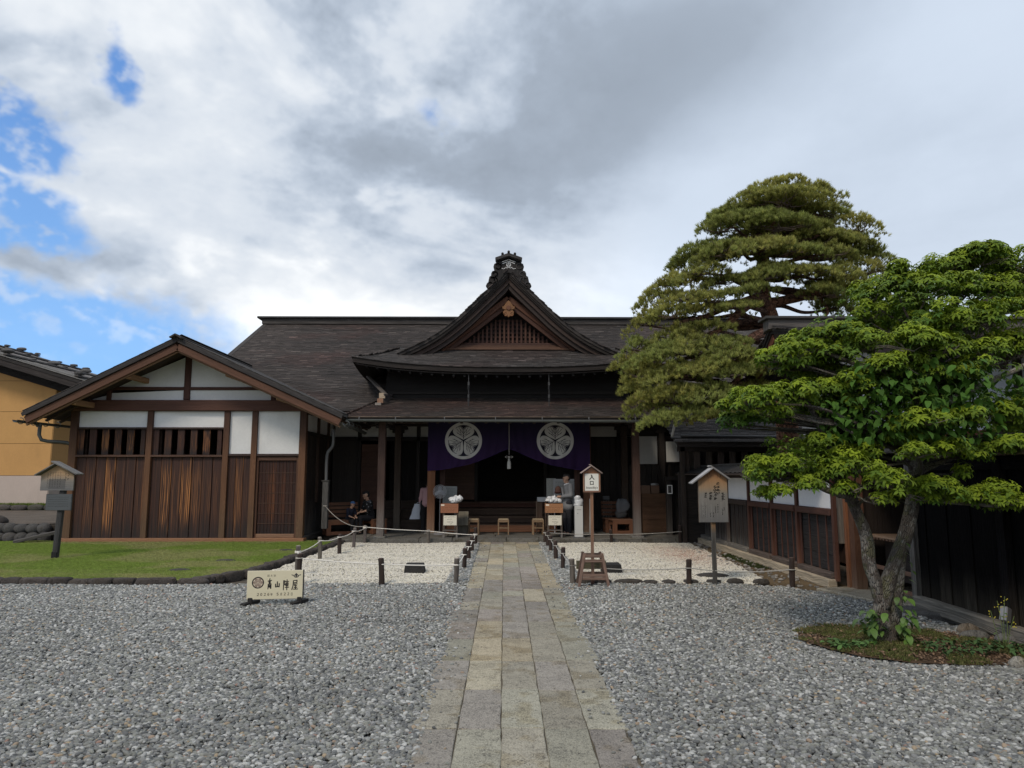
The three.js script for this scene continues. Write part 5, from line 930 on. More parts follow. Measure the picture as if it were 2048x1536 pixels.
tag(part('wooden_ramp', [bar([-11.35, 0.06, -16.9], [-10.45, 0.30, -17.45], 0.07, 0.28, { tint: [0.14, 0.13, 0.12] })], M.old), 'short grey plank ramp between the cobble wall and the timber house corner', 'ramp');
{
  const g = grassOn('verge_grass', 'strip of rough grass in front of the ochre house, above the raised road', 4000, (r) => [-22 + 6.3 * r(), 0.40, -25.1 - 0.75 * r(), 2.3], (r) => { const l = 0.7 + 0.6 * r(); return [0.15 * l, 0.21 * l, 0.04 * l]; }, bladeTuft(9, 12, 0.08, 0.006), 471);
}

// ================================================================ WRITING: strokes of the characters on a 100-unit square
const K = {
  enter: [[[38, 8], [50, 12], [54, 30], [66, 62], [94, 92]], [[51, 22], [40, 60], [8, 92]]], mouth: [[[18, 18], [18, 88]], [[18, 20], [82, 20], [82, 88]], [[18, 82], [82, 82]]],
  high: [[[52, 2], [47, 14]], [[18, 24], [82, 18]], [[36, 32], [62, 30], [58, 42], [38, 43], [36, 32]], [[24, 54], [20, 96]], [[24, 54], [76, 50], [74, 92], [64, 90]], [[38, 64], [60, 62], [58, 80], [40, 80], [38, 64]]],
  mountain: [[[50, 6], [49, 82]], [[18, 44], [20, 90], [82, 82]], [[84, 36], [82, 88]]],
  camp: [[[14, 10], [14, 98]], [[14, 12], [36, 12], [24, 32], [36, 48], [18, 56]], [[44, 20], [94, 18]], [[68, 2], [68, 99]], [[50, 33], [88, 32], [86, 60], [50, 60], [50, 33]], [[50, 46], [87, 46]], [[42, 76], [97, 74]]],
  roof: [[[26, 12], [80, 9], [79, 30], [26, 33]], [[26, 12], [22, 60], [6, 97]], [[38, 45], [84, 44]], [[56, 46], [44, 60], [76, 60]], [[60, 64], [60, 92]], [[42, 77], [80, 76]], [[32, 94], [92, 93]]],
  year: [[[32, 4], [16, 30]], [[25, 19], [84, 19]], [[32, 42], [78, 42]], [[32, 42], [32, 64]], [[8, 64], [94, 64]], [[56, 19], [56, 99]]],
  month: [[[30, 8], [28, 68], [14, 96]], [[30, 8], [76, 8], [76, 94], [62, 90]], [[30, 34], [76, 34]], [[30, 58], [76, 58]]], day: [[[24, 8], [76, 8], [76, 94], [24, 94], [24, 8]], [[24, 50], [76, 50]]],
  nation: [[[10, 8], [90, 8], [90, 94], [10, 94], [10, 8]], [[28, 28], [72, 28]], [[30, 50], [70, 50]], [[24, 76], [76, 76]], [[50, 28], [50, 76]]], history: [[[24, 22], [76, 22], [76, 46], [24, 46], [24, 22]], [[50, 4], [50, 55], [14, 96]], [[30, 60], [90, 96]]],
  trace: [[[8, 10], [40, 10], [40, 34], [8, 34], [8, 10]], [[24, 34], [24, 90]], [[24, 60], [42, 60]], [[6, 94], [44, 86]], [[50, 24], [96, 24]], [[72, 6], [72, 24]], [[62, 24], [56, 92]], [[80, 24], [80, 90], [72, 86]], [[52, 46], [47, 66]], [[90, 46], [96, 66]]],
};
function glyph(c, name, x, y, w, h, lw) { c.lineWidth = lw; c.lineCap = 'round'; c.lineJoin = 'round'; for (const s of K[name]) { c.beginPath(); s.forEach(([a, b], i) => c[i ? 'lineTo' : 'moveTo'](x + a / 100 * w, y + b / 100 * h)); c.stroke(); } }
// brush marks too small or too worn to read
function scrawl(c, x, y, s, r, lw) { c.lineWidth = lw; c.lineCap = 'round'; for (let k = 0; k < 5; k++) { const v = r() < 0.45; c.beginPath(); const a = x + r() * s * 0.7, b = y + r() * s * 0.75; c.moveTo(a, b); c.quadraticCurveTo(a + (v ? -0.1 : 0.25) * s * r(), b + (v ? 0.25 : -0.05) * s, a + (v ? -0.2 * r() : 0.35) * s, b + (v ? 0.4 * r() : 0.12 * (r() - 0.5)) * s); c.stroke(); } }
function crest(c, x, y, R, light, dark, ring = 0.19) {
  c.fillStyle = light; c.beginPath(); c.arc(x, y, R, 0, 7); c.fill();
  c.fillStyle = dark; c.beginPath(); c.arc(x, y, R * (1 - ring), 0, 7); c.fill();
  const q = R * (1 - ring);
  for (let k = 0; k < 3; k++) {
    c.save(); c.translate(x, y); c.rotate(k * 2 * Math.PI / 3); c.scale(q, q);
    c.fillStyle = light; c.beginPath(); c.moveTo(0, -0.06);
    c.bezierCurveTo(-0.30, -0.20, -0.80, -0.38, -0.66, -0.72); c.bezierCurveTo(-0.56, -0.98, -0.12, -1.02, 0, -0.72);
    c.bezierCurveTo(0.12, -1.02, 0.56, -0.98, 0.66, -0.72); c.bezierCurveTo(0.80, -0.38, 0.30, -0.20, 0, -0.06); c.fill();
    c.strokeStyle = dark; c.lineWidth = 0.035; c.beginPath(); c.moveTo(0, -0.1); c.lineTo(0, -0.72); c.stroke(); c.lineWidth = 0.022;
    for (const s of [-1, 1]) for (const [ax, ay, bx, by] of [[0, -0.2, 0.44, -0.55], [0, -0.3, 0.43, -0.74], [0.0, -0.42, 0.30, -0.86], [0.12, -0.36, 0.40, -0.46], [0.16, -0.48, 0.22, -0.72], [0.05, -0.5, 0.13, -0.84]]) { c.beginPath(); c.moveTo(ax * s, ay); c.quadraticCurveTo((ax * 0.4 + bx * 0.6) * s, ay * 0.5 + by * 0.5 - 0.02, bx * s, by); c.stroke(); }
    c.lineWidth = 0.03; c.beginPath(); c.moveTo(-0.5, -0.78); c.bezierCurveTo(-0.42, -0.94, -0.12, -0.95, -0.03, -0.7); c.moveTo(0.5, -0.78); c.bezierCurveTo(0.42, -0.94, 0.12, -0.95, 0.03, -0.7); c.stroke();
    c.restore();
  }
}
function canvas(w, h, f) { const cv = document.createElement('canvas'); cv.width = w; cv.height = h; const c = cv.getContext('2d'); f(c, w, h); const t = new THREE.CanvasTexture(cv); t.colorSpace = THREE.SRGBColorSpace; return t; }
function face(name, w, h, t, parent, pos, o = {}) { const g = new THREE.PlaneGeometry(w, h); return part(name, tint(g, [1, 1, 1]).translate(...pos), new THREE.MeshStandardMaterial({ map: t, roughness: 0.8, ...o }), parent); }
const css = (c) => 'rgb(' + c.map((v) => Math.round(s8(v))).join() + ')';

// ================================================================ THINGS ON THE PORCH
// entrance curtain with two crests, drawn up in the middle by a tasselled cord
{
  const N = thing('entrance_curtain', 'dark purple entrance curtain with two white hollyhock crests hanging across the porch', 'curtain', [0.13, 0, -18.47]);
  const t = canvas(2048, 620, (c, w, h) => {
    c.fillStyle = css([0.02, 0.009, 0.045]); c.fillRect(0, 0, w, h);
    const g = c.createLinearGradient(0, 0, 0, h); g.addColorStop(0, css([0.012, 0.009, 0.036])); g.addColorStop(0.75, css([0.030, 0.010, 0.060])); c.fillStyle = g; c.fillRect(0, 0, w, h);
    const ppm = w / 4.2; for (const x of [-1.18, 1.2]) crest(c, (x + 2.1) * ppm, (2.97 - 2.485) * ppm, 0.48 * ppm, css([0.60, 0.59, 0.57]), css([0.010, 0.008, 0.022]), 0.16);
  });
  const P = [], U = [], I = [], nu = 90, nv = 24, yb = (d) => 1.705 + 0.57 * Math.exp(-Math.pow(d / 0.92, 1.35)) - 0.02 * smooth(1.2, 2, d);
  for (let j = 0; j <= nv; j++) for (let i = 0; i <= nu; i++) {
    const x = (i / nu - 0.5) * 4.2, d = Math.abs(x), v = j / nv, y = mix(2.97, yb(d), v), drape = 0.05 * v * Math.exp(-d / 0.8) * Math.sin(d * 26 - v * 3) + 0.036 * v * Math.sin(x * 9 + 1.3 * v) + 0.018 * Math.sin(x * 23 + v * 2) * (0.3 + 0.7 * v);
    P.push(x, y, drape); U.push((x + 2.1) / 4.2, 1 - (2.97 - y) / (620 / 2048 * 4.2));
  }
  for (let j = 0; j < nv; j++) for (let i = 0; i < nu; i++) { const a = j * (nu + 1) + i, b = a + nu + 1; I.push(a, b, a + 1, a + 1, b, b + 1); }
  const g = new THREE.BufferGeometry(); g.setAttribute('position', new THREE.Float32BufferAttribute(P, 3)); g.setAttribute('uv', new THREE.Float32BufferAttribute(U, 2)); g.setIndex(I); g.computeVertexNormals();
  part('cloth', g, new THREE.MeshStandardMaterial({ map: t, roughness: 0.95, side: THREE.DoubleSide }), N);
  part('rod', pole([[-2.15, 2.98, 0], [2.15, 2.98, 0]], 0.022, { tint: [0.05, 0.035, 0.025] }), M.plain, N);
  part('hem', pole(Array.from({ length: 33 }, (_, i) => { const x = (i / 32 - 0.5) * 4.18; return [x, yb(Math.abs(x)), 0.022 * Math.sin(x * 9 + 1.3)]; }), 0.007, { seg: 5, tint: [0.05, 0.02, 0.12] }), M.cloth, N);
}
{
  const t = thing('curtain_tassel', 'pale cord with a bow and white tassel hanging at the middle of the curtain', 'tassel', [0.13, 0, -18.36]), w = [0.55, 0.53, 0.5];
  part('cord', pole([[0, 2.92, 0], [0.004, 2.5, 0], [0, 2.12, 0]], 0.012, { seg: 6, tint: [0.35, 0.33, 0.32] }), M.cloth, t);
  for (const s of [-1, 1]) part('bow_loop', tint(new THREE.TorusGeometry(0.042, 0.010, 6, 14).scale(1, 0.55, 1).translate(s * 0.05, 2.06, 0.01), w), M.cloth, t);
  part('knot', tint(new THREE.SphereGeometry(0.028, 10, 8).translate(0, 2.06, 0.012), w), M.cloth, t);
  part('tassel', tint(new THREE.LatheGeometry([[0, 2.03], [0.02, 2.02], [0.028, 1.99], [0.022, 1.965], [0.04, 1.95], [0.05, 1.9], [0.052, 1.76], [0.046, 1.755], [0, 1.76]].map((p) => new THREE.Vector2(...p)), 14), [0.62, 0.61, 0.58]), M.cloth, t);
}
const stoolAt = [[-0.765, 'beside the western bag box'], [-0.01, 'in the middle of the three, at the steps'], [0.865, 'by the eastern bag box']];
{
  const s0 = thing('wooden_stool', 'x', 'stool', [0, 0.1, -18.36], 0, 'stools in front of the entrance steps'), c = [0.40, 0.27, 0.16];
  part('seat', box([0, 0.385, 0], [0.25, 0.035, 0.24], { tint: [0.58, 0.46, 0.30] }), M.wood, s0);
  for (const [x, z] of [[-0.125, -0.11], [0.125, -0.11], [-0.125, 0.11], [0.125, 0.11]]) part('leg', box([x, 0.19, z], [0.032, 0.38, 0.032], { tint: c }), M.wood, s0);
  for (const z of [-0.11, 0.11]) { part('apron', box([0, 0.34, z], [0.22, 0.05, 0.02], { tint: c }), M.wood, s0); part('stretcher', box([0, 0.17, z], [0.22, 0.025, 0.02], { tint: c }), M.wood, s0); }
  stoolAt.forEach(([x, l], i) => { const s = i ? s0.clone() : s0; if (i) { s.name = numbered('wooden_stool'); scene.add(s); } s.position.x = x; s.rotation.y = (i - 1) * 0.06; s.userData.label = 'small pale wooden stool ' + l; });
}
// boxes of bags on stands
const bagPile = (seed, w, d) => { const g = []; for (let k = 0; k < 16; k++) { const r = rng(seed + k); g.push(rock(0.04 + 0.045 * r(), 0.035 + 0.04 * r(), 0.035 + 0.03 * r(), seed + k, { det: 3, rough: 0.85, tint: [0.86, 0.87, 0.87] }).translate((r() - 0.5) * w, 0.03 + 0.05 * r() + 0.04 * (1 - Math.abs(k - 8) / 8) + 0.02 * r(), (r() - 0.5) * d)); } return g; };
for (const [x, l, warm, off] of [[-1.30, 'with a sloping box beside it', [0.32, 0.135, 0.072], 0.09], [1.24, 'beside the white cabinet', [0.38, 0.185, 0.088], -0.03]]) {
  const b = thing('bag_box_stand', 'orange brown box on a legged stand ' + l, 'box', [x, 0.1, -17.62]);
  for (const [dx, dz] of [[-0.16, 0.1], [0.16, 0.1], [-0.16, -0.12], [0.16, -0.12]]) part('leg', post([dx, 0.26, dz], [0.04, 0.74, 0.04], worn([0.13, 0.10, 0.08], [0.34, 0.335, 0.325], 0.25, 0.15)), M.wood, b);
  part('shelf', box([0, 0.17, 0], [0.36, 0.02, 0.26], { tint: [0.2, 0.18, 0.16] }), M.wood, b);
  const bx = sub('box', b);
  for (const [p, s] of [[[-0.02, 0.70, 0.14], [0.43, 0.22, 0.02]], [[-0.02, 0.70, -0.14], [0.43, 0.22, 0.02]], [[-0.225, 0.70, 0], [0.02, 0.22, 0.26]], [[0.185, 0.70, 0], [0.02, 0.22, 0.26]], [[-0.02, 0.60, 0], [0.4, 0.02, 0.26]]]) part('side', box(p, s, { tint: warm }), M.wood, bx);
  const tx = canvas(512, 256, (c, w, h) => { c.fillStyle = css(warm.map((v) => v * 1.1)); c.fillRect(0, 0, w, h); const r = rng(x * 100 + 900); for (let i = 0; i < 60; i++) { c.fillStyle = 'rgba(60,20,5,' + 0.12 * r() + ')'; c.fillRect(0, r() * h, w, 2 + r() * 5); } c.fillStyle = '#e9dcc8'; c.fillRect(12, 14, 96, 44); c.strokeStyle = 'rgba(50,25,10,0.8)'; for (let row = 0; row < 3; row++) for (let k = 0; k < 11 - row; k++) scrawl(c, 30 + k * 41, 86 + row * 52, 34, r, 4); });
  face('lettering', 0.425, 0.215, tx, bx, [-0.02, 0.70, 0.1525]);
  const sg = canvas(512, 320, (c, w, h) => { c.fillStyle = '#e6e0cd'; c.fillRect(0, 0, w, h); c.strokeStyle = c.fillStyle = '#4a4540'; const r = rng(x * 50 + 500); for (let k = 0; k < 10; k++) scrawl(c, 40 + k * 43, 30, 36, r, 5); for (let k = 0; k < 4; k++) scrawl(c, 150 + k * 46, 105, 40, r, 5); c.font = '52px serif'; c.textAlign = 'center'; c.fillText('Used Bags', 256, 228); for (let k = 0; k < 3; k++) scrawl(c, 210 + k * 48, 256, 40, r, 5); });
  const s = sub('sign', b); part('sign_board', box([-0.0 + off * 0, 0.41, 0.135], [0.32, 0.235, 0.012], { tint: [0.72, 0.68, 0.56] }), M.plain, s);
  face('lettering', 0.312, 0.228, sg, s, [0, 0.41, 0.1432]);
  const g = part('plastic_bags', bagPile(x > 0 ? 520 : 540, 0.26, 0.14), new THREE.MeshPhysicalMaterial({ color: 0xffffff, vertexColors: true, roughness: 0.45, transmission: 0.15, thickness: 0 }));
  g.position.set(x + off, 0.92, -17.62); tag(g, 'crumpled white plastic bags heaped in the ' + (x > 0 ? 'eastern box by the white cabinet' : 'western box by the fan'), 'plastic bags', 'plastic bags in the wooden boxes');
}
{
  const b = thing('sloping_lectern', 'grey brown sloping lectern box behind the western bag box', 'lectern', [-1.02, 0.1, -18.1]);
  part('sloped_top', box([0, 0.42, 0.02], [0.26, 0.03, 0.42], { tint: [0.22, 0.20, 0.15], rot: [0.9, 0, 0] }), M.wood, b);
  part('body', box([0, 0.16, -0.05], [0.24, 0.28, 0.24], { tint: [0.12, 0.11, 0.085] }), M.wood, b);
}
{
  const f = thing('pedestal_fan', 'grey pedestal fan with a wire guard beside the brown curtain post', 'fan', [-1.64, 0.1, -18.45]), c = [0.62, 0.63, 0.66];
  part('pole', pole([[0, 0.03, 0], [0, 1.02, -0.04]], 0.014, { tint: [0.2, 0.2, 0.21], seg: 8 }), M.metal, f);
  part('base', tint(new THREE.CylinderGeometry(0.13, 0.15, 0.035, 24).translate(0, 0.018, 0), [0.2, 0.2, 0.21]), M.plain, f);
  part('motor', tint(new THREE.CylinderGeometry(0.05, 0.06, 0.1, 16).rotateX(Math.PI / 2).translate(0, 1.08, -0.05), c), M.plain, f);
  const g = []; for (let k = 0; k < 6; k++) g.push(new THREE.TorusGeometry(0.03 + k * 0.028, 0.004, 4, 32).translate(0, 0, 0.055 - Math.pow(k / 5, 2) * 0.05)); for (let k = 0; k < 28; k++) g.push(new THREE.CylinderGeometry(0.0028, 0.0028, 0.15, 4).translate(0, 0.095, 0.03).rotateZ(k / 28 * 6.283));
  part('guard', tint(mergeGeometries(g.map((x) => x.toNonIndexed())), c).translate(0, 1.08, 0.04), M.metal, f);
  for (let k = 0; k < 3; k++) part('blade', tint(new THREE.SphereGeometry(0.07, 12, 8).scale(0.75, 1, 0.08).rotateY(0.4).translate(0, 0.075, 0).rotateZ(k * 2.094).translate(0, 1.08, 0.02), [0.34, 0.37, 0.43]), M.plain, f);
  part('hub', tint(new THREE.CylinderGeometry(0.03, 0.03, 0.03, 16).rotateX(Math.PI / 2).translate(0, 1.08, 0.085), [0.4, 0.42, 0.45]), M.plain, f);
}
function noticeSheet(w, h, bg, ink, seed, rows, cols, title) { return canvas(256, Math.round(256 * h / w), (c, W, Hh) => { c.fillStyle = bg; c.fillRect(0, 0, W, Hh); c.strokeStyle = ink; const r = rng(seed); for (let j = 0; j < rows; j++) for (let k = 0; k < cols; k++) if (r() < 0.85) scrawl(c, 14 + k * (W - 28) / cols, 14 + j * (Hh - 20) / rows, Math.min((W - 28) / cols, (Hh - 20) / rows) * 0.8, r, 2.2); }); }
{
  const b = thing('grey_notice_board', 'grey notice board leaning on the floor behind the fan', 'notice board', [-1.41, 0.1, -18.75]);
  part('board', box([0, 0.90, 0], [0.36, 0.62, 0.02], { tint: [0.30, 0.31, 0.31], rot: [-0.08, 0, -0.03] }), M.plain, b);
  for (const x of [-0.15, 0.15]) part('leg', bar([x, 0, 0.06], [x * 0.9, 0.8, -0.03], 0.02, 0.02, { tint: [0.15, 0.15, 0.15] }), M.plain, b);
  const fc = face('lettering', 0.33, 0.56, noticeSheet(0.33, 0.56, '#8d9191', '#4a4d4d', 61, 14, 9), b, [0, 0, 0.014]); fc.position.set(0, 0.9, 0); fc.rotation.set(-0.08, 0, -0.03);
}
// east side: posters, easel, label stand, cabinet, umbrella lockers, bench, crate, cartons, tarp
{
  const b = thing('poster_stand', 'tall pale poster on a thin stand inside the entrance', 'poster stand', [1.27, 0.1, -19.3]);
  part('panel', box([0, 1.15, 0], [0.25, 0.52, 0.015], { tint: [0.5, 0.5, 0.48] }), M.plain, b); face('lettering', 0.24, 0.5, noticeSheet(0.24, 0.5, '#b9b9b2', '#6b6b68', 71, 16, 8), b, [0, 1.15, 0.011]);
  part('pole', pole([[0, 0, -0.02], [0, 0.9, -0.02]], 0.012, { tint: [0.2, 0.2, 0.2], seg: 6 }), M.metal, b); part('foot', box([0, 0.012, 0], [0.26, 0.024, 0.2], { tint: [0.15, 0.15, 0.15] }), M.plain, b);
}
{
  const b = thing('white_board_easel', 'framed white information board on an easel behind the man in grey', 'information board', [1.62, 0.1, -18.95]), al = [0.5, 0.5, 0.52];
  part('board', box([0, 1.04, 0], [0.58, 0.66, 0.02], { tint: [0.45, 0.46, 0.46] }), M.plain, b); face('lettering', 0.55, 0.63, noticeSheet(0.55, 0.63, '#a9abab', '#7e8080', 73, 12, 10), b, [0, 1.04, 0.0125]);
  part('frame', [box([0, 1.38, 0], [0.62, 0.03, 0.03], { tint: al }), box([0, 0.70, 0], [0.62, 0.03, 0.03], { tint: al }), box([-0.3, 1.04, 0], [0.03, 0.68, 0.03], { tint: al }), box([0.3, 1.04, 0], [0.03, 0.68, 0.03], { tint: al })], M.plain, b);
  for (const x of [-0.29, 0.29]) part('leg', bar([x, 0, 0.08], [x, 0.72, 0], 0.025, 0.025, { tint: al }), M.plain, b);
}
{
  const b = thing('label_stand', 'brown wooden stand with a small pale label, beside the eastern stool', 'stand', [0.98, 0.1, -18.75]);
  part('body', box([-0.06, 0.45, 0], [0.17, 0.7, 0.14], { tint: [0.14, 0.085, 0.055] }), M.wood, b); for (const x of [-0.13, 0.10]) part('leg', box([x, 0.42, 0.08], [0.03, 0.84, 0.03], { tint: [0.2, 0.14, 0.10] }), M.wood, b);
  part('label_plate', box([0, 0.87, 0.05], [0.23, 0.12, 0.015], { tint: [0.5, 0.51, 0.52], rot: [-0.3, 0, 0] }), M.plain, b);
}
{
  const b = thing('white_cabinet', 'narrow off white metal cabinet standing at the front edge of the porch', 'cabinet', [1.82, 0.1, -17.55]);
  part('body', box([0, 0.38, 0], [0.195, 0.74, 0.2], { tint: [0.60, 0.60, 0.57], b: 0.008 }), M.plain, b);
  part('vent_slot', box([0, 0.665, 0.1015], [0.11, 0.008, 0.004], { tint: [0.1, 0.1, 0.1], b: 0 }), M.plain, b);
  part('lock', tint(new THREE.CylinderGeometry(0.009, 0.009, 0.012, 10).rotateX(Math.PI / 2).translate(-0.03, 0.58, 0.103), [0.12, 0.12, 0.12]), M.metal, b);
  part('base_plate', box([0, 0.008, 0.01], [0.27, 0.02, 0.26], { tint: [0.12, 0.12, 0.12] }), M.plain, b);
  tag(part('plastic_bag', [rock(0.10, 0.105, 0.09, 561, { det: 3, rough: 0.28, tint: [0.75, 0.76, 0.77] }).translate(1.83, 0.95, -17.55), rock(0.085, 0.07, 0.08, 562, { det: 3, rough: 0.35, tint: [0.82, 0.83, 0.84] }).translate(1.80, 1.04, -17.55), rock(0.11, 0.05, 0.1, 563, { det: 3, rough: 0.3, tint: [0.7, 0.71, 0.72] }).translate(1.82, 0.88, -17.55)], new THREE.MeshPhysicalMaterial({ vertexColors: true, roughness: 0.3, clearcoat: 0.5, transmission: 0.15, thickness: 0 })), 'crumpled clear plastic bag pulled over the top of the white cabinet', 'plastic bag');
}
{
  const u = thing('umbrella_lock_stand', 'grey metal umbrella lock stand in the dark porch behind the entrance sign', 'umbrella stand', [2.84, 0.1, -19.7]);
  for (let k = 0; k < 4; k++) part('channel', box([-0.1 + k * 0.065, 0.40, 0], [0.045, 0.8, 0.05], { tint: [0.27, 0.28, 0.28] }), M.plain, u);
  part('head', box([-0.04, 0.88, 0], [0.18, 0.10, 0.08], { tint: [0.15, 0.155, 0.16] }), M.plain, u); part('base', box([0, 0.015, 0], [0.36, 0.03, 0.25], { tint: [0.16, 0.16, 0.16] }), M.plain, u);
}
tag(part('folded_parasol', [pole([[2.20, 0.12, -18.35], [2.20, 1.0, -18.35]], (t) => 0.028 - 0.012 * t, { seg: 8, tint: [0.5, 0.5, 0.49] })], M.cloth), 'thin white rolled pole leaning by the post behind the entrance sign', 'pole');
function benchAt(name, label, pos, turn, wide, back) {
  const b = thing(name, label, 'bench', pos, turn), c = [0.24, 0.105, 0.055];
  for (let k = 0; k < 4; k++) part('seat_board', box([0, 0.36, -0.15 + k * 0.1], [wide, 0.03, 0.092], { tint: vary([0.24, 0.12, 0.07], 0.15), g: 0 }), M.wood, b);
  for (const s of [-1, 1]) { const g = sub('end_frame', b); const x = s * (wide / 2 - 0.05); part('board', box([x, 0.28, 0], [0.035, 0.10, 0.4], { tint: c }), M.wood, g); part('board', box([x, 0.06, 0], [0.035, 0.09, 0.4], { tint: c }), M.wood, g); for (const z of [-0.16, 0.16]) part('board', box([x, 0.17, z], [0.04, 0.34, 0.08], { tint: c }), M.wood, g); }
  part('front_rail', box([0, 0.30, 0.19], [wide - 0.1, 0.09, 0.03], { tint: c }), M.wood, b); part('foot_rail', box([0, 0.05, 0.19], [wide - 0.1, 0.08, 0.03], { tint: c }), M.wood, b);
  for (const s of [-1, 1]) part('front_leg', box([s * (wide / 2 - 0.09), 0.17, 0.19], [0.1, 0.34, 0.032], { tint: c }), M.wood, b);
  if (back) for (let k = 0; k < 4; k++) part('back_slat', box([0, 0.46 + k * 0.10, -0.21 - k * 0.012], [wide, 0.075, 0.025], { tint: vary([0.2, 0.09, 0.05], 0.2), g: 0 }), M.wood, b);
  return b;
}
benchAt('porch_bench', 'low brown plank bench between the two eastern porch posts', [3.02, 0.1, -18.6], 0.15, 0.6, false);
benchAt('porch_bench', 'longer brown bench with low back in the shade behind the eastern porch bench', [2.98, 0.1, -19.15], 0.05, 0.7, true);
benchAt('slatted_bench', 'brown slatted bench with a back, in the shade by the timber house', [-4.12, 0.1, -18.45], 0.5, 0.95, true);
{
  const c = thing('plywood_crate', 'large brown boarded crate standing behind the eastern front post', 'crate', [4.0, 0.1, -19.2]);
  for (let k = 0; k < 3; k++) part('board', box([0, 0.17 + k * 0.335, 0.3], [0.72, 0.33, 0.02], { tint: vary([0.20, 0.105, 0.055], 0.12), g: 0 }), M.wood, c);
  part('side', box([-0.35, 0.5, 0], [0.02, 1.0, 0.58], { tint: [0.15, 0.08, 0.045] }), M.wood, c); part('side', box([0.35, 0.5, 0], [0.02, 1.0, 0.58], { tint: [0.15, 0.08, 0.045] }), M.wood, c); part('top', box([0, 1.01, 0], [0.74, 0.02, 0.62], { tint: [0.2, 0.11, 0.06] }), M.wood, c);
  for (const [x, l] of [[3.76, 'western of the two on the crate'], [4.0, 'eastern of the two on the crate']]) { const b = thing('cardboard_carton', 'small brown cardboard carton, ' + l, 'carton', [x, 1.12, -19.05]); part('box_side', box([0, 0.1, 0], [0.22, 0.2, 0.22], { tint: [0.20, 0.12, 0.08], b: 0.004 }), M.plain, b); part('flap', box([0, 0.205, 0.06], [0.2, 0.006, 0.1], { tint: [0.24, 0.15, 0.10], b: 0 }), M.plain, b); }
  tag(part('white_cloth_bundle', rock(0.11, 0.035, 0.08, 571, { det: 2, rough: 0.5, tint: [0.5, 0.5, 0.5] }).translate(4.0, 1.35, -19.05), M.cloth), 'crumpled white cloth lying on top of the cartons', 'cloth');
}
tag(part('grey_tarpaulin', [rock(0.17, 0.22, 0.12, 575, { det: 4, rough: 0.5, boxy: 0.3, tint: [0.16, 0.165, 0.175] }).translate(3.12, 0.80, -18.95), rock(0.15, 0.14, 0.1, 576, { det: 3, rough: 0.4, tint: [0.10, 0.10, 0.10] }).translate(3.1, 0.60, -18.95)], M.cloth), 'grey tarpaulin bundle lying on the eastern bench beside the post', 'tarpaulin');

// ================================================================ SIGNS OUT OF DOORS
// entrance sign on a trestle
{
  const s = thing('entrance_sign', 'roofed entrance sign on a pole in a brown trestle, beside the stone path', 'sign', [1.295, 0, -10.6]), c = [0.27, 0.175, 0.135];
  part('pole', post([0, 0.76, 0], [0.042, 1.22, 0.035], worn([0.38, 0.21, 0.125], [0.27, 0.17, 0.125], 0.4, 0.3)), M.wood, s);
  part('backboard', polys([[[-0.115, 1.355, 0.03], [0.115, 1.355, 0.03], [0.115, 1.63, 0.03], [0, 1.71, 0.03], [-0.115, 1.63, 0.03]], [[-0.115, 1.355, 0.0], [-0.115, 1.63, 0.0], [0, 1.71, 0.0], [0.115, 1.63, 0.0], [0.115, 1.355, 0.0]], [[-0.115, 1.355, 0], [0.115, 1.355, 0], [0.115, 1.355, 0.03], [-0.115, 1.355, 0.03]], [[0.115, 1.355, 0], [0.115, 1.63, 0], [0.115, 1.63, 0.03], [0.115, 1.355, 0.03]], [[-0.115, 1.63, 0], [-0.115, 1.355, 0], [-0.115, 1.355, 0.03], [-0.115, 1.63, 0.03]]], { tint: [0.40, 0.20, 0.11] }), M.wood, s);
  for (const x of [-1, 1]) part('side_strip', box([x * 0.118, 1.49, 0.03], [0.012, 0.28, 0.05], { tint: [0.48, 0.27, 0.17] }), M.wood, s);
  part('bottom_strip', box([0, 1.355, 0.03], [0.25, 0.016, 0.05], { tint: [0.33, 0.18, 0.12] }), M.wood, s);
  const t = canvas(440, 540, (c2, w, h) => { c2.fillStyle = '#e9e8dc'; c2.fillRect(0, 0, w, h); c2.fillStyle = c2.strokeStyle = '#15130f'; glyph(c2, 'enter', 140, 30, 165, 165, 26); glyph(c2, 'mouth', 145, 215, 150, 150, 22); c2.save(); c2.translate(36, 480); c2.scale(0.72, 1.5); c2.font = 'bold 66px sans-serif'; c2.fillText('Entrance/Way in', 0, 0, 520); c2.restore(); });
  const p = sub('sign_panel', s); part('panel', box([0, 1.495, 0.035], [0.205, 0.25, 0.01], { tint: [0.8, 0.79, 0.73], b: 0.002 }), M.plain, p); face('lettering', 0.203, 0.248, t, p, [0, 1.495, 0.0415]);
  part('roof_board', bar([0.155, 1.625, 0.03], [-0.03, 1.755, 0.03], 0.014, 0.13, { tint: [0.62, 0.48, 0.42] }), M.old, s); part('roof_board', bar([-0.165, 1.625, 0.03], [-0.008, 1.735, 0.03], 0.014, 0.13, { tint: [0.62, 0.48, 0.42] }), M.old, s);
  const tr = sub('trestle', s);
  for (const z of [0.13, -0.17]) { for (const x of [-1, 1]) part('leg', bar([x * 0.215, 0, z], [x * 0.125, 0.475, z * 0.7], 0.04, 0.045, { tint: z > 0 ? c : c.map((v) => v * 0.55) }), M.wood, tr); for (const [y, w] of [[0.435, 0.245], [0.37, 0.25], [0.165, 0.34], [0.12, 0.35]]) if (z > 0 || y === 0.435 || y === 0.165) part('rail', box([0, y, z * 0.85], [w, 0.04, 0.03], { tint: z > 0 ? c : c.map((v) => v * 0.6) }), M.wood, tr); }
  part('sandbag_board', box([0, 0.28, -0.18], [0.44, 0.12, 0.03], { tint: [0.13, 0.12, 0.07] }), M.wood, tr);
  part('foot_block', box([0, 0.09, -0.02], [0.05, 0.16, 0.05], { tint: [0.12, 0.06, 0.04] }), M.wood, tr);
}
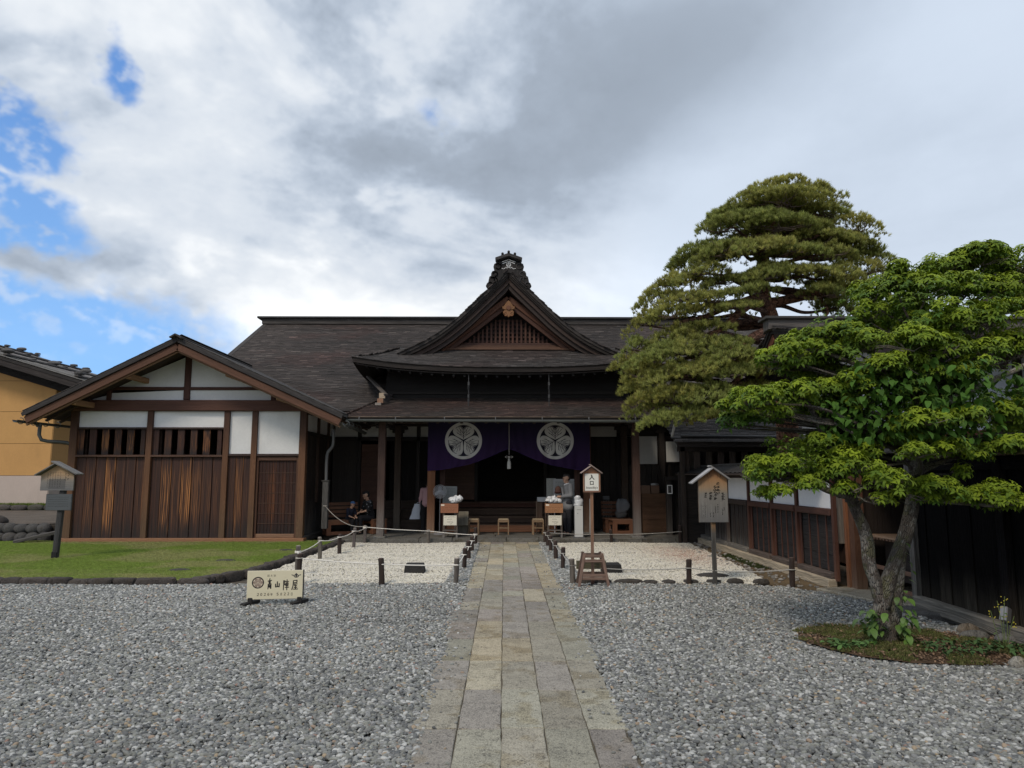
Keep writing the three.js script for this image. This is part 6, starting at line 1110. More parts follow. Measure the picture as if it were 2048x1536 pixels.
// notice board by the fence
{
  const s = thing('roofed_notice_board', 'tall weathered notice board, orange above grey, with brush writing and a tiny roof', 'notice board', [3.09, 0, -10.62]);
  part('pole', post([0, 0.62, -0.02], [0.055, 1.24, 0.05], (t) => mix3([0.13, 0.125, 0.115], [0.40, 0.23, 0.10], smooth(0.62, 0.74, t))), M.old, s);
  const t = canvas(1024, 1800, (c, w, h) => {
    const g = c.createLinearGradient(0, 0, 0, h); g.addColorStop(0, css([0.22, 0.09, 0.045])); g.addColorStop(0.2, css([0.40, 0.22, 0.10])); g.addColorStop(0.36, css([0.36, 0.25, 0.15])); g.addColorStop(0.48, css([0.24, 0.225, 0.195])); g.addColorStop(1, css([0.15, 0.15, 0.15])); c.fillStyle = g; c.fillRect(0, 0, w, h);
    const r = rng(881); for (let i = 0; i < 900; i++) { const x = r() * w, y = r() * h * 1.1 - 100, l = 150 + 700 * r(); c.fillStyle = r() < 0.5 ? 'rgba(40,28,18,' + 0.16 * r() + ')' : 'rgba(235,220,190,' + 0.10 * r() + ')'; c.fillRect(x, y, 1 + 4 * r(), l); }
    for (let i = 0; i < 40; i++) { c.fillStyle = 'rgba(30,12,5,' + 0.35 * r() + ')'; c.fillRect(r() * w, 0, 4 + 16 * r(), 80 + 260 * r()); }
    for (let i = 0; i < 26; i++) { c.fillStyle = 'rgba(220,218,210,' + 0.22 * r() + ')'; c.fillRect(r() * w, h * (0.5 + 0.3 * r()), 4 + 14 * r(), 260 + 400 * r()); }
    c.strokeStyle = 'rgba(16,14,12,0.92)'; const q = rng(883);
    for (const [x, y, n, sz] of [[650, 470, 4, 110], [540, 560, 5, 110], [380, 780, 3, 105], [210, 800, 2, 95], [820, 800, 3, 100]]) for (let k = 0; k < n; k++) { scrawl(c, x, y + k * sz * 0.95, sz, q, 19); scrawl(c, x, y + k * sz * 0.95, sz, q, 14); }
    for (const [x, y, n, sz] of [[640, 1190, 6, 48], [560, 1260, 5, 48], [860, 1290, 3, 44], [800, 1350, 5, 44], [380, 1480, 3, 48], [480, 1460, 4, 48]]) for (let k = 0; k < n; k++) scrawl(c, x, y + k * sz, sz, q, 9);
    c.lineWidth = 4; c.strokeRect(90, 1230, 190, 420); for (const x of [200, 130]) for (let k = 0; k < 7; k++) scrawl(c, x, 1260 + k * 52, 46, q, 5.5);
  });
  const W = 0.215, y0 = 0.91, y1 = 1.55, y2 = 1.695, b = sub('board', s);
  part('backing', polys([[[-W, y0, 0.035], [W, y0, 0.035], [W, y1, 0.035], [0.0, y2, 0.035], [-W, y1, 0.035]], [[-W, y0, 0], [-W, y1, 0], [0, y2, 0], [W, y1, 0], [W, y0, 0]], [[-W, y0, 0], [W, y0, 0], [W, y0, 0.035], [-W, y0, 0.035]], [[W, y0, 0], [W, y1, 0], [W, y1, 0.035], [W, y0, 0.035]], [[-W, y1, 0], [-W, y0, 0], [-W, y0, 0.035], [-W, y1, 0.035]]], { tint: [0.25, 0.2, 0.15] }), M.old, b);
  const g = polys([[[-W + 0.002, y0 + 0.002, 0.037], [W - 0.002, y0 + 0.002, 0.037], [W - 0.002, y1, 0.037], [0, y2 - 0.003, 0.037], [-W + 0.002, y1, 0.037]]]), p = g.attributes.position, u = g.attributes.uv; for (let i = 0; i < p.count; i++) u.setXY(i, (p.getX(i) + W) / (2 * W), (p.getY(i) - y0) / (y2 - y0));
  part('lettering', g, new THREE.MeshStandardMaterial({ map: t, roughness: 0.85, bumpMap: oldB, bumpScale: 0.002 }), b);
  part('roof_board', bar([0.235, 1.54, 0.02], [-0.04, 1.735, 0.02], 0.022, 0.19, { tint: [0.46, 0.45, 0.44] }), M.old, s, ''); part('roof_board', bar([-0.33, 1.475, 0.02], [-0.012, 1.705, 0.02], 0.022, 0.19, { tint: [0.60, 0.60, 0.61] }), M.old, s);
}
// notice board on the lawn, two boards on one dark post
{
  const s = thing('lawn_notice_board', 'roofed wooden notice board above a small grey board on a leaning dark post in the lawn', 'notice board', [-8.52, 0, -13.9]);
  part('post', [bar([0, 0, 0], [0.055, 1.35, 0], 0.10, 0.09, { tint: [0.075, 0.075, 0.08] }), bar([-0.004, 0, 0.003], [0.0, 0.16, 0.003], 0.108, 0.098, { tint: [0.018, 0.018, 0.02] })], M.old, s);
  const t = canvas(1024, 680, (c, w, h) => { const g = c.createLinearGradient(0, 0, 0, h); g.addColorStop(0, css([0.42, 0.26, 0.13])); g.addColorStop(0.4, css([0.40, 0.27, 0.16])); g.addColorStop(0.65, css([0.22, 0.20, 0.18])); g.addColorStop(1, css([0.14, 0.14, 0.145])); c.fillStyle = g; c.fillRect(0, 0, w, h); const r = rng(891); for (let i = 0; i < 500; i++) { c.fillStyle = r() < 0.5 ? 'rgba(30,24,18,' + 0.2 * r() + ')' : 'rgba(230,225,215,' + 0.13 * r() + ')'; c.fillRect(r() * w - 200, r() * h, 100 + 600 * r(), 1 + 3 * r()); } c.fillStyle = 'rgba(70,70,72,0.5)'; c.fillRect(250, 380, 520, 260); c.strokeStyle = 'rgba(18,16,14,0.9)'; const q = rng(893); for (let k = 0; k < 3; k++) for (const x of [740, 820]) scrawl(c, x, 220 + k * 75 + (x > 800 ? -30 : 0), 66, q, 8); for (let col = 0; col < 6; col++) for (let k = 0; k < 12; k++) scrawl(c, 590 - col * 78, 190 + (col % 2) * 22 + k * 33, 28, q, 5); });
  const W = 0.315, y0 = 1.305, y1 = 1.60, y2 = 1.80, b = sub('upper_board', s);
  part('backing', polys([[[-W, y0, 0.075], [W, y0, 0.075], [W, y1, 0.075], [0, y2, 0.075], [-W, y1, 0.075]], [[-W, y0, 0.045], [-W, y1, 0.045], [0, y2, 0.045], [W, y1, 0.045], [W, y0, 0.045]], [[-W, y0, 0.045], [W, y0, 0.045], [W, y0, 0.075], [-W, y0, 0.075]], [[W, y0, 0.045], [W, y1, 0.045], [W, y1, 0.075], [W, y0, 0.075]]], { tint: [0.2, 0.17, 0.14], g: 0 }), M.old, b);
  const g = polys([[[-W + 0.002, y0 + 0.002, 0.077], [W - 0.002, y0 + 0.002, 0.077], [W - 0.002, y1, 0.077], [0, y2 - 0.004, 0.077], [-W + 0.002, y1, 0.077]]]), p = g.attributes.position, u = g.attributes.uv; for (let i = 0; i < p.count; i++) u.setXY(i, (p.getX(i) + W) / (2 * W), (p.getY(i) - y0) / (y2 - y0));
  part('lettering', g, new THREE.MeshStandardMaterial({ map: t, roughness: 0.85 }), b);
  b.position.x = -0.03;
  part('roof_board', bar([0.375, 1.615, 0.05], [-0.12, 1.86, 0.05], 0.024, 0.24, { tint: [0.30, 0.295, 0.29] }), M.old, s); part('roof_board', bar([-0.42, 1.595, 0.05], [-0.06, 1.81, 0.05], 0.024, 0.24, { tint: [0.22, 0.215, 0.21] }), M.old, s);
  const t2 = canvas(512, 330, (c, w, h) => { c.fillStyle = css([0.085, 0.092, 0.10]); c.fillRect(0, 0, w, h); const r = rng(897); for (let i = 0; i < 200; i++) { c.fillStyle = 'rgba(200,205,210,' + 0.08 * r() + ')'; c.fillRect(r() * w - 100, r() * h, 60 + 260 * r(), 1 + 2 * r()); } c.strokeStyle = 'rgba(15,16,18,0.8)'; for (let j = 0; j < 5; j++) for (let k = 0; k < 20; k++) scrawl(c, 40 + k * 21, 50 + j * 48, 17, r, 3); });
  const l = sub('lower_board', s); part('backing', box([0.03, 1.085, 0.065], [0.49, 0.31, 0.03], { tint: [0.09, 0.095, 0.10], g: 0 }), M.old, l); face('lettering', 0.475, 0.295, t2, l, [0.03, 1.085, 0.0818]);
}
// date board standing in the grey gravel
{
  const s = thing('date_board', 'cream sign board with crest, brush title and date standing in the grey gravel', 'sign', [-2.845, 0, -9.12], 0.13);
  const t = canvas(1340, 700, (c, w, h) => {
    c.fillStyle = '#dcd3b4'; c.fillRect(0, 0, w, h);
    const r = rng(905); for (let i = 0; i < 60; i++) { c.fillStyle = 'rgba(150,135,100,' + 0.07 * r() + ')'; c.fillRect(r() * w, r() * h, 60 * r(), 60 * r()); }
    c.strokeStyle = '#1d1512'; c.fillStyle = '#1d1512'; c.beginPath(); c.arc(258, 290, 146, 0, 7); c.fill(); c.fillStyle = '#d9cdb4'; c.beginPath(); c.arc(258, 290, 118, 0, 7); c.fill(); crest(c, 258, 290, 120, '#8a7568', '#d9cdb4', 0.04);
    c.strokeStyle = '#171210'; glyph(c, 'high', 478, 190, 128, 270, 25); glyph(c, 'mountain', 660, 270, 135, 150, 28); glyph(c, 'camp', 858, 225, 150, 260, 23); glyph(c, 'roof', 1075, 225, 160, 260, 25);
    c.strokeStyle = '#77705f'; ['nation', 'history', 'trace'].forEach((k, i) => glyph(c, k, 474 + i * 76, 92, 60, 58, 6));
    c.fillStyle = c.strokeStyle = '#4a4234'; c.font = 'bold 98px sans-serif'; c.fillText('2', 242, 620); c.fillText('0', 322, 620); c.fillText('2', 408, 620); c.fillText('6', 492, 620); glyph(c, 'year', 566, 552, 62, 74, 8); c.fillText('5', 716, 620); glyph(c, 'month', 798, 552, 62, 74, 8); c.fillText('2', 890, 620); c.fillText('2', 974, 620); glyph(c, 'day', 1056, 552, 58, 74, 8);
    c.lineWidth = 2; c.strokeStyle = '#b7ad8e'; for (const [x, ww] of [[235, 80], [315, 80], [400, 80], [480, 80], [705, 75], [880, 80], [965, 80]]) c.strokeRect(x, 520, ww, 126);
    // small winged emblem in the corner
    c.fillStyle = '#2b2a30'; c.save(); c.translate(1180, 112); c.beginPath(); c.ellipse(0, 18, 66, 52, 0, 0, 3.1416); c.fill(); c.beginPath(); c.moveTo(-40, 8); c.lineTo(-118, -14); c.lineTo(-110, 12); c.lineTo(-40, 22); c.fill(); c.beginPath(); c.moveTo(40, 8); c.lineTo(118, -14); c.lineTo(110, 12); c.lineTo(40, 22); c.fill(); c.beginPath(); c.moveTo(0, -48); c.lineTo(46, -4); c.lineTo(0, 26); c.lineTo(-46, -4); c.fill(); c.fillStyle = '#dcd3b4'; for (const x of [-26, 26]) { c.beginPath(); c.ellipse(x, 34, 15, 8, 0.4 * Math.sign(x), 0, 7); c.fill(); } c.restore();
  });
  const b = sub('board', s); part('panel', box([0, 0.247, 0], [0.67, 0.345, 0.022], { tint: [0.66, 0.61, 0.46], b: 0.004 }), M.plain, b); face('lettering', 0.664, 0.339, t, b, [0, 0.247, 0.0128], { roughness: 0.45 });
  part('edge_strip', box([0.338, 0.247, -0.01], [0.016, 0.35, 0.03], { tint: [0.03, 0.025, 0.025] }), M.plain, s);
  for (const x of [-0.29, 0.30]) part('foot', [box([x, 0.045, 0], [0.055, 0.10, 0.05], { tint: [0.03, 0.027, 0.025] }), bar([x - 0.075, 0.02, 0.09], [x + 0.07, 0.035, -0.14], 0.04, 0.07, { tint: [0.035, 0.032, 0.03] })], M.old, s);
}
// ================================================================ ROPE FENCES ROUND THE TWO GRAVEL BEDS
{
  const dk = [0.055, 0.035, 0.028], gy = [0.20, 0.175, 0.155], W = 'rope posts round the western gravel bed', Ea = 'rope posts round the eastern gravel bed';
  const list = [[-3.02, -10.76, 0.45, dk, W, 'grey brown rope post directly behind the date board'], [-3.32, -11.75, 0.47, gy, W, 'tall grey rope post just behind the date board corner post'], [-3.49, -13.84, 0.43, gy, W, 'grey brown rope post, third from the date board along the lawn edge'], [-3.36, -14.87, 0.40, dk, W, 'dark split rope post near the slatted bench side of the lawn edge'], [-3.34, -16.18, 0.43, gy, W, 'pale grey rope post in front of the slatted bench'], [-3.28, -17.12, 0.42, gy, W, 'rope post at the back corner before the western porch post'], [-1.79, -10.73, 0.39, dk, W, 'dark brown rope post in front of the western stone block'], [-0.71, -10.82, 0.38, gy, W, 'pale grey rope post at the western front corner by the path'], [-0.68, -12.45, 0.36, dk, W, 'dark post second from the front along the western path edge'], [-0.665, -13.81, 0.36, dk, W, 'dark post third from the front along the western path edge'], [-0.66, -15.13, 0.33, dk, W, 'dark post fourth from the front along the western path edge'], [-0.655, -16.7, 0.40, dk, W, 'brown post at the far end of the western path edge'], [-1.78, -17.1, 0.32, gy, W, 'thin post by the legs of the western bag box'],
    [1.02, -10.8, 0.37, gy, Ea, 'grey rope post at the eastern front corner beside the trestle'], [1.0, -12.36, 0.38, dk, Ea, 'dark post second from the front along the eastern path edge'], [0.99, -13.79, 0.36, dk, Ea, 'dark post third from the front along the eastern path edge'], [0.985, -15.2, 0.34, dk, Ea, 'dark post fourth from the front along the eastern path edge'], [0.975, -16.2, 0.35, dk, Ea, 'dark post fifth from the front along the eastern path edge'], [0.97, -17.0, 0.30, dk, Ea, 'dark post at the far end of the eastern path edge'], [2.54, -17.1, 0.33, dk, Ea, 'short black rope post before the porch, under the umbrella stand'], [2.72, -10.68, 0.37, dk, Ea, 'dark rope post with pale streaks beside the notice board pole'], [4.15, -10.45, 0.42, dk, Ea, 'black rope post nearest the roofed fence'], [4.17, -17.1, 0.42, dk, Ea, 'dark rope post at the back corner by the side doorway']];
  list.forEach(([x, z, h, c, grp, label], i) => {
    const r = rng(920 + i), t = thing('rope_post', label, 'post', [x, 0, z], r() * 6, grp), lean = (r() - 0.5) * 0.05;
    part('stake', pole([[0, -0.05, 0], [lean * 0.5, h * 0.5, 0], [lean, h - 0.008, lean * 0.4]], 0.036 + 0.006 * r(), { seg: 12, tint: vary(c, 0.15, r), wob: 0.05, seed: i + 1, cap: true }), M.old, t);
    part('end_grain', tint(new THREE.CylinderGeometry(0.030, 0.034, 0.012, 12).translate(lean, h - 0.006, lean * 0.4), c.map((v) => Math.min(0.4, v * 1.8))), M.plain, t);
  });
  const span = (a, b, sag) => { const p = []; for (let k = 0; k <= 8; k++) { const t = k / 8; p.push([mix(a[0], b[0], t), mix(a[1], b[1], t) - sag * 4 * t * (1 - t), mix(a[2], b[2], t)]); } return p; };
  const ropes = (name, label, chains, rad, c) => { const g = []; for (const ch of chains) for (let k = 0; k < ch.length - 1; k++) g.push(pole(span(ch[k], ch[k + 1], ch.sag ?? 0.03), rad, { seg: 6, tint: c, cap: false })); for (const ch of chains) for (const p of ch) g.push(tint(new THREE.TorusGeometry(0.045, rad, 5, 14).rotateX(Math.PI / 2).translate(...p), c)); tag(part(name, g, M.cloth), label, 'rope'); };
  const w = [0.85, 0.81, 0.73];
  ropes('rope', 'white rope strung on posts round the western cream gravel bed', [
    [[-3.32, 0.36, -11.75], [-3.49, 0.36, -13.84], [-3.36, 0.34, -14.87], [-3.34, 0.36, -16.18], [-3.28, 0.36, -17.12]],
    Object.assign([[-3.28, 0.38, -17.12], [-1.78, 0.29, -17.1], [-0.655, 0.23, -16.7]], { sag: 0.012 }), [[-3.32, 0.38, -11.75], [-3.02, 0.385, -10.76]],
    Object.assign([[-3.02, 0.385, -10.76], [-1.79, 0.30, -10.73], [-0.71, 0.275, -10.82]], { sag: 0.012 }), [[-0.71, 0.28, -10.82], [-0.68, 0.25, -12.45], [-0.665, 0.25, -13.81], [-0.66, 0.24, -15.13], [-0.655, 0.25, -16.7]]], 0.0085, w);
  ropes('rope', 'slack white rope rising from a rope post to the downpipe of the timber house', [Object.assign([[-4.32, 0.86, -17.45], [-3.28, 0.40, -17.12]], { sag: 0.16 })], 0.008, [0.42, 0.39, 0.35]);
  ropes('rope', 'thin grey rope strung on posts round the eastern cream gravel bed', [
    Object.assign([[1.02, 0.27, -10.8], [2.72, 0.245, -10.68], [4.15, 0.25, -10.45]], { sag: 0.045 }), [[1.02, 0.27, -10.8], [1.0, 0.28, -12.36], [0.99, 0.27, -13.79], [0.985, 0.26, -15.2], [0.975, 0.26, -16.2], [0.97, 0.25, -17.0]],
    Object.assign([[0.97, 0.26, -17.0], [2.54, 0.21, -17.1], [4.17, 0.27, -17.1]], { sag: 0.02 })], 0.0075, [0.42, 0.40, 0.36]);
}

// ================================================================ PEOPLE: capsule skeletons joined by a smooth minimum, meshed as one surface
const V3 = (a) => new THREE.Vector3(...a);
// bones: [from, to, radius, radius]; one continuous surface
function body(bones, cell, k = 0.02, c = [1, 1, 1]) {
  const lo = [1e9, 1e9, 1e9], hi = [-1e9, -1e9, -1e9];
  for (const [a, b, ra, rb] of bones) for (const [p, r] of [[a, ra], [b, rb]]) for (let i = 0; i < 3; i++) { lo[i] = Math.min(lo[i], p[i] - r - 0.03); hi[i] = Math.max(hi[i], p[i] + r + 0.03); }
  const size = Math.max(hi[0] - lo[0], hi[1] - lo[1], hi[2] - lo[2]), n = Math.ceil(size / cell) + 4, ctr = [0, 1, 2].map((i) => (lo[i] + hi[i]) / 2), half = size / 2 * (n / (n - 4));
  const mc = new MarchingCubes(n, M.plain, false, false, 60000), f = mc.field; f.fill(-0.2);
  const at = (q, i) => ctr[i] + ((q - n / 2) / (n / 2)) * half, idx = (w, i) => ((w - ctr[i]) / half) * (n / 2) + n / 2;
  for (const [a, b, ra, rb] of bones) {
    const R = Math.max(ra, rb) + 0.05, l = [0, 1, 2].map((i) => Math.max(0, Math.floor(idx(Math.min(a[i], b[i]) - R, i)))), h = [0, 1, 2].map((i) => Math.min(n - 1, Math.ceil(idx(Math.max(a[i], b[i]) + R, i))));
    const d = [b[0] - a[0], b[1] - a[1], b[2] - a[2]], dd = d[0] * d[0] + d[1] * d[1] + d[2] * d[2] || 1e-9;
    for (let z = l[2]; z <= h[2]; z++) for (let y = l[1]; y <= h[1]; y++) for (let x = l[0]; x <= h[0]; x++) {
      const p = [at(x, 0) - a[0], at(y, 1) - a[1], at(z, 2) - a[2]], t = clamp((p[0] * d[0] + p[1] * d[1] + p[2] * d[2]) / dd);
      const dist = Math.hypot(p[0] - d[0] * t, p[1] - d[1] * t, p[2] - d[2] * t) - mix(ra, rb, t), o = x + y * n + z * n * n, old = -f[o], hh = Math.max(k - Math.abs(old - dist), 0) / k;
      f[o] = -(Math.min(old, dist) - hh * hh * k * 0.25);
    }
  }
  mc.isolation = 0; mc.update();
  const g = new THREE.BufferGeometry(), P = new Float32Array(mc.count * 3), N = new Float32Array(mc.count * 3);
  for (let i = 0; i < mc.count; i++) { for (let j = 0; j < 3; j++) P[i * 3 + j] = ctr[j] + mc.positionArray[i * 3 + j] * half; const a = [mc.normalArray[i * 3], mc.normalArray[i * 3 + 1], mc.normalArray[i * 3 + 2]], l = Math.hypot(...a) || 1; for (let j = 0; j < 3; j++) N[i * 3 + j] = a[j] / l; }
  g.setAttribute('position', new THREE.BufferAttribute(P, 3)); g.setAttribute('normal', new THREE.BufferAttribute(N, 3)); g.setAttribute('uv', new THREE.BufferAttribute(new Float32Array(mc.count * 2), 2));
  return tint(g, c);
}
// hand with palm, four curled fingers and a thumb; wrist at w, pointing along dir, back of the hand towards back
function hand(w, dir, back, curl, side, s = 1) {
  const y = V3(dir).normalize(), z = V3(back).normalize(), x = new THREE.Vector3().crossVectors(y, z).normalize().multiplyScalar(side); z.crossVectors(x, y).normalize(); if (z.dot(V3(back)) < 0) z.negate();
  const P = (a, b, c) => [0, 1, 2].map((i) => w[i] + s * (x.getComponent(i) * a + y.getComponent(i) * b + z.getComponent(i) * c)), B = [];
  B.push([P(0, -0.01, 0), P(0, 0.03, 0), 0.024 * s, 0.026 * s]);
  for (let k = 0; k < 4; k++) {
    const fx = (k - 1.5) * 0.021, L = [0.036, 0.042, 0.039, 0.030][k], a0 = curl * 0.5, a1 = curl * 1.3, a2 = curl * 1.9;
    const p0 = [fx * 0.7, 0.03, 0], p1 = [fx, 0.088, -0.002], p2 = [fx, p1[1] + L * Math.cos(a0), p1[2] - L * Math.sin(a0)], p3 = [fx, p2[1] + L * 0.7 * Math.cos(a1), p2[2] - L * 0.7 * Math.sin(a1)], p4 = [fx, p3[1] + L * 0.5 * Math.cos(a2), p3[2] - L * 0.5 * Math.sin(a2)];
    B.push([P(...p0), P(...p1), 0.015 * s, 0.0115 * s], [P(...p1), P(...p2), 0.0095 * s, 0.009 * s], [P(...p2), P(...p3), 0.009 * s, 0.008 * s], [P(...p3), P(...p4), 0.008 * s, 0.0065 * s]);
  }
  B.push([P(0.028, 0.025, -0.004), P(0.052, 0.056, -0.014), 0.013 * s, 0.010 * s], [P(0.052, 0.056, -0.014), P(0.050, 0.082, -0.030), 0.0095 * s, 0.0075 * s]);
  return body(B, 0.0042, 0.008);
}
// head about the centre c, looking along f (unit, level), pitched by the caller through c
function head(c, f, up = [0, 1, 0]) {
  const F = V3(f).normalize(), U = V3(up).normalize(), S = new THREE.Vector3().crossVectors(U, F).normalize(); U.crossVectors(F, S);
  const P = (s, u, v) => [0, 1, 2].map((i) => c[i] + S.getComponent(i) * s + U.getComponent(i) * u + F.getComponent(i) * v);
  const B = [[P(0, 0.035, -0.018), P(0, 0.025, 0.012), 0.083, 0.078], [P(0, -0.03, 0.02), P(0, -0.075, 0.045), 0.062, 0.040], [P(0, 0.015, 0.082), P(0, -0.022, 0.103), 0.009, 0.014], [P(-0.034, 0.028, 0.072), P(0.034, 0.028, 0.072), 0.014, 0.014], [P(-0.018, -0.055, 0.076), P(0.018, -0.055, 0.076), 0.010, 0.010], [P(0, -0.095, 0.066), P(0, -0.095, 0.06), 0.018, 0.02], [P(-0.045, -0.02, 0.05), P(-0.035, -0.06, 0.045), 0.026, 0.022], [P(0.045, -0.02, 0.05), P(0.035, -0.06, 0.045), 0.026, 0.022]];
  for (const s of [-1, 1]) B.push([P(s * 0.078, 0.015, -0.008), P(s * 0.076, -0.02, -0.002), 0.014, 0.010]);
  return { geo: body(B, 0.006, 0.018), P };
}
const SKIN = [0.50, 0.30, 0.21];
function dress(t, name, bones, c, m = M.cloth, cell = 0.014, k = 0.03) { return part(name, body(bones, cell, k, c), m, t); }
function eyes(t, P) { for (const s of [-1, 1]) part('eye', tint(new THREE.SphereGeometry(0.011, 8, 6).translate(...P(s * 0.031, 0.008, 0.078)), [0.03, 0.02, 0.02]), M.plain, t); }

// man in grey, facing west, hands together at his waist
{
  const t = thing('person', 'man standing in grey jacket and dark trousers, holding a brown hat at his waist', 'person', [1.60, 0.1, -18.12], -Math.PI / 2 + 0.35);
  const hd = [0, 1.585, 0.03], H = head(hd, [0, -0.05, 1]);
  const sh = [[-0.175, 1.385, -0.01], [0.175, 1.385, -0.01]], el = [[-0.235, 1.12, 0.0], [0.235, 1.12, 0.0]], wr = [[-0.09, 1.06, 0.225], [0.09, 1.08, 0.225]];
  const hip = [[-0.085, 0.87, 0], [0.085, 0.87, 0]], kn = [[-0.095, 0.47, 0.02], [0.095, 0.47, 0.01]], an = [[-0.10, 0.08, -0.02], [0.10, 0.08, -0.01]], to = [[-0.115, 0.03, 0.14], [0.115, 0.03, 0.15]];
  const B = [[[0, 0.92, 0], [0, 1.12, 0], 0.125, 0.115], [[0, 1.12, 0], [0, 1.30, -0.01], 0.12, 0.135], [[-0.09, 1.33, -0.01], [0.09, 1.33, -0.01], 0.09, 0.09], [[0, 1.36, -0.005], [0, 1.50, 0.01], 0.062, 0.056]];
  for (const i of [0, 1]) B.push([sh[i], el[i], 0.058, 0.045], [el[i], wr[i], 0.044, 0.029], [hip[i], kn[i], 0.085, 0.056], [kn[i], an[i], 0.055, 0.038], [an[i], to[i], 0.04, 0.035]);
  part('body', [body(B, 0.014, 0.03), H.geo, hand(wr[0], [0.55, 0.1, 0.75], [-0.5, 0.7, 0.2], 0.65, -1), hand(wr[1], [-0.55, 0.1, 0.75], [0.5, 0.7, 0.2], 0.65, 1)].map((g) => tint(g, SKIN)), M.skin, t);
  eyes(t, H.P);
  dress(t, 'hair', [[H.P(0, 0.06, -0.03), H.P(0, 0.07, 0.03), 0.078, 0.062], [H.P(0, 0.0, -0.06), H.P(0, 0.05, -0.04), 0.066, 0.076]], [0.035, 0.03, 0.028], M.plain, 0.008, 0.02);
  const J = [[[0, 0.82, 0], [0, 1.10, -0.005], 0.155, 0.140], [[0, 1.10, -0.005], [0, 1.30, -0.015], 0.142, 0.152], [[-0.10, 1.34, -0.015], [0.10, 1.34, -0.015], 0.095, 0.095], [[-0.07, 0.80, 0], [0.07, 0.80, 0], 0.135, 0.135]];
  for (const i of [0, 1]) J.push([sh[i], el[i], 0.077, 0.062], [el[i], [mix(el[i][0], wr[i][0], 0.88), mix(el[i][1], wr[i][1], 0.88), mix(el[i][2], wr[i][2], 0.88)], 0.062, 0.048]);
  dress(t, 'jacket', J, [0.21, 0.215, 0.225]);
  part('shirt_front', [box([0, 1.22, 0.135], [0.09, 0.30, 0.05], { tint: [0.75, 0.76, 0.78], b: 0.018, rot: [0.06, 0, 0] })], M.cloth, t);
  dress(t, 'collar', [[[-0.05, 1.43, 0.02], [0.0, 1.405, 0.085], 0.03, 0.022], [[0.05, 1.43, 0.02], [0.0, 1.405, 0.085], 0.03, 0.022], [[-0.05, 1.44, -0.03], [0.05, 1.44, -0.03], 0.032, 0.032]], [0.78, 0.79, 0.8], M.cloth, 0.008, 0.015);
  for (const s of [-1, 1]) part('lapel', box([s * 0.062, 1.24, 0.152], [0.055, 0.30, 0.02], { tint: [0.17, 0.175, 0.185], rot: [0.06, s * 0.25, s * 0.13] }), M.cloth, t);
  const T2 = []; for (const i of [0, 1]) T2.push([[hip[i][0], 0.90, 0], kn[i], 0.105, 0.075], [kn[i], [an[i][0], 0.10, an[i][2]], 0.074, 0.062]); dress(t, 'trousers', T2, [0.028, 0.028, 0.034]);
  for (const i of [0, 1]) dress(t, 'shoe', [[[an[i][0], 0.045, an[i][2] - 0.02], [to[i][0], 0.04, to[i][2]], 0.046, 0.038]], [0.015, 0.014, 0.014], M.plain, 0.008);
  const h = thing('brown_hat', 'brown patterned hat held in the hands of the man in grey', 'hat', [1.36, 1.17, -18.06]);
  part('crown_cup', rock(0.085, 0.10, 0.085, 611, { det: 3, rough: 0.1, tint: [0.12, 0.06, 0.045] }).translate(0, 0.07, 0), M.cloth, h); part('brim', tint(new THREE.TorusGeometry(0.085, 0.022, 8, 24).rotateX(1.3).translate(0, 0.0, 0.02), [0.10, 0.045, 0.04]), M.cloth, h);
  h.scale.setScalar(0.9); t.scale.setScalar(0.89);
}
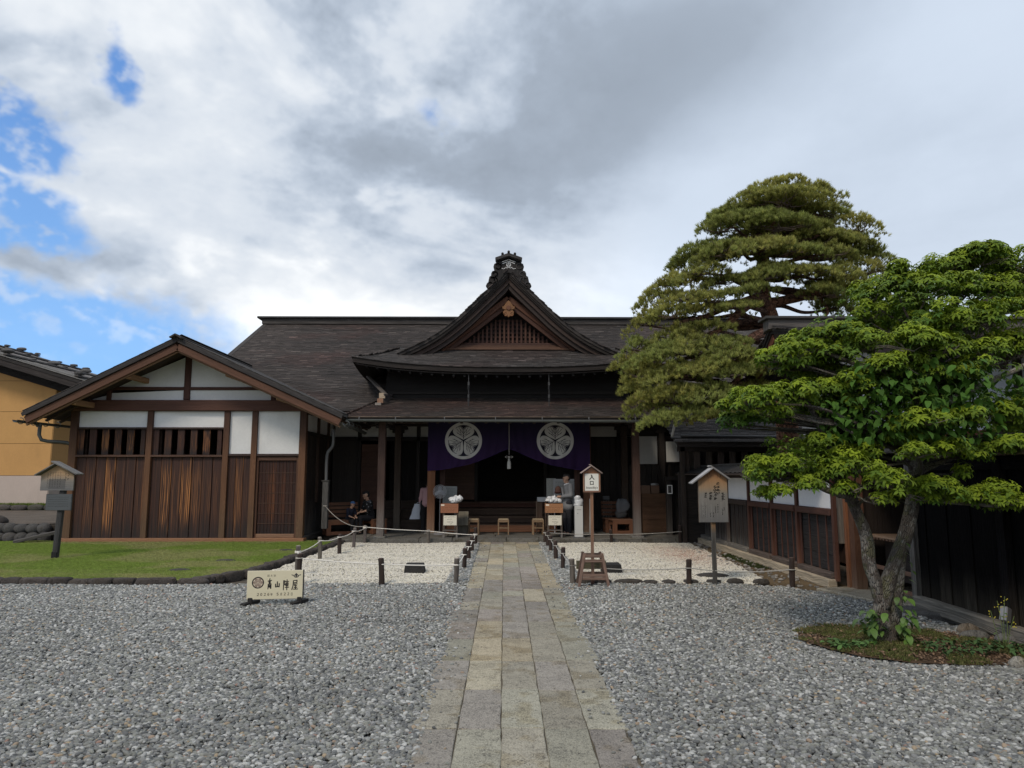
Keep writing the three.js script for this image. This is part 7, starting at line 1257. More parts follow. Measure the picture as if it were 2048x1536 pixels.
// woman in pink, seen from behind, half hidden by the curtain post, head bowed
{
  const t = thing('person', 'person in pale pink blouse and black trousers stooping behind the brown curtain post', 'person', [-2.06, 0.1, -19.12], Math.PI - 0.15);
  const hd = [0, 1.42, 0.27], H = head(hd, [0, -0.75, 0.7], [0, 0.7, 0.75]);
  const sh = [[-0.155, 1.29, 0.10], [0.155, 1.29, 0.10]], el = [[-0.20, 1.05, 0.16], [0.205, 1.03, 0.10]], wr = [[-0.10, 0.98, 0.36], [0.235, 0.83, 0.12]];
  const hip = [[-0.08, 0.86, 0], [0.08, 0.86, 0]], kn = [[-0.085, 0.46, 0.03], [0.085, 0.46, 0.02]], an = [[-0.09, 0.08, -0.02], [0.09, 0.08, -0.02]], to = [[-0.10, 0.03, 0.13], [0.10, 0.03, 0.13]];
  const B = [[[0, 0.92, 0], [0, 1.08, 0.03], 0.12, 0.105], [[0, 1.08, 0.03], [0, 1.22, 0.08], 0.11, 0.12], [[-0.08, 1.25, 0.09], [0.08, 1.25, 0.09], 0.08, 0.08], [[0, 1.28, 0.11], [0, 1.38, 0.19], 0.055, 0.05]];
  for (const i of [0, 1]) B.push([sh[i], el[i], 0.05, 0.04], [el[i], wr[i], 0.038, 0.026], [hip[i], kn[i], 0.085, 0.055], [kn[i], an[i], 0.052, 0.036], [an[i], to[i], 0.038, 0.032]);
  part('body', [body(B, 0.014, 0.03), H.geo, hand(wr[0], [0, -0.3, 1], [0, 1, 0], 0.6, -1, 0.9), hand(wr[1], [0, -1, 0.05], [1, 0, 0], 1.0, 1, 0.9)].map((g) => tint(g, SKIN)), M.skin, t);
  eyes(t, H.P);
  dress(t, 'hair', [[H.P(0, 0.05, -0.03), H.P(0, 0.06, 0.02), 0.085, 0.07], [H.P(0, -0.03, -0.065), H.P(0, 0.04, -0.045), 0.066, 0.08]], [0.02, 0.017, 0.016], M.plain, 0.008, 0.02);
  const J = [[[0, 0.90, 0.0], [0, 1.08, 0.03], 0.145, 0.128], [[0, 1.08, 0.03], [0, 1.22, 0.075], 0.13, 0.138], [[-0.08, 1.26, 0.09], [0.08, 1.26, 0.09], 0.088, 0.088]];
  for (const i of [0, 1]) J.push([sh[i], el[i], 0.068, 0.056], [el[i], [mix(el[i][0], wr[i][0], 0.55), mix(el[i][1], wr[i][1], 0.55), mix(el[i][2], wr[i][2], 0.55)], 0.055, 0.048]);
  dress(t, 'blouse', J, [0.60, 0.36, 0.38]);
  const T2 = []; for (const i of [0, 1]) T2.push([[hip[i][0], 0.90, 0], kn[i], 0.10, 0.075], [kn[i], [an[i][0], 0.10, an[i][2]], 0.074, 0.065]); dress(t, 'trousers', T2, [0.014, 0.014, 0.016]);
  for (const i of [0, 1]) dress(t, 'shoe', [[[an[i][0], 0.045, an[i][2] - 0.02], [to[i][0], 0.04, to[i][2]], 0.042, 0.034]], [0.25, 0.25, 0.25], M.plain, 0.008);
  t.scale.setScalar(0.86);
  const b = thing('carrier_bag', 'white carrier bag hanging from the hand of the person in pink', 'bag', [-2.30, 0.44, -19.18], 0.2);
  const bag = new THREE.CylinderGeometry(0.08, 0.14, 0.40, 16, 6), p = bag.attributes.position; for (let i = 0; i < p.count; i++) { const y = p.getY(i); p.setXYZ(i, p.getX(i) * (1 + 0.06 * Math.sin(y * 30)) - (0.2 - y) * 0.16, y, p.getZ(i) * 0.35); } bag.computeVertexNormals();
  part('sack', tint(bag.translate(0, 0.2, 0), [0.62, 0.66, 0.72]), M.cloth, b); part('handle', tint(new THREE.TorusGeometry(0.05, 0.006, 6, 16, Math.PI).translate(0.03, 0.39, 0), [0.6, 0.64, 0.7]), M.cloth, b);
}
// two people sitting in the shade on the western side
function seated(label, pos, turn, sc, C2, lean, hat) {
  const t = thing('person', label, 'person', pos, turn), hd = [0, 1.20, 0.06 + lean], H = head(hd, [0, -0.25, 1]);
  const sh = [[-0.165, 0.98, lean * 0.8], [0.165, 0.98, lean * 0.8]], el = [[-0.21, 0.74, 0.12 + lean * 0.5], [0.21, 0.74, 0.14 + lean * 0.5]], wr = [[-0.08, 0.66, 0.34], [0.09, 0.68, 0.36]];
  const hip = [[-0.09, 0.49, 0], [0.09, 0.49, 0]], kn = [[-0.10, 0.50, 0.40], [0.11, 0.50, 0.40]], an = [[-0.10, 0.08, 0.38], [0.11, 0.08, 0.40]], to = [[-0.11, 0.03, 0.53], [0.12, 0.03, 0.55]];
  const B = [[[0, 0.52, 0], [0, 0.72, lean * 0.4], 0.125, 0.11], [[0, 0.72, lean * 0.4], [0, 0.90, lean * 0.7], 0.115, 0.125], [[-0.09, 0.94, lean * 0.8], [0.09, 0.94, lean * 0.8], 0.08, 0.08], [[0, 0.98, lean * 0.8], [0, 1.12, lean + 0.02], 0.056, 0.05]];
  for (const i of [0, 1]) B.push([sh[i], el[i], 0.052, 0.04], [el[i], wr[i], 0.04, 0.027], [hip[i], kn[i], 0.085, 0.058], [kn[i], an[i], 0.055, 0.036], [an[i], to[i], 0.038, 0.032]);
  part('body', [body(B, 0.014, 0.03), H.geo, hand(wr[0], [0.3, -0.1, 1], [0, 1, 0], 0.7, -1, 0.95), hand(wr[1], [-0.3, -0.1, 1], [0, 1, 0], 0.7, 1, 0.95)].map((g) => tint(g, SKIN)), M.skin, t); eyes(t, H.P);
  dress(t, 'hair', [[H.P(0, 0.05, -0.03), H.P(0, 0.06, 0.02), 0.085, 0.07], [H.P(0, -0.02, -0.06), H.P(0, 0.04, -0.045), 0.066, 0.08]], [0.02, 0.017, 0.016], M.plain, 0.008, 0.02);
  const J = [[[0, 0.52, 0], [0, 0.72, lean * 0.4], 0.15, 0.13], [[0, 0.72, lean * 0.4], [0, 0.90, lean * 0.7], 0.132, 0.142], [[-0.09, 0.95, lean * 0.8], [0.09, 0.95, lean * 0.8], 0.088, 0.088]];
  for (const i of [0, 1]) J.push([sh[i], el[i], 0.07, 0.058]); const sg = dress(t, 'shirt', J, C2.shirt);
  const T2 = []; for (const i of [0, 1]) T2.push([hip[i], kn[i], 0.105, 0.078], [kn[i], [an[i][0], 0.12, an[i][2]], 0.076, 0.062]); dress(t, 'trousers', T2, C2.legs);
  for (const i of [0, 1]) dress(t, 'shoe', [[[an[i][0], 0.045, an[i][2] - 0.02], [to[i][0], 0.04, to[i][2]], 0.042, 0.036]], [0.03, 0.03, 0.03], M.plain, 0.008);
  if (hat) { const c = sub('cap', t); part('dome', tint(new THREE.SphereGeometry(0.105, 20, 10, 0, 6.284, 0, 1.6), hat).scale(1, 0.85, 1.05).translate(...H.P(0, 0.045, -0.005)), M.cloth, c); part('peak', tint(new THREE.CylinderGeometry(0.085, 0.085, 0.01, 20, 1, false, -1.5, 3), hat).translate(...H.P(0, 0.06, 0.07)), M.cloth, c); }
  if (C2.flowers) { const r = rng(77), g = [], p = sg.geometry.attributes.position, n = sg.geometry.attributes.normal; for (let k = 0; k < 46; k++) { const i = Math.floor(r() * p.count); const q = new THREE.Quaternion().setFromUnitVectors(new THREE.Vector3(0, 0, 1), new THREE.Vector3(n.getX(i), n.getY(i), n.getZ(i)).normalize()); g.push(new THREE.CircleGeometry(0.016 + 0.012 * r(), 7).applyQuaternion(q).translate(p.getX(i) + n.getX(i) * 0.004, p.getY(i) + n.getY(i) * 0.004, p.getZ(i) + n.getZ(i) * 0.004)); } part('flower_print', tint(mergeGeometries(g), [0.22, 0.23, 0.26]), M.cloth, t); }
  t.scale.setScalar(sc); return t;
}
seated('person seated in a dark flower patterned shirt in the shade by the western porch post', [-3.46, 0.1, -18.75], -0.9, 0.82, { shirt: [0.012, 0.012, 0.015], legs: [0.008, 0.008, 0.012], flowers: true }, 0.12);
seated('child with a blue cap seated on the slatted bench in the shade', [-3.98, 0.14, -18.5], 0.9, 0.60, { shirt: [0.012, 0.014, 0.03], legs: [0.01, 0.01, 0.014] }, 0.2, [0.05, 0.12, 0.28]);
benchAt('porch_bench', 'dark bench under the person in the flower patterned shirt', [-3.39, 0.1, -18.9], -0.9, 0.7, false);

// ================================================================ TREES AND PLANTS
const bent = (a, b, up, r, n = 3, wob = 0.08) => { const p = [a]; for (let k = 1; k <= n; k++) { const t = k / (n + 1); p.push([mix(a[0], b[0], t) + (r() - 0.5) * wob, mix(a[1], b[1], t) + up * Math.sin(t * Math.PI) + (r() - 0.5) * wob, mix(a[2], b[2], t) + (r() - 0.5) * wob]); } p.push(b); return p; };
const lerpPts = (pts, t) => { const f = clamp(t) * (pts.length - 1), i = Math.min(pts.length - 2, Math.floor(f)); return [0, 1, 2].map((k) => mix(pts[i][k], pts[i + 1][k], f - i)); };
mat('pinebark', { map: sized(T.bark, 0.5, 1), bumpMap: sized(T.barkBump, 0.5, 1), bumpScale: 0.03, roughness: 0.95 });
mat('lichenbark', { map: sized(T.lichen, 0.6, 1.2), bumpMap: sized(T.barkBump, 0.25, 0.5), bumpScale: 0.022, roughness: 0.95 });
mat('twig', { roughness: 0.95 });

// ---- red pine trained in flat layers: each pad is [x, y, z, half width, half height]
{
  const pads = [
    [6.56,8.06,-15.71,0.73,0.29], [5.84,7.81,-15.51,0.57,0.26], [7.28,7.97,-15.77,0.62,0.29], [6.33,7.65,-15.18,0.75,0.24], [7.41,7.57,-15.59,0.39,0.2], [7.02,7.78,-16.14,0.57,0.18], [7.94,7.15,-15.31,0.41,0.28], [7.58,6.9,-15.17,0.32,0.15],
    [4.85,7.06,-15.18,0.51,0.24], [5.46,7.17,-15.15,0.62,0.28], [6.03,7.0,-14.9,0.61,0.23], [6.76,7.12,-15.32,0.49,0.22], [6.36,7.78,-16.29,0.69,0.23], [5.42,7.66,-16.01,0.51,0.23], [4.41,6.75,-15.53,0.48,0.26], [4.79,6.44,-14.69,0.62,0.27],
    [5.49,6.47,-14.54,0.63,0.25], [6.29,6.49,-14.86,0.54,0.23], [7.15,6.78,-15.23,0.56,0.26], [7.92,6.83,-15.66,0.53,0.26], [8.47,6.56,-15.74,0.4,0.24], [7.18,6.39,-14.87,0.48,0.19], [3.77,5.9,-15.32,0.52,0.28], [4.2,5.97,-14.78,0.48,0.23],
    [4.72,5.83,-15.08,0.42,0.17], [5.79,5.9,-14.71,0.48,0.19], [6.51,5.99,-14.81,0.58,0.25], [7.29,5.96,-15.04,0.59,0.25], [8.13,6.19,-15.47,0.5,0.26], [7.74,5.71,-15.42,0.54,0.24], [6.92,5.5,-14.87,0.46,0.17], [3.39,5.48,-15.58,0.5,0.29],
    [3.82,5.37,-14.68,0.54,0.23], [4.41,5.25,-14.46,0.45,0.14], [5.13,5.43,-14.4,0.42,0.12], [5.45,5.72,-14.44,0.42,0.12], [3.07,5.02,-15.45,0.39,0.28], [3.45,4.97,-14.64,0.47,0.19], [4.14,5.02,-14.84,0.38,0.1],
    [4.76,5.09,-14.42,0.41,0.11], [7.39,5.37,-15.44,0.43,0.15], [2.78,4.39,-15.13,0.36,0.26], [3.56,4.52,-14.74,0.48,0.23], [4.08,4.6,-14.5,0.51,0.24], [3.09,4.14,-14.3,0.56,0.28], [3.77,4.17,-14.36,0.61,0.26],
    [4.46,4.27,-14.42,0.51,0.2], [4.48,3.97,-14.0,0.53,0.22], [5.15,4.02,-14.32,0.42,0.2], [2.8,3.73,-14.47,0.43,0.31], [3.28,3.69,-14.06,0.55,0.28], [3.93,3.71,-14.05,0.55,0.22], [4.53,3.62,-13.91,0.51,0.18], [5.2,3.79,-14.36,0.36,0.16],
    [2.87,3.21,-14.27,0.48,0.3], [3.34,3.13,-13.98,0.55,0.26], [3.95,3.28,-13.81,0.51,0.19], [4.69,3.25,-14.14,0.5,0.18], [5.11,3.4,-14.29,0.36,0.16], [3.05,2.74,-13.83,0.43,0.18], [3.67,2.75,-13.94,0.47,0.16], [4.27,2.86,-13.96,0.43,0.14],
    [4.77,2.93,-13.95,0.29,0.12],
  ];
  { const q = rng(990), base = pads.length; for (let k = 0; k < 22; k++) { const a = pads[Math.floor(q() * base)]; if ((a[1] < 6.3 && a[0] > 4.6 && a[0] < 7.2) || a[1] < 5.75 && !(a[0] < 5.2 && a[1] < 4.4)) continue; const b = pads.reduce((m, p) => { const d = Math.hypot(p[0] - a[0], (p[1] - a[1]) * 1.3); return p !== a && d < m[0] && q() < 0.7 ? [d, p] : m; }, [9, a])[1]; pads.push([(a[0] + b[0]) / 2 + (q() - 0.5) * 0.3, (a[1] + b[1]) / 2 - 0.05, (a[2] + b[2]) / 2 - 0.25 - 0.7 * q(), 0.5 + 0.15 * q(), 0.2]); } }
  for (const p of pads) { p[3] *= p[0] < 3.7 ? 1.08 : 1.2; p[4] *= 0.9; if (p[0] < 3.7) p[0] += 0.06; }
  const P = thing('pine_tree', 'tall old red pine trained in flat layered pads, rising over the hall roof', 'pine tree', [6.1, 0, -15.6]), r = rng(1001);
  const L = (p) => [p[0] - 6.1, p[1], p[2] + 15.6], spine = [[6.1, 0, -15.6], [6.25, 2, -15.6], [6.18, 3.5, -15.6], [6.06, 4.5, -15.6], [5.98, 5.06, -15.55], [5.78, 5.75, -15.5], [5.84, 6.35, -15.5], [6.0, 6.9, -15.55], [6.25, 7.45, -15.6], [6.4, 7.85, -15.65]];
  const red = [0.40, 0.22, 0.15];
  part('trunk', pole(spine.map(L), (t) => 0.27 * Math.pow(1 - t, 0.55) + 0.02 + 0.05 * Math.max(0, 0.1 - t) * 10, { seg: 14, tint: red, wob: 0.05, seed: 5 }), M.pinebark, P);
  const limb = (pts, r0, r1, c = red, seed = 1) => part('limb', pole(pts.map(L), (t) => mix(r0, r1, t), { seg: 9, tint: c, wob: 0.06, seed }), M.pinebark, P);
  limb([[5.95, 5.15, -15.5], [5.7, 5.38, -15.3], [5.35, 5.28, -15.0], [5.0, 5.02, -14.8], [4.62, 4.68, -14.7], [4.3, 4.5, -14.6]], 0.13, 0.05, red, 2);
  limb([[5.9, 5.3, -15.5], [5.55, 5.42, -15.0], [5.0, 5.25, -14.75], [4.3, 4.95, -14.7], [3.6, 4.8, -14.8]], 0.10, 0.03, [0.30, 0.18, 0.13], 3);
  limb([[6.08, 4.45, -15.5], [5.85, 4.68, -15.1], [5.45, 4.58, -14.8], [5.05, 4.36, -14.6], [4.6, 4.1, -14.4], [3.9, 3.6, -14.3]], 0.14, 0.05, red, 4);
  limb([[6.1, 4.2, -15.5], [5.6, 4.3, -14.9], [5.2, 4.05, -14.5], [4.7, 3.5, -14.2], [4.2, 3.1, -14.0]], 0.10, 0.04, red, 5);
  limb([[5.95, 5.4, -15.5], [6.5, 5.52, -15.4], [7.0, 5.6, -15.4], [7.5, 5.46, -15.4], [7.85, 5.05, -15.4], [7.95, 4.85, -15.4]], 0.12, 0.04, red, 6);
  limb([[7.0, 5.58, -15.4], [7.15, 5.2, -15.3], [6.95, 4.95, -15.2], [6.7, 4.8, -15.2]], 0.05, 0.015, red, 7);
  const twigs = [];
  pads.forEach(([x, y, z, w, h], i) => {
    const tt = clamp((y - 4.3) / 3.6 - 0.06, 0, 0.95), from = y < 4.6 ? [mix(5.2, 4.4, r()), mix(4.3, 3.9, r()) - (4.6 - y) * 0.5, -14.5] : lerpPts(spine.slice(3), tt);
    const end = [x, y - h * 0.5, z], d = Math.hypot(end[0] - from[0], end[2] - from[2]);
    limb(bent(from, end, -0.04 + 0.12 * r(), r, 3, 0.22), 0.03 + 0.022 * d, 0.014, [0.22, 0.14, 0.11], 20 + i);
    for (let k = 0; k < 12; k++) { const a = r() * 6.283, q = w * (0.45 + 0.5 * r()), m = [x + (r() - 0.5) * w * 0.5, y - h * 0.5, z + (r() - 0.5) * w * 0.5]; twigs.push(pole(bent(m, [x + Math.cos(a) * q, y - h * 0.15 + h * 0.4 * r(), z + Math.sin(a) * q], -0.02, r, 1, 0.1).map(L), (t) => 0.011 * (1 - t * 0.7), { seg: 4, tint: [0.13, 0.095, 0.08], cap: false })); }
  });
  const tw = part('twigs', twigs, M.twig, P); tw.userData.kind = 'stuff';
  // tufts of needles
  const tuft = (seed, n) => { const q = rng(seed), pos = [], nor = []; for (let k = 0; k < n; k++) { const a = q() * 6.283, t = 0.15 + 0.95 * q(), l = 0.06 + 0.045 * q(), d = new THREE.Vector3(Math.sin(t) * Math.cos(a), Math.cos(t), Math.sin(t) * Math.sin(a)), s = new THREE.Vector3(-Math.sin(a), 0.2, Math.cos(a)).multiplyScalar(0.0035), o = 0.035 * q(); const b = [0, o, 0], m = d.clone().multiplyScalar(l * 0.6), e = d.clone().multiplyScalar(l); m.y += o; e.y += o; const N = d.clone().multiplyScalar(0.6).add(new THREE.Vector3(0, 0.5, 0)).normalize(); for (const tri of [[[b[0] - s.x, b[1], b[2] - s.z], [b[0] + s.x, b[1], b[2] + s.z], [m.x + s.x, m.y, m.z + s.z]], [[b[0] - s.x, b[1], b[2] - s.z], [m.x + s.x, m.y, m.z + s.z], [m.x - s.x, m.y, m.z - s.z]], [[m.x - s.x, m.y, m.z - s.z], [m.x + s.x, m.y, m.z + s.z], [e.x, e.y, e.z]]]) for (const v of tri) { pos.push(...v); nor.push(N.x, N.y, N.z); } } const g = new THREE.BufferGeometry(); g.setAttribute('position', new THREE.Float32BufferAttribute(pos, 3)); g.setAttribute('normal', new THREE.Float32BufferAttribute(nor, 3)); return g; };
  const nm = new THREE.MeshPhysicalMaterial({ roughness: 0.95, specularIntensity: 0.3, transmission: 0.35, thickness: 0, side: THREE.DoubleSide, flatShading: true });
  const list = [];
  pads.forEach(([x, y, z, w, h], i) => {
    const hue = r(), n = Math.round(430 * w * w / 0.26 * 0.72) + 70;
    const S1 = i * 7 + 3, od = Math.hypot(x - 6.1, z + 15.6) || 1, ox = (x - 6.1) / od * Math.min(1, od / 1.5), oz = (z + 15.6) / od * Math.min(1, od / 1.5), yj = (r() - 0.5) * 0.18;
    for (let k = 0; k < n; k++) { const a = r() * 6.283, e = 0.78 + 0.55 * vnoise(Math.cos(a) * 1.7 + 40, Math.sin(a) * 1.7 + 40, 512, 512, S1), q = Math.sqrt(r()) * e * (r() < 0.06 ? 1.12 : 1), px = x + Math.cos(a) * q * w, pz = z + Math.sin(a) * q * w * 0.9, skip = vnoise(px * 5.5 + 70, pz * 5.5 + 70, 4096, 4096, 29 + i % 5) < 0.30, top = h * (1 - q * q * 0.9) * (0.55 + 0.9 * vnoise(px * 4.5 + 90, pz * 4.5 + 90, 4096, 4096, 17 + i)); if (skip && q > 0.25) continue; list.push([px, y + yj - h * 0.35 + top - 0.24 * ((px - x) * ox + (pz - z) * oz) - 0.15 * r() * r() * (1 + h), pz, Math.cos(a) * q * 0.8, 0.7, Math.sin(a) * q * 0.8, hue]); }
    if (y > 4.6 && y < 5.8) for (let k = 0; k < 14; k++) list.push([x + (r() - 0.5) * w * 2.2, y - h - 0.15 * r(), z + (r() - 0.5) * w, (r() - 0.5), 0.4, (r() - 0.5), hue]);
  });
  for (let k = 0; k < 120; k++) { const t = r(); list.push([mix(6.6, 7.9, t) + (r() - 0.5) * 0.3, 5.1 - 0.5 * r() - 0.2 * t, -15.3 + (r() - 0.5) * 0.5, r() - 0.5, 0.7, r() - 0.5, 0.5]); }
  const variants = [tuft(1, 22), tuft(2, 26)], X = new THREE.Vector3(), q = new THREE.Quaternion(), up = new THREE.Vector3(0, 1, 0), q2 = new THREE.Quaternion(); let first;
  variants.forEach((g, v) => {
    const part2 = list.filter((_, i) => i % 2 === v);
    copies('crown', g, nm, part2.length, (Mx, i) => {
      const [x, y, z, a, b, c, hue] = part2[i]; X.set(a + (r() - 0.5) * 0.5, Math.max(0.15, b) + 0.55, c + (r() - 0.5) * 0.5).normalize(); q.setFromUnitVectors(up, X).multiply(q2.setFromAxisAngle(up, r() * 6.283));
      const s = 0.7 + 0.85 * r() * r(); Mx.compose(new THREE.Vector3(x - 6.1, y, z + 15.6), q, new THREE.Vector3(s, s, s));
      const l = 0.65 + 0.7 * r(), warm = clamp(hue * 0.65 - 0.08 + 0.4 * (r() - 0.5)); return mix3([0.30 * l, 0.34 * l, 0.095 * l], [0.47 * l, 0.415 * l, 0.115 * l], warm);
    }, P);
  });
}

// ---- leafy tree with a forked, lichened trunk
const leafGeo = (len, wid, droop, fold = 0.25) => {
  const rows = 5, P = [], I = [], U = [];
  for (let i = 0; i <= rows; i++) { const t = i / rows, w = wid * Math.pow(Math.sin(Math.PI * Math.pow(t * 0.97 + 0.015, 0.8)), 0.85), a = droop * t, x = len * (droop ? Math.sin(a) / droop : t), y = len * (droop ? (Math.cos(a) - 1) / droop : 0); for (const s of [-1, 0, 1]) { P.push(x, y + Math.abs(s) * w * fold, s * w); U.push(t, s * 0.5 + 0.5); } }
  for (let i = 0; i < rows; i++) for (const c of [0, 1]) { const a = i * 3 + c, b = a + 3; I.push(a, a + 1, b, b, a + 1, b + 1); }
  const g = new THREE.BufferGeometry(); g.setAttribute('position', new THREE.Float32BufferAttribute(P, 3)); g.setAttribute('uv', new THREE.Float32BufferAttribute(U, 2)); g.setIndex(I); g.computeVertexNormals(); return g;
};
const leafMat = new THREE.MeshPhysicalMaterial({ roughness: 0.7, specularIntensity: 0.35, transmission: 0.34, thickness: 0, side: THREE.DoubleSide });
const leafTint = new THREE.MeshPhysicalMaterial({ roughness: 0.6, transmission: 0.3, thickness: 0, side: THREE.DoubleSide, vertexColors: true });
{
  const pads = [
    [4.9,3.9,-7.61,0.33,0.15], [5.22,3.94,-7.5,0.32,0.14], [5.64,3.9,-7.56,0.32,0.17], [5.64,3.64,-7.22,0.25,0.15], [4.06,3.63,-7.22,0.29,0.15], [3.92,3.51,-7.43,0.24,0.15], [4.32,3.48,-7.15,0.3,0.15], [4.71,3.55,-7.14,0.25,0.12],
    [5.16,3.57,-7.22,0.25,0.12], [3.79,3.27,-7.32,0.21,0.12], [4.3,3.32,-7.56,0.3,0.13], [5.29,3.33,-7.11,0.26,0.11], [4.24,3.08,-6.65,0.27,0.14], [4.73,3.13,-6.86,0.2,0.16], [5.16,3.02,-6.89,0.24,0.14], [4.35,3.15,-7.33,0.26,0.12],
    [3.04,2.96,-7.29,0.25,0.11], [3.32,3.02,-7.14,0.29,0.1], [2.8,2.77,-6.91,0.21,0.12], [3.57,2.88,-6.93,0.29,0.13], [3.72,2.81,-6.53,0.3,0.14], [4.09,2.78,-6.6,0.28,0.14], [4.58,2.8,-6.76,0.24,0.12], [5.08,2.82,-6.97,0.23,0.13],
    [3.21,2.83,-7.08,0.27,0.11], [3.54,2.65,-6.67,0.28,0.12], [3.92,2.6,-6.67,0.28,0.14], [4.34,2.6,-6.75,0.27,0.12], [2.4,2.32,-6.71,0.22,0.11], [2.76,2.39,-6.9,0.26,0.13], [3.16,2.47,-7.03,0.29,0.13], [3.05,2.27,-7.26,0.29,0.1],
    [3.38,2.52,-6.9,0.24,0.13], [2.28,2.3,-6.78,0.11,0.08], [2.62,2.21,-6.82,0.19,0.07], [3.38,2.28,-6.98,0.27,0.15], [3.4,2.11,-7.3,0.26,0.13], [3.83,2.09,-6.45,0.25,0.08], [4.32,2.14,-6.67,0.31,0.09], [4.81,2.17,-6.88,0.27,0.13],
    [5.16,2.08,-7.01,0.2,0.13], [3.72,2.08,-6.76,0.19,0.08], [3.08,1.89,-7.09,0.28,0.14], [2.57,1.68,-6.7,0.26,0.13], [2.38,1.6,-6.85,0.21,0.12], [3.06,1.64,-6.89,0.26,0.16], [3.29,1.69,-6.77,0.27,0.15], [2.7,1.53,-6.68,0.24,0.08],
    [3.36,1.55,-6.38,0.22,0.14], [3.19,1.48,-6.67,0.19,0.09], [3.52,1.84,-7.0,0.27,0.12], [3.28,1.38,-6.41,0.1,0.08], [2.51,1.44,-6.68,0.11,0.06], [3.68,1.79,-6.39,0.2,0.07], [4.06,1.84,-6.59,0.19,0.08], [4.42,1.81,-6.75,0.21,0.08],
    [4.73,1.87,-6.74,0.23,0.09], [4.29,1.62,-6.77,0.1,0.06], [4.03,1.47,-6.68,0.27,0.09], [4.37,1.42,-6.68,0.3,0.11], [4.51,1.37,-6.49,0.21,0.09], [4.71,1.33,-6.51,0.14,0.08], [3.86,1.4,-6.71,0.18,0.09],
  ];
  { const q = rng(1990), base = pads.length; for (let k = 0; k < 78; k++) { const a = pads[Math.floor(q() * base)]; if (a[1] < 1.95 && k % 2) continue; pads.push([a[0] + (q() - 0.35) * 0.34, a[1] + (q() - 0.75) * (a[1] < 1.95 ? 0.12 : 0.3), a[2] - 0.2 - 0.4 * q(), a[3], a[4]]); } }
  for (const p of pads) { p[0] += 0.06; p[3] *= 1.08; p[4] *= 1.2; }
  const G = thing('leafy_tree', 'broad bright green leafy tree with a forked lichened trunk, by the black board wall', 'tree', [3.61, 0, -6.95]), r = rng(2001);
  const L = (p) => [p[0] - 3.61, p[1], p[2] + 6.95], main = [[3.61, -0.05, -6.95], [3.59, 0.3, -6.95], [3.66, 0.52, -6.95], [3.76, 0.76, -6.95], [3.90, 1.08, -6.95], [3.98, 1.35, -6.95], [4.05, 1.75, -6.97], [4.16, 2.2, -7.0], [4.26, 2.7, -7.05], [4.32, 3.2, -7.1]];
  const west = [[3.60, 0.34, -6.93], [3.55, 0.56, -6.93], [3.50, 0.80, -6.93], [3.49, 1.0, -6.93], [3.43, 1.18, -6.92], [3.38, 1.32, -6.92]];
  part('trunk', [pole(main.map(L), (t) => mix(0.098, 0.026, Math.pow(t, 0.8)) + 0.06 * Math.max(0, 0.09 - t) * 11, { seg: 18, wob: 0.09, seed: 3, tint: [0.36, 0.34, 0.32] }), pole([[3.66, 0.02, -6.92], [3.71, 0.3, -6.91], [3.78, 0.6, -6.92], [3.86, 0.95, -6.93], [3.95, 1.25, -6.95]].map(L), (t) => 0.055 * (1 - t * 0.55), { seg: 12, wob: 0.10, seed: 4, tint: [0.28, 0.27, 0.26] })], M.lichenbark, G);
  part('limb', pole(west.map(L), (t) => mix(0.066, 0.048, t), { seg: 14, wob: 0.09, seed: 6, tint: [0.38, 0.36, 0.35] }), M.lichenbark, G);
  const limb = (pts, r0, r1, seed, c = [0.5, 0.48, 0.46]) => part('limb', pole(pts.map(L), (t) => mix(r0, r1, t), { seg: 9, wob: 0.08, seed, tint: c }), M.lichenbark, G);
  limb([[3.40, 1.30, -6.92], [3.34, 1.385, -6.88], [3.2, 1.42, -6.82], [3.05, 1.47, -6.8], [2.88, 1.56, -6.78], [2.7, 1.63, -6.74], [2.5, 1.62, -6.75]], 0.045, 0.012, 7, [0.35, 0.33, 0.31]);
  limb([[3.42, 1.2, -6.92], [3.3, 1.5, -6.9], [3.2, 1.8, -6.95], [3.1, 2.15, -7.0], [2.95, 2.35, -6.95], [2.5, 2.3, -6.8]], 0.05, 0.012, 8, [0.3, 0.28, 0.27]);
  limb([[4.1, 1.85, -6.97], [3.9, 2.05, -6.9], [3.6, 2.2, -6.9], [3.42, 2.0, -6.85], [3.2, 2.1, -6.85]], 0.04, 0.012, 9, [0.3, 0.28, 0.27]);
  limb([[4.16, 2.2, -7.0], [4.45, 2.35, -6.92], [4.75, 2.5, -6.88], [5.2, 2.7, -6.9], [5.6, 2.95, -6.95]], 0.04, 0.02, 10, [0.75, 0.74, 0.72]);
  limb([[4.22, 2.5, -7.02], [4.6, 2.95, -7.1], [5.0, 3.35, -7.2], [5.3, 3.75, -7.4]], 0.045, 0.012, 11, [0.3, 0.28, 0.27]);
  limb([[4.0, 1.4, -6.95], [4.15, 1.36, -6.85], [4.4, 1.33, -6.7], [4.7, 1.30, -6.6]], 0.032, 0.01, 12, [0.45, 0.43, 0.41]);
  limb([[4.2, 2.4, -7.02], [3.9, 2.6, -6.95], [3.5, 2.7, -6.95], [3.1, 2.85, -7.0], [2.85, 2.75, -6.92]], 0.04, 0.012, 13, [0.3, 0.28, 0.27]);
  const twigs = [], whorls = [], big = [];
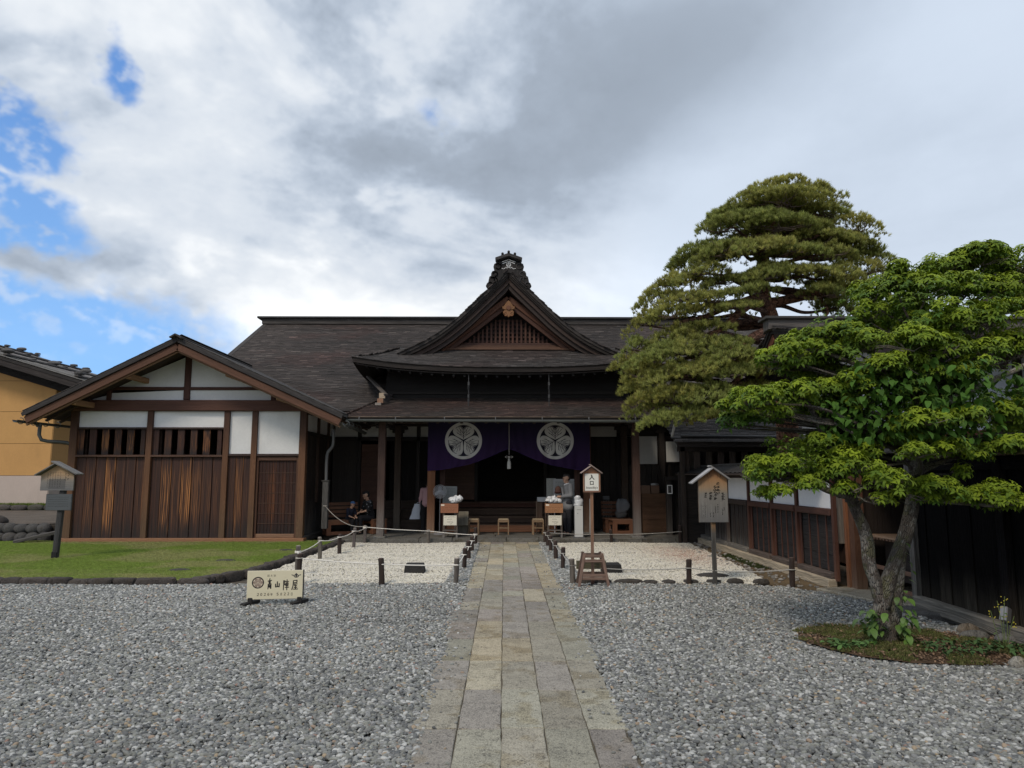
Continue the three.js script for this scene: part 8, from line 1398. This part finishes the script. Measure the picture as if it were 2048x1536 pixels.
  pads.forEach(([x, y, z, w, h], i) => {
    const t = clamp((y - 1.2) / 2.3, 0.05, 0.95), from = x < 3.45 && y < 2 ? lerpPts([[3.4, 1.3, -6.92], [3.05, 1.47, -6.8], [2.7, 1.6, -6.76]], (3.4 - x) / 1.0) : lerpPts(main.slice(5), clamp(t - 0.12));
    const end = [x, y - h * 0.4, z]; limb(bent(from, end, 0.03, r, 2, 0.12), 0.016 + 0.006 * Math.hypot(end[0] - from[0], end[2] - from[2]), 0.006, 30 + i, [0.28, 0.26, 0.25]);
    for (let k = 0; k < 14; k++) { const a = r() * 6.283, q = w * (0.4 + 0.5 * r()); twigs.push(pole(bent([x + (r() - 0.5) * w * 0.5, y - h * 0.4, z + (r() - 0.5) * w * 0.4], [x + Math.cos(a) * q, y + h * 0.3 * (r() - 0.2), z + Math.sin(a) * q], 0.01, r, 1, 0.05).map(L), (u) => 0.0045 * (1 - u * 0.6), { seg: 4, tint: [0.16, 0.135, 0.115], cap: false })); }
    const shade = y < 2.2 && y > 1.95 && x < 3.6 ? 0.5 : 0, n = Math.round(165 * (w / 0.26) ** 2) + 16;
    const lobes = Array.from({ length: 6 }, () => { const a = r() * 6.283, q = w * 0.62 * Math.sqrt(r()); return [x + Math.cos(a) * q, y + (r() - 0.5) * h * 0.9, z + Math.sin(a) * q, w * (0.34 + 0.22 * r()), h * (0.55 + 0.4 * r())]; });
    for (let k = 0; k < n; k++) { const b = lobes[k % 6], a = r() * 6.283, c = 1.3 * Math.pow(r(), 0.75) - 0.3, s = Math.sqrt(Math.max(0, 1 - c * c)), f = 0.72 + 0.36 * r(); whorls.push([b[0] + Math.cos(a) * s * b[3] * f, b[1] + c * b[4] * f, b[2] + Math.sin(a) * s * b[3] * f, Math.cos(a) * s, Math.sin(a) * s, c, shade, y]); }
  });
  for (let k = 0; k < 2600; k++) { const a = r() * 6.283, q = Math.sqrt(r()), u = (r() * 2 - 1), w = Math.sqrt(1 - u * u); const x = 4.25 + Math.cos(a) * q * w * 1.35, y = 2.72 + u * 0.95 * (0.3 + 0.7 * q), z = -7.05 + Math.sin(a) * q * w * 0.6; if (fbm((x + 5) / 10, (y + 5) / 10, 26, 34, 3, 2101) < 0.46) continue; whorls.push([x, y, z, Math.cos(a) * 0.6, Math.sin(a) * 0.6, 0.25, 0.3, y]); }
  for (let k = 0; k < 700; k++) { const x = 2.55 + 1.0 * r(), y = mix(1.5, 1.95, r()) + (x - 2.5) * 0.12, z = -6.95 + (r() - 0.5) * 0.5; if (fbm((x + 5) / 10, (y + 5) / 10, 30, 44, 3, 2103) < 0.5) continue; whorls.push([x, y, z, r() - 0.5, r() - 0.5, 0.3, 0.2, y]); }
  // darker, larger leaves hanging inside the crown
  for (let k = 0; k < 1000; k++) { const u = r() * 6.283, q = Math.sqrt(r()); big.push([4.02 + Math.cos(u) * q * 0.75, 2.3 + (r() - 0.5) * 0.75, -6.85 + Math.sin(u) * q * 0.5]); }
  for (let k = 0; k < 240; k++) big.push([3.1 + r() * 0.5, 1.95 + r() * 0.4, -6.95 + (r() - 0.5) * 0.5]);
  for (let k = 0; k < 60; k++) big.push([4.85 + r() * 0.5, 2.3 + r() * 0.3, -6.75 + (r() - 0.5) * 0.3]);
  const tw = part('twigs', twigs, M.twig, G); tw.userData.kind = 'stuff';
  const whorl = (seed) => { const q = rng(seed), g = [], n = 4 + seed % 3; for (let k = 0; k < n; k++) { const a = k / n * 6.283 + (q() - 0.5) * 0.7, l = 0.050 + 0.030 * q(); g.push(leafGeo(l, l * 0.19, 1.1 + 0.8 * q()).rotateZ(0.5 + 0.35 * (q() - 0.5)).rotateY(a).translate(Math.cos(a) * 0.006, 0, -Math.sin(a) * 0.006)); } return mergeGeometries(g); };
  const q = new THREE.Quaternion(), q2 = new THREE.Quaternion(), up = new THREE.Vector3(0, 1, 0), X = new THREE.Vector3();
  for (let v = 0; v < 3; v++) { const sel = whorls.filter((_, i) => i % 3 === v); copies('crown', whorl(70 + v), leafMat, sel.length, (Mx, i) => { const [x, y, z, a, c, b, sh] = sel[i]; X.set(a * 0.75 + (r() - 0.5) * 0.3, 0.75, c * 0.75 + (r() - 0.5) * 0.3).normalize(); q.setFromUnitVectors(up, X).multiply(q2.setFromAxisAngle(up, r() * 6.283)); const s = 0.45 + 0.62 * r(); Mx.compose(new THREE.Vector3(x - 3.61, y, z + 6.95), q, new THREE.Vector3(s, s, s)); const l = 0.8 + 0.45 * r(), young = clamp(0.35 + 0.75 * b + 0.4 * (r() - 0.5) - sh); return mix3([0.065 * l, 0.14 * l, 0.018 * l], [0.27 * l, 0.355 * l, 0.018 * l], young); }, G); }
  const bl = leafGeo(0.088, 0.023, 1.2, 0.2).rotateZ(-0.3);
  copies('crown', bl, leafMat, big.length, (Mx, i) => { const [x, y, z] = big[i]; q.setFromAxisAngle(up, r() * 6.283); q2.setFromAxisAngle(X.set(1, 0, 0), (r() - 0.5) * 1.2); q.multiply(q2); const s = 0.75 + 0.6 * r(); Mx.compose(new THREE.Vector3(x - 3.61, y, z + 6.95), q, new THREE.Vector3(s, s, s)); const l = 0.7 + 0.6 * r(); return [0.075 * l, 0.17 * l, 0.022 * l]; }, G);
  // sprouts at the foot, leaf by leaf
  const sg = [0, 1, 2].map((k) => tint(leafGeo(0.105, 0.029, 0.7 + 0.35 * k, 0.15), [[0.10, 0.20, 0.03], [0.13, 0.25, 0.035], [0.085, 0.16, 0.03]][k]));
  const sprout = (x, y, z, a, tilt, s, k) => { const m = part('sprout_leaf', sg[k % 3], leafTint, G); m.position.set(x - 3.61, y, z + 6.95); m.rotation.set(0, a, tilt, 'YXZ'); m.scale.setScalar(s); };
  for (let k = 0; k < 64; k++) { const a = 2.2 + 2.6 * r(), d = 0.06 + 0.17 * r(), y = 0.06 + 0.30 * r(); sprout(3.52 + Math.cos(a) * d, y, -6.86 + 0.14 * r(), r() * 6.283, 0.2 - 0.7 * r(), 0.55 + 0.6 * r(), k); }
  for (let k = 0; k < 40; k++) sprout(3.66 + 0.12 * r(), 0.05 + 0.48 * r(), -6.82 + 0.1 * r(), -1.2 + 2.4 * (r() - 0.5), 0.1 - 0.8 * r(), 0.55 + 0.6 * r(), k);
  for (let k = 0; k < 5; k++) sprout(3.79 + 0.07 * r(), 0.62 + 0.17 * k * 0.5, -6.84, -1.4 + r() * 2, -0.6 + r() * 0.5, 0.7, k);
}
// ---- weeds, dead leaves and stones in the bed under the tree
{
  const inBed = (r) => { const x = 2.6 + 2.6 * r(), z = -5.95 - 2.05 * r(), j = 0.92 + 0.2 * r() * r(); return inside(TREEBED, 3.95 + (x - 3.95) / j, -6.85 + (z + 6.85) / j) ? [x, bedH(x, z) + 0.004, z] : null; };
  const clump = (r) => { const at = inBed(r); if (!at) return null; return fbm((at[0] + 9) / 10, (at[2] + 9) / 10, 34, 34, 4, 1201) > 0.50 ? at : null; };
  grassOn('bed_weeds', 'patchy low weeds and moss growing in the bed under the leafy tree', 6500, clump, (r) => { const l = 0.6 + 0.7 * r(); return mix3([0.13 * l, 0.17 * l, 0.045 * l], [0.20 * l, 0.18 * l, 0.075 * l], r()); }, bladeTuft(21, 14, 0.022, 0.005), 1203);
  const lf = leafGeo(0.035, 0.010, 0.6, 0.2), q = new THREE.Quaternion(), e = new THREE.Euler(), p = new THREE.Vector3(), s = new THREE.Vector3(), m2 = new THREE.MeshStandardMaterial({ roughness: 0.9, side: THREE.DoubleSide });
  const lay = (name, label, cat, n, seed, place, tone, sc) => { const r = rng(seed); tag(copies(name, lf, m2, n, (Mx) => { const at = place(r); if (!at) return null; e.set((r() - 0.5) * 1.2, r() * 6.283, (r() - 0.5) * 0.9); q.setFromEuler(e); const k = sc * (0.6 + 0.8 * r()); Mx.compose(p.set(at[0], at[1] + 0.01 + (at[3] || 0), at[2]), q, s.set(k, k, k)); return tone(r); }), label, cat); };
  lay('dead_leaves', 'brown dead leaves lying on the bare soil under the leafy tree', 'dead leaves', 5200, 1207, inBed, (r) => { const l = 0.5 + 0.8 * r(); return [0.22 * l, 0.14 * l, 0.085 * l]; }, 0.8);
  lay('seedling_leaves', 'bright broad seedlings in a patch east of the leafy tree trunk', 'seedlings', 300, 1209, (r) => { const x = 3.75 + 1.0 * r(), z = -6.55 + 0.4 * (r() - 0.5) - (x - 4) * 0.1; return [x, bedH(x, z) + 0.02 + 0.03 * r(), z]; }, (r) => { const l = 0.6 + 0.6 * r(); return [0.06 * l, 0.12 * l, 0.035 * l]; }, 1.3);
  lay('seedling_leaves', 'small green seedlings at the western edge of the bed under the leafy tree', 'seedlings', 120, 1211, (r) => { const x = 2.98 + 0.35 * r(), z = -6.6 - 0.25 * r(); return [x, bedH(x, z) + 0.02 + 0.02 * r(), z]; }, (r) => { const l = 0.6 + 0.6 * r(); return [0.08 * l, 0.16 * l, 0.04 * l]; }, 1.3);
  for (const [x, z, a, b, c, l, k] of [[4.72, -7.42, 0.11, 0.075, 0.08, [0.20, 0.165, 0.125], 'brownish rounded stone against the sill of the black wall'], [4.62, -7.18, 0.14, 0.055, 0.09, [0.17, 0.165, 0.15], 'flat grey stone in front of the brownish one by the black wall'], [4.82, -7.02, 0.11, 0.065, 0.08, [0.19, 0.185, 0.175], 'grey stone under the garden spotlight'], [4.18, -7.52, 0.07, 0.035, 0.05, [0.30, 0.23, 0.16], 'small tan stone between the trunk and the black wall'], [4.30, -6.14, 0.075, 0.065, 0.06, [0.36, 0.34, 0.29], 'pale round stone at the front edge of the tree bed'], [4.44, -6.08, 0.07, 0.05, 0.06, [0.15, 0.16, 0.17], 'blue grey stone beside the pale one at the front of the tree bed']]) tag(part('stone', rock(a, b, c, Math.round(x * 777), { det: 3, tint: l }).translate(x, 0.03, z), M.rock), k, 'stone');
  const w = thing('flowering_weed', 'thin tall weed with tiny yellow flowers by the foot of the black wall', 'weed', [4.55, 0.01, -6.65]), r = rng(1221);
  for (let k = 0; k < 5; k++) { const a = r() * 6.283, h = 0.28 + 0.2 * r(), x = Math.cos(a) * 0.09, z = Math.sin(a) * 0.09; part('stem', pole(bent([x * 0.2, 0, z * 0.2], [x, h, z], 0, r, 1, 0.03), 0.003, { seg: 5, tint: [0.12, 0.16, 0.05] }), M.twig, w); const f = []; for (let j = 0; j < 7; j++) f.push(tint(new THREE.IcosahedronGeometry(0.0055, 0).translate(x + (r() - 0.5) * 0.06, h - 0.10 * r(), z + (r() - 0.5) * 0.06), [0.6, 0.5, 0.05])); part('flower', f, M.plain, w); for (let j = 0; j < 3; j++) { const m = part('leaf', tint(leafGeo(0.05, 0.012, 0.8), [0.10, 0.17, 0.04]), leafTint, w); m.position.set(x * 0.6, h * (0.2 + 0.25 * j), z * 0.6); m.rotation.set(0, r() * 6.283, 0.2); } }
  const g2 = grassOn('fence_weeds', 'mossy weeds at the foot of the plaster topped fence', 700, (r2) => { const z = -12.2 - 5 * Math.pow(r2(), 0.6), x = 4.36 + 0.20 * r2(); return fbm((z + 30) / 30, 0.3, 30, 4, 2, 1231) > 0.54 ? [x, 0, z] : null; }, (r2) => { const l = 0.5 + 0.6 * r2(); return [0.09 * l, 0.115 * l, 0.04 * l]; }, bladeTuft(23, 14, 0.035, 0.006), 1233);
}

renderer.render(scene, camera);
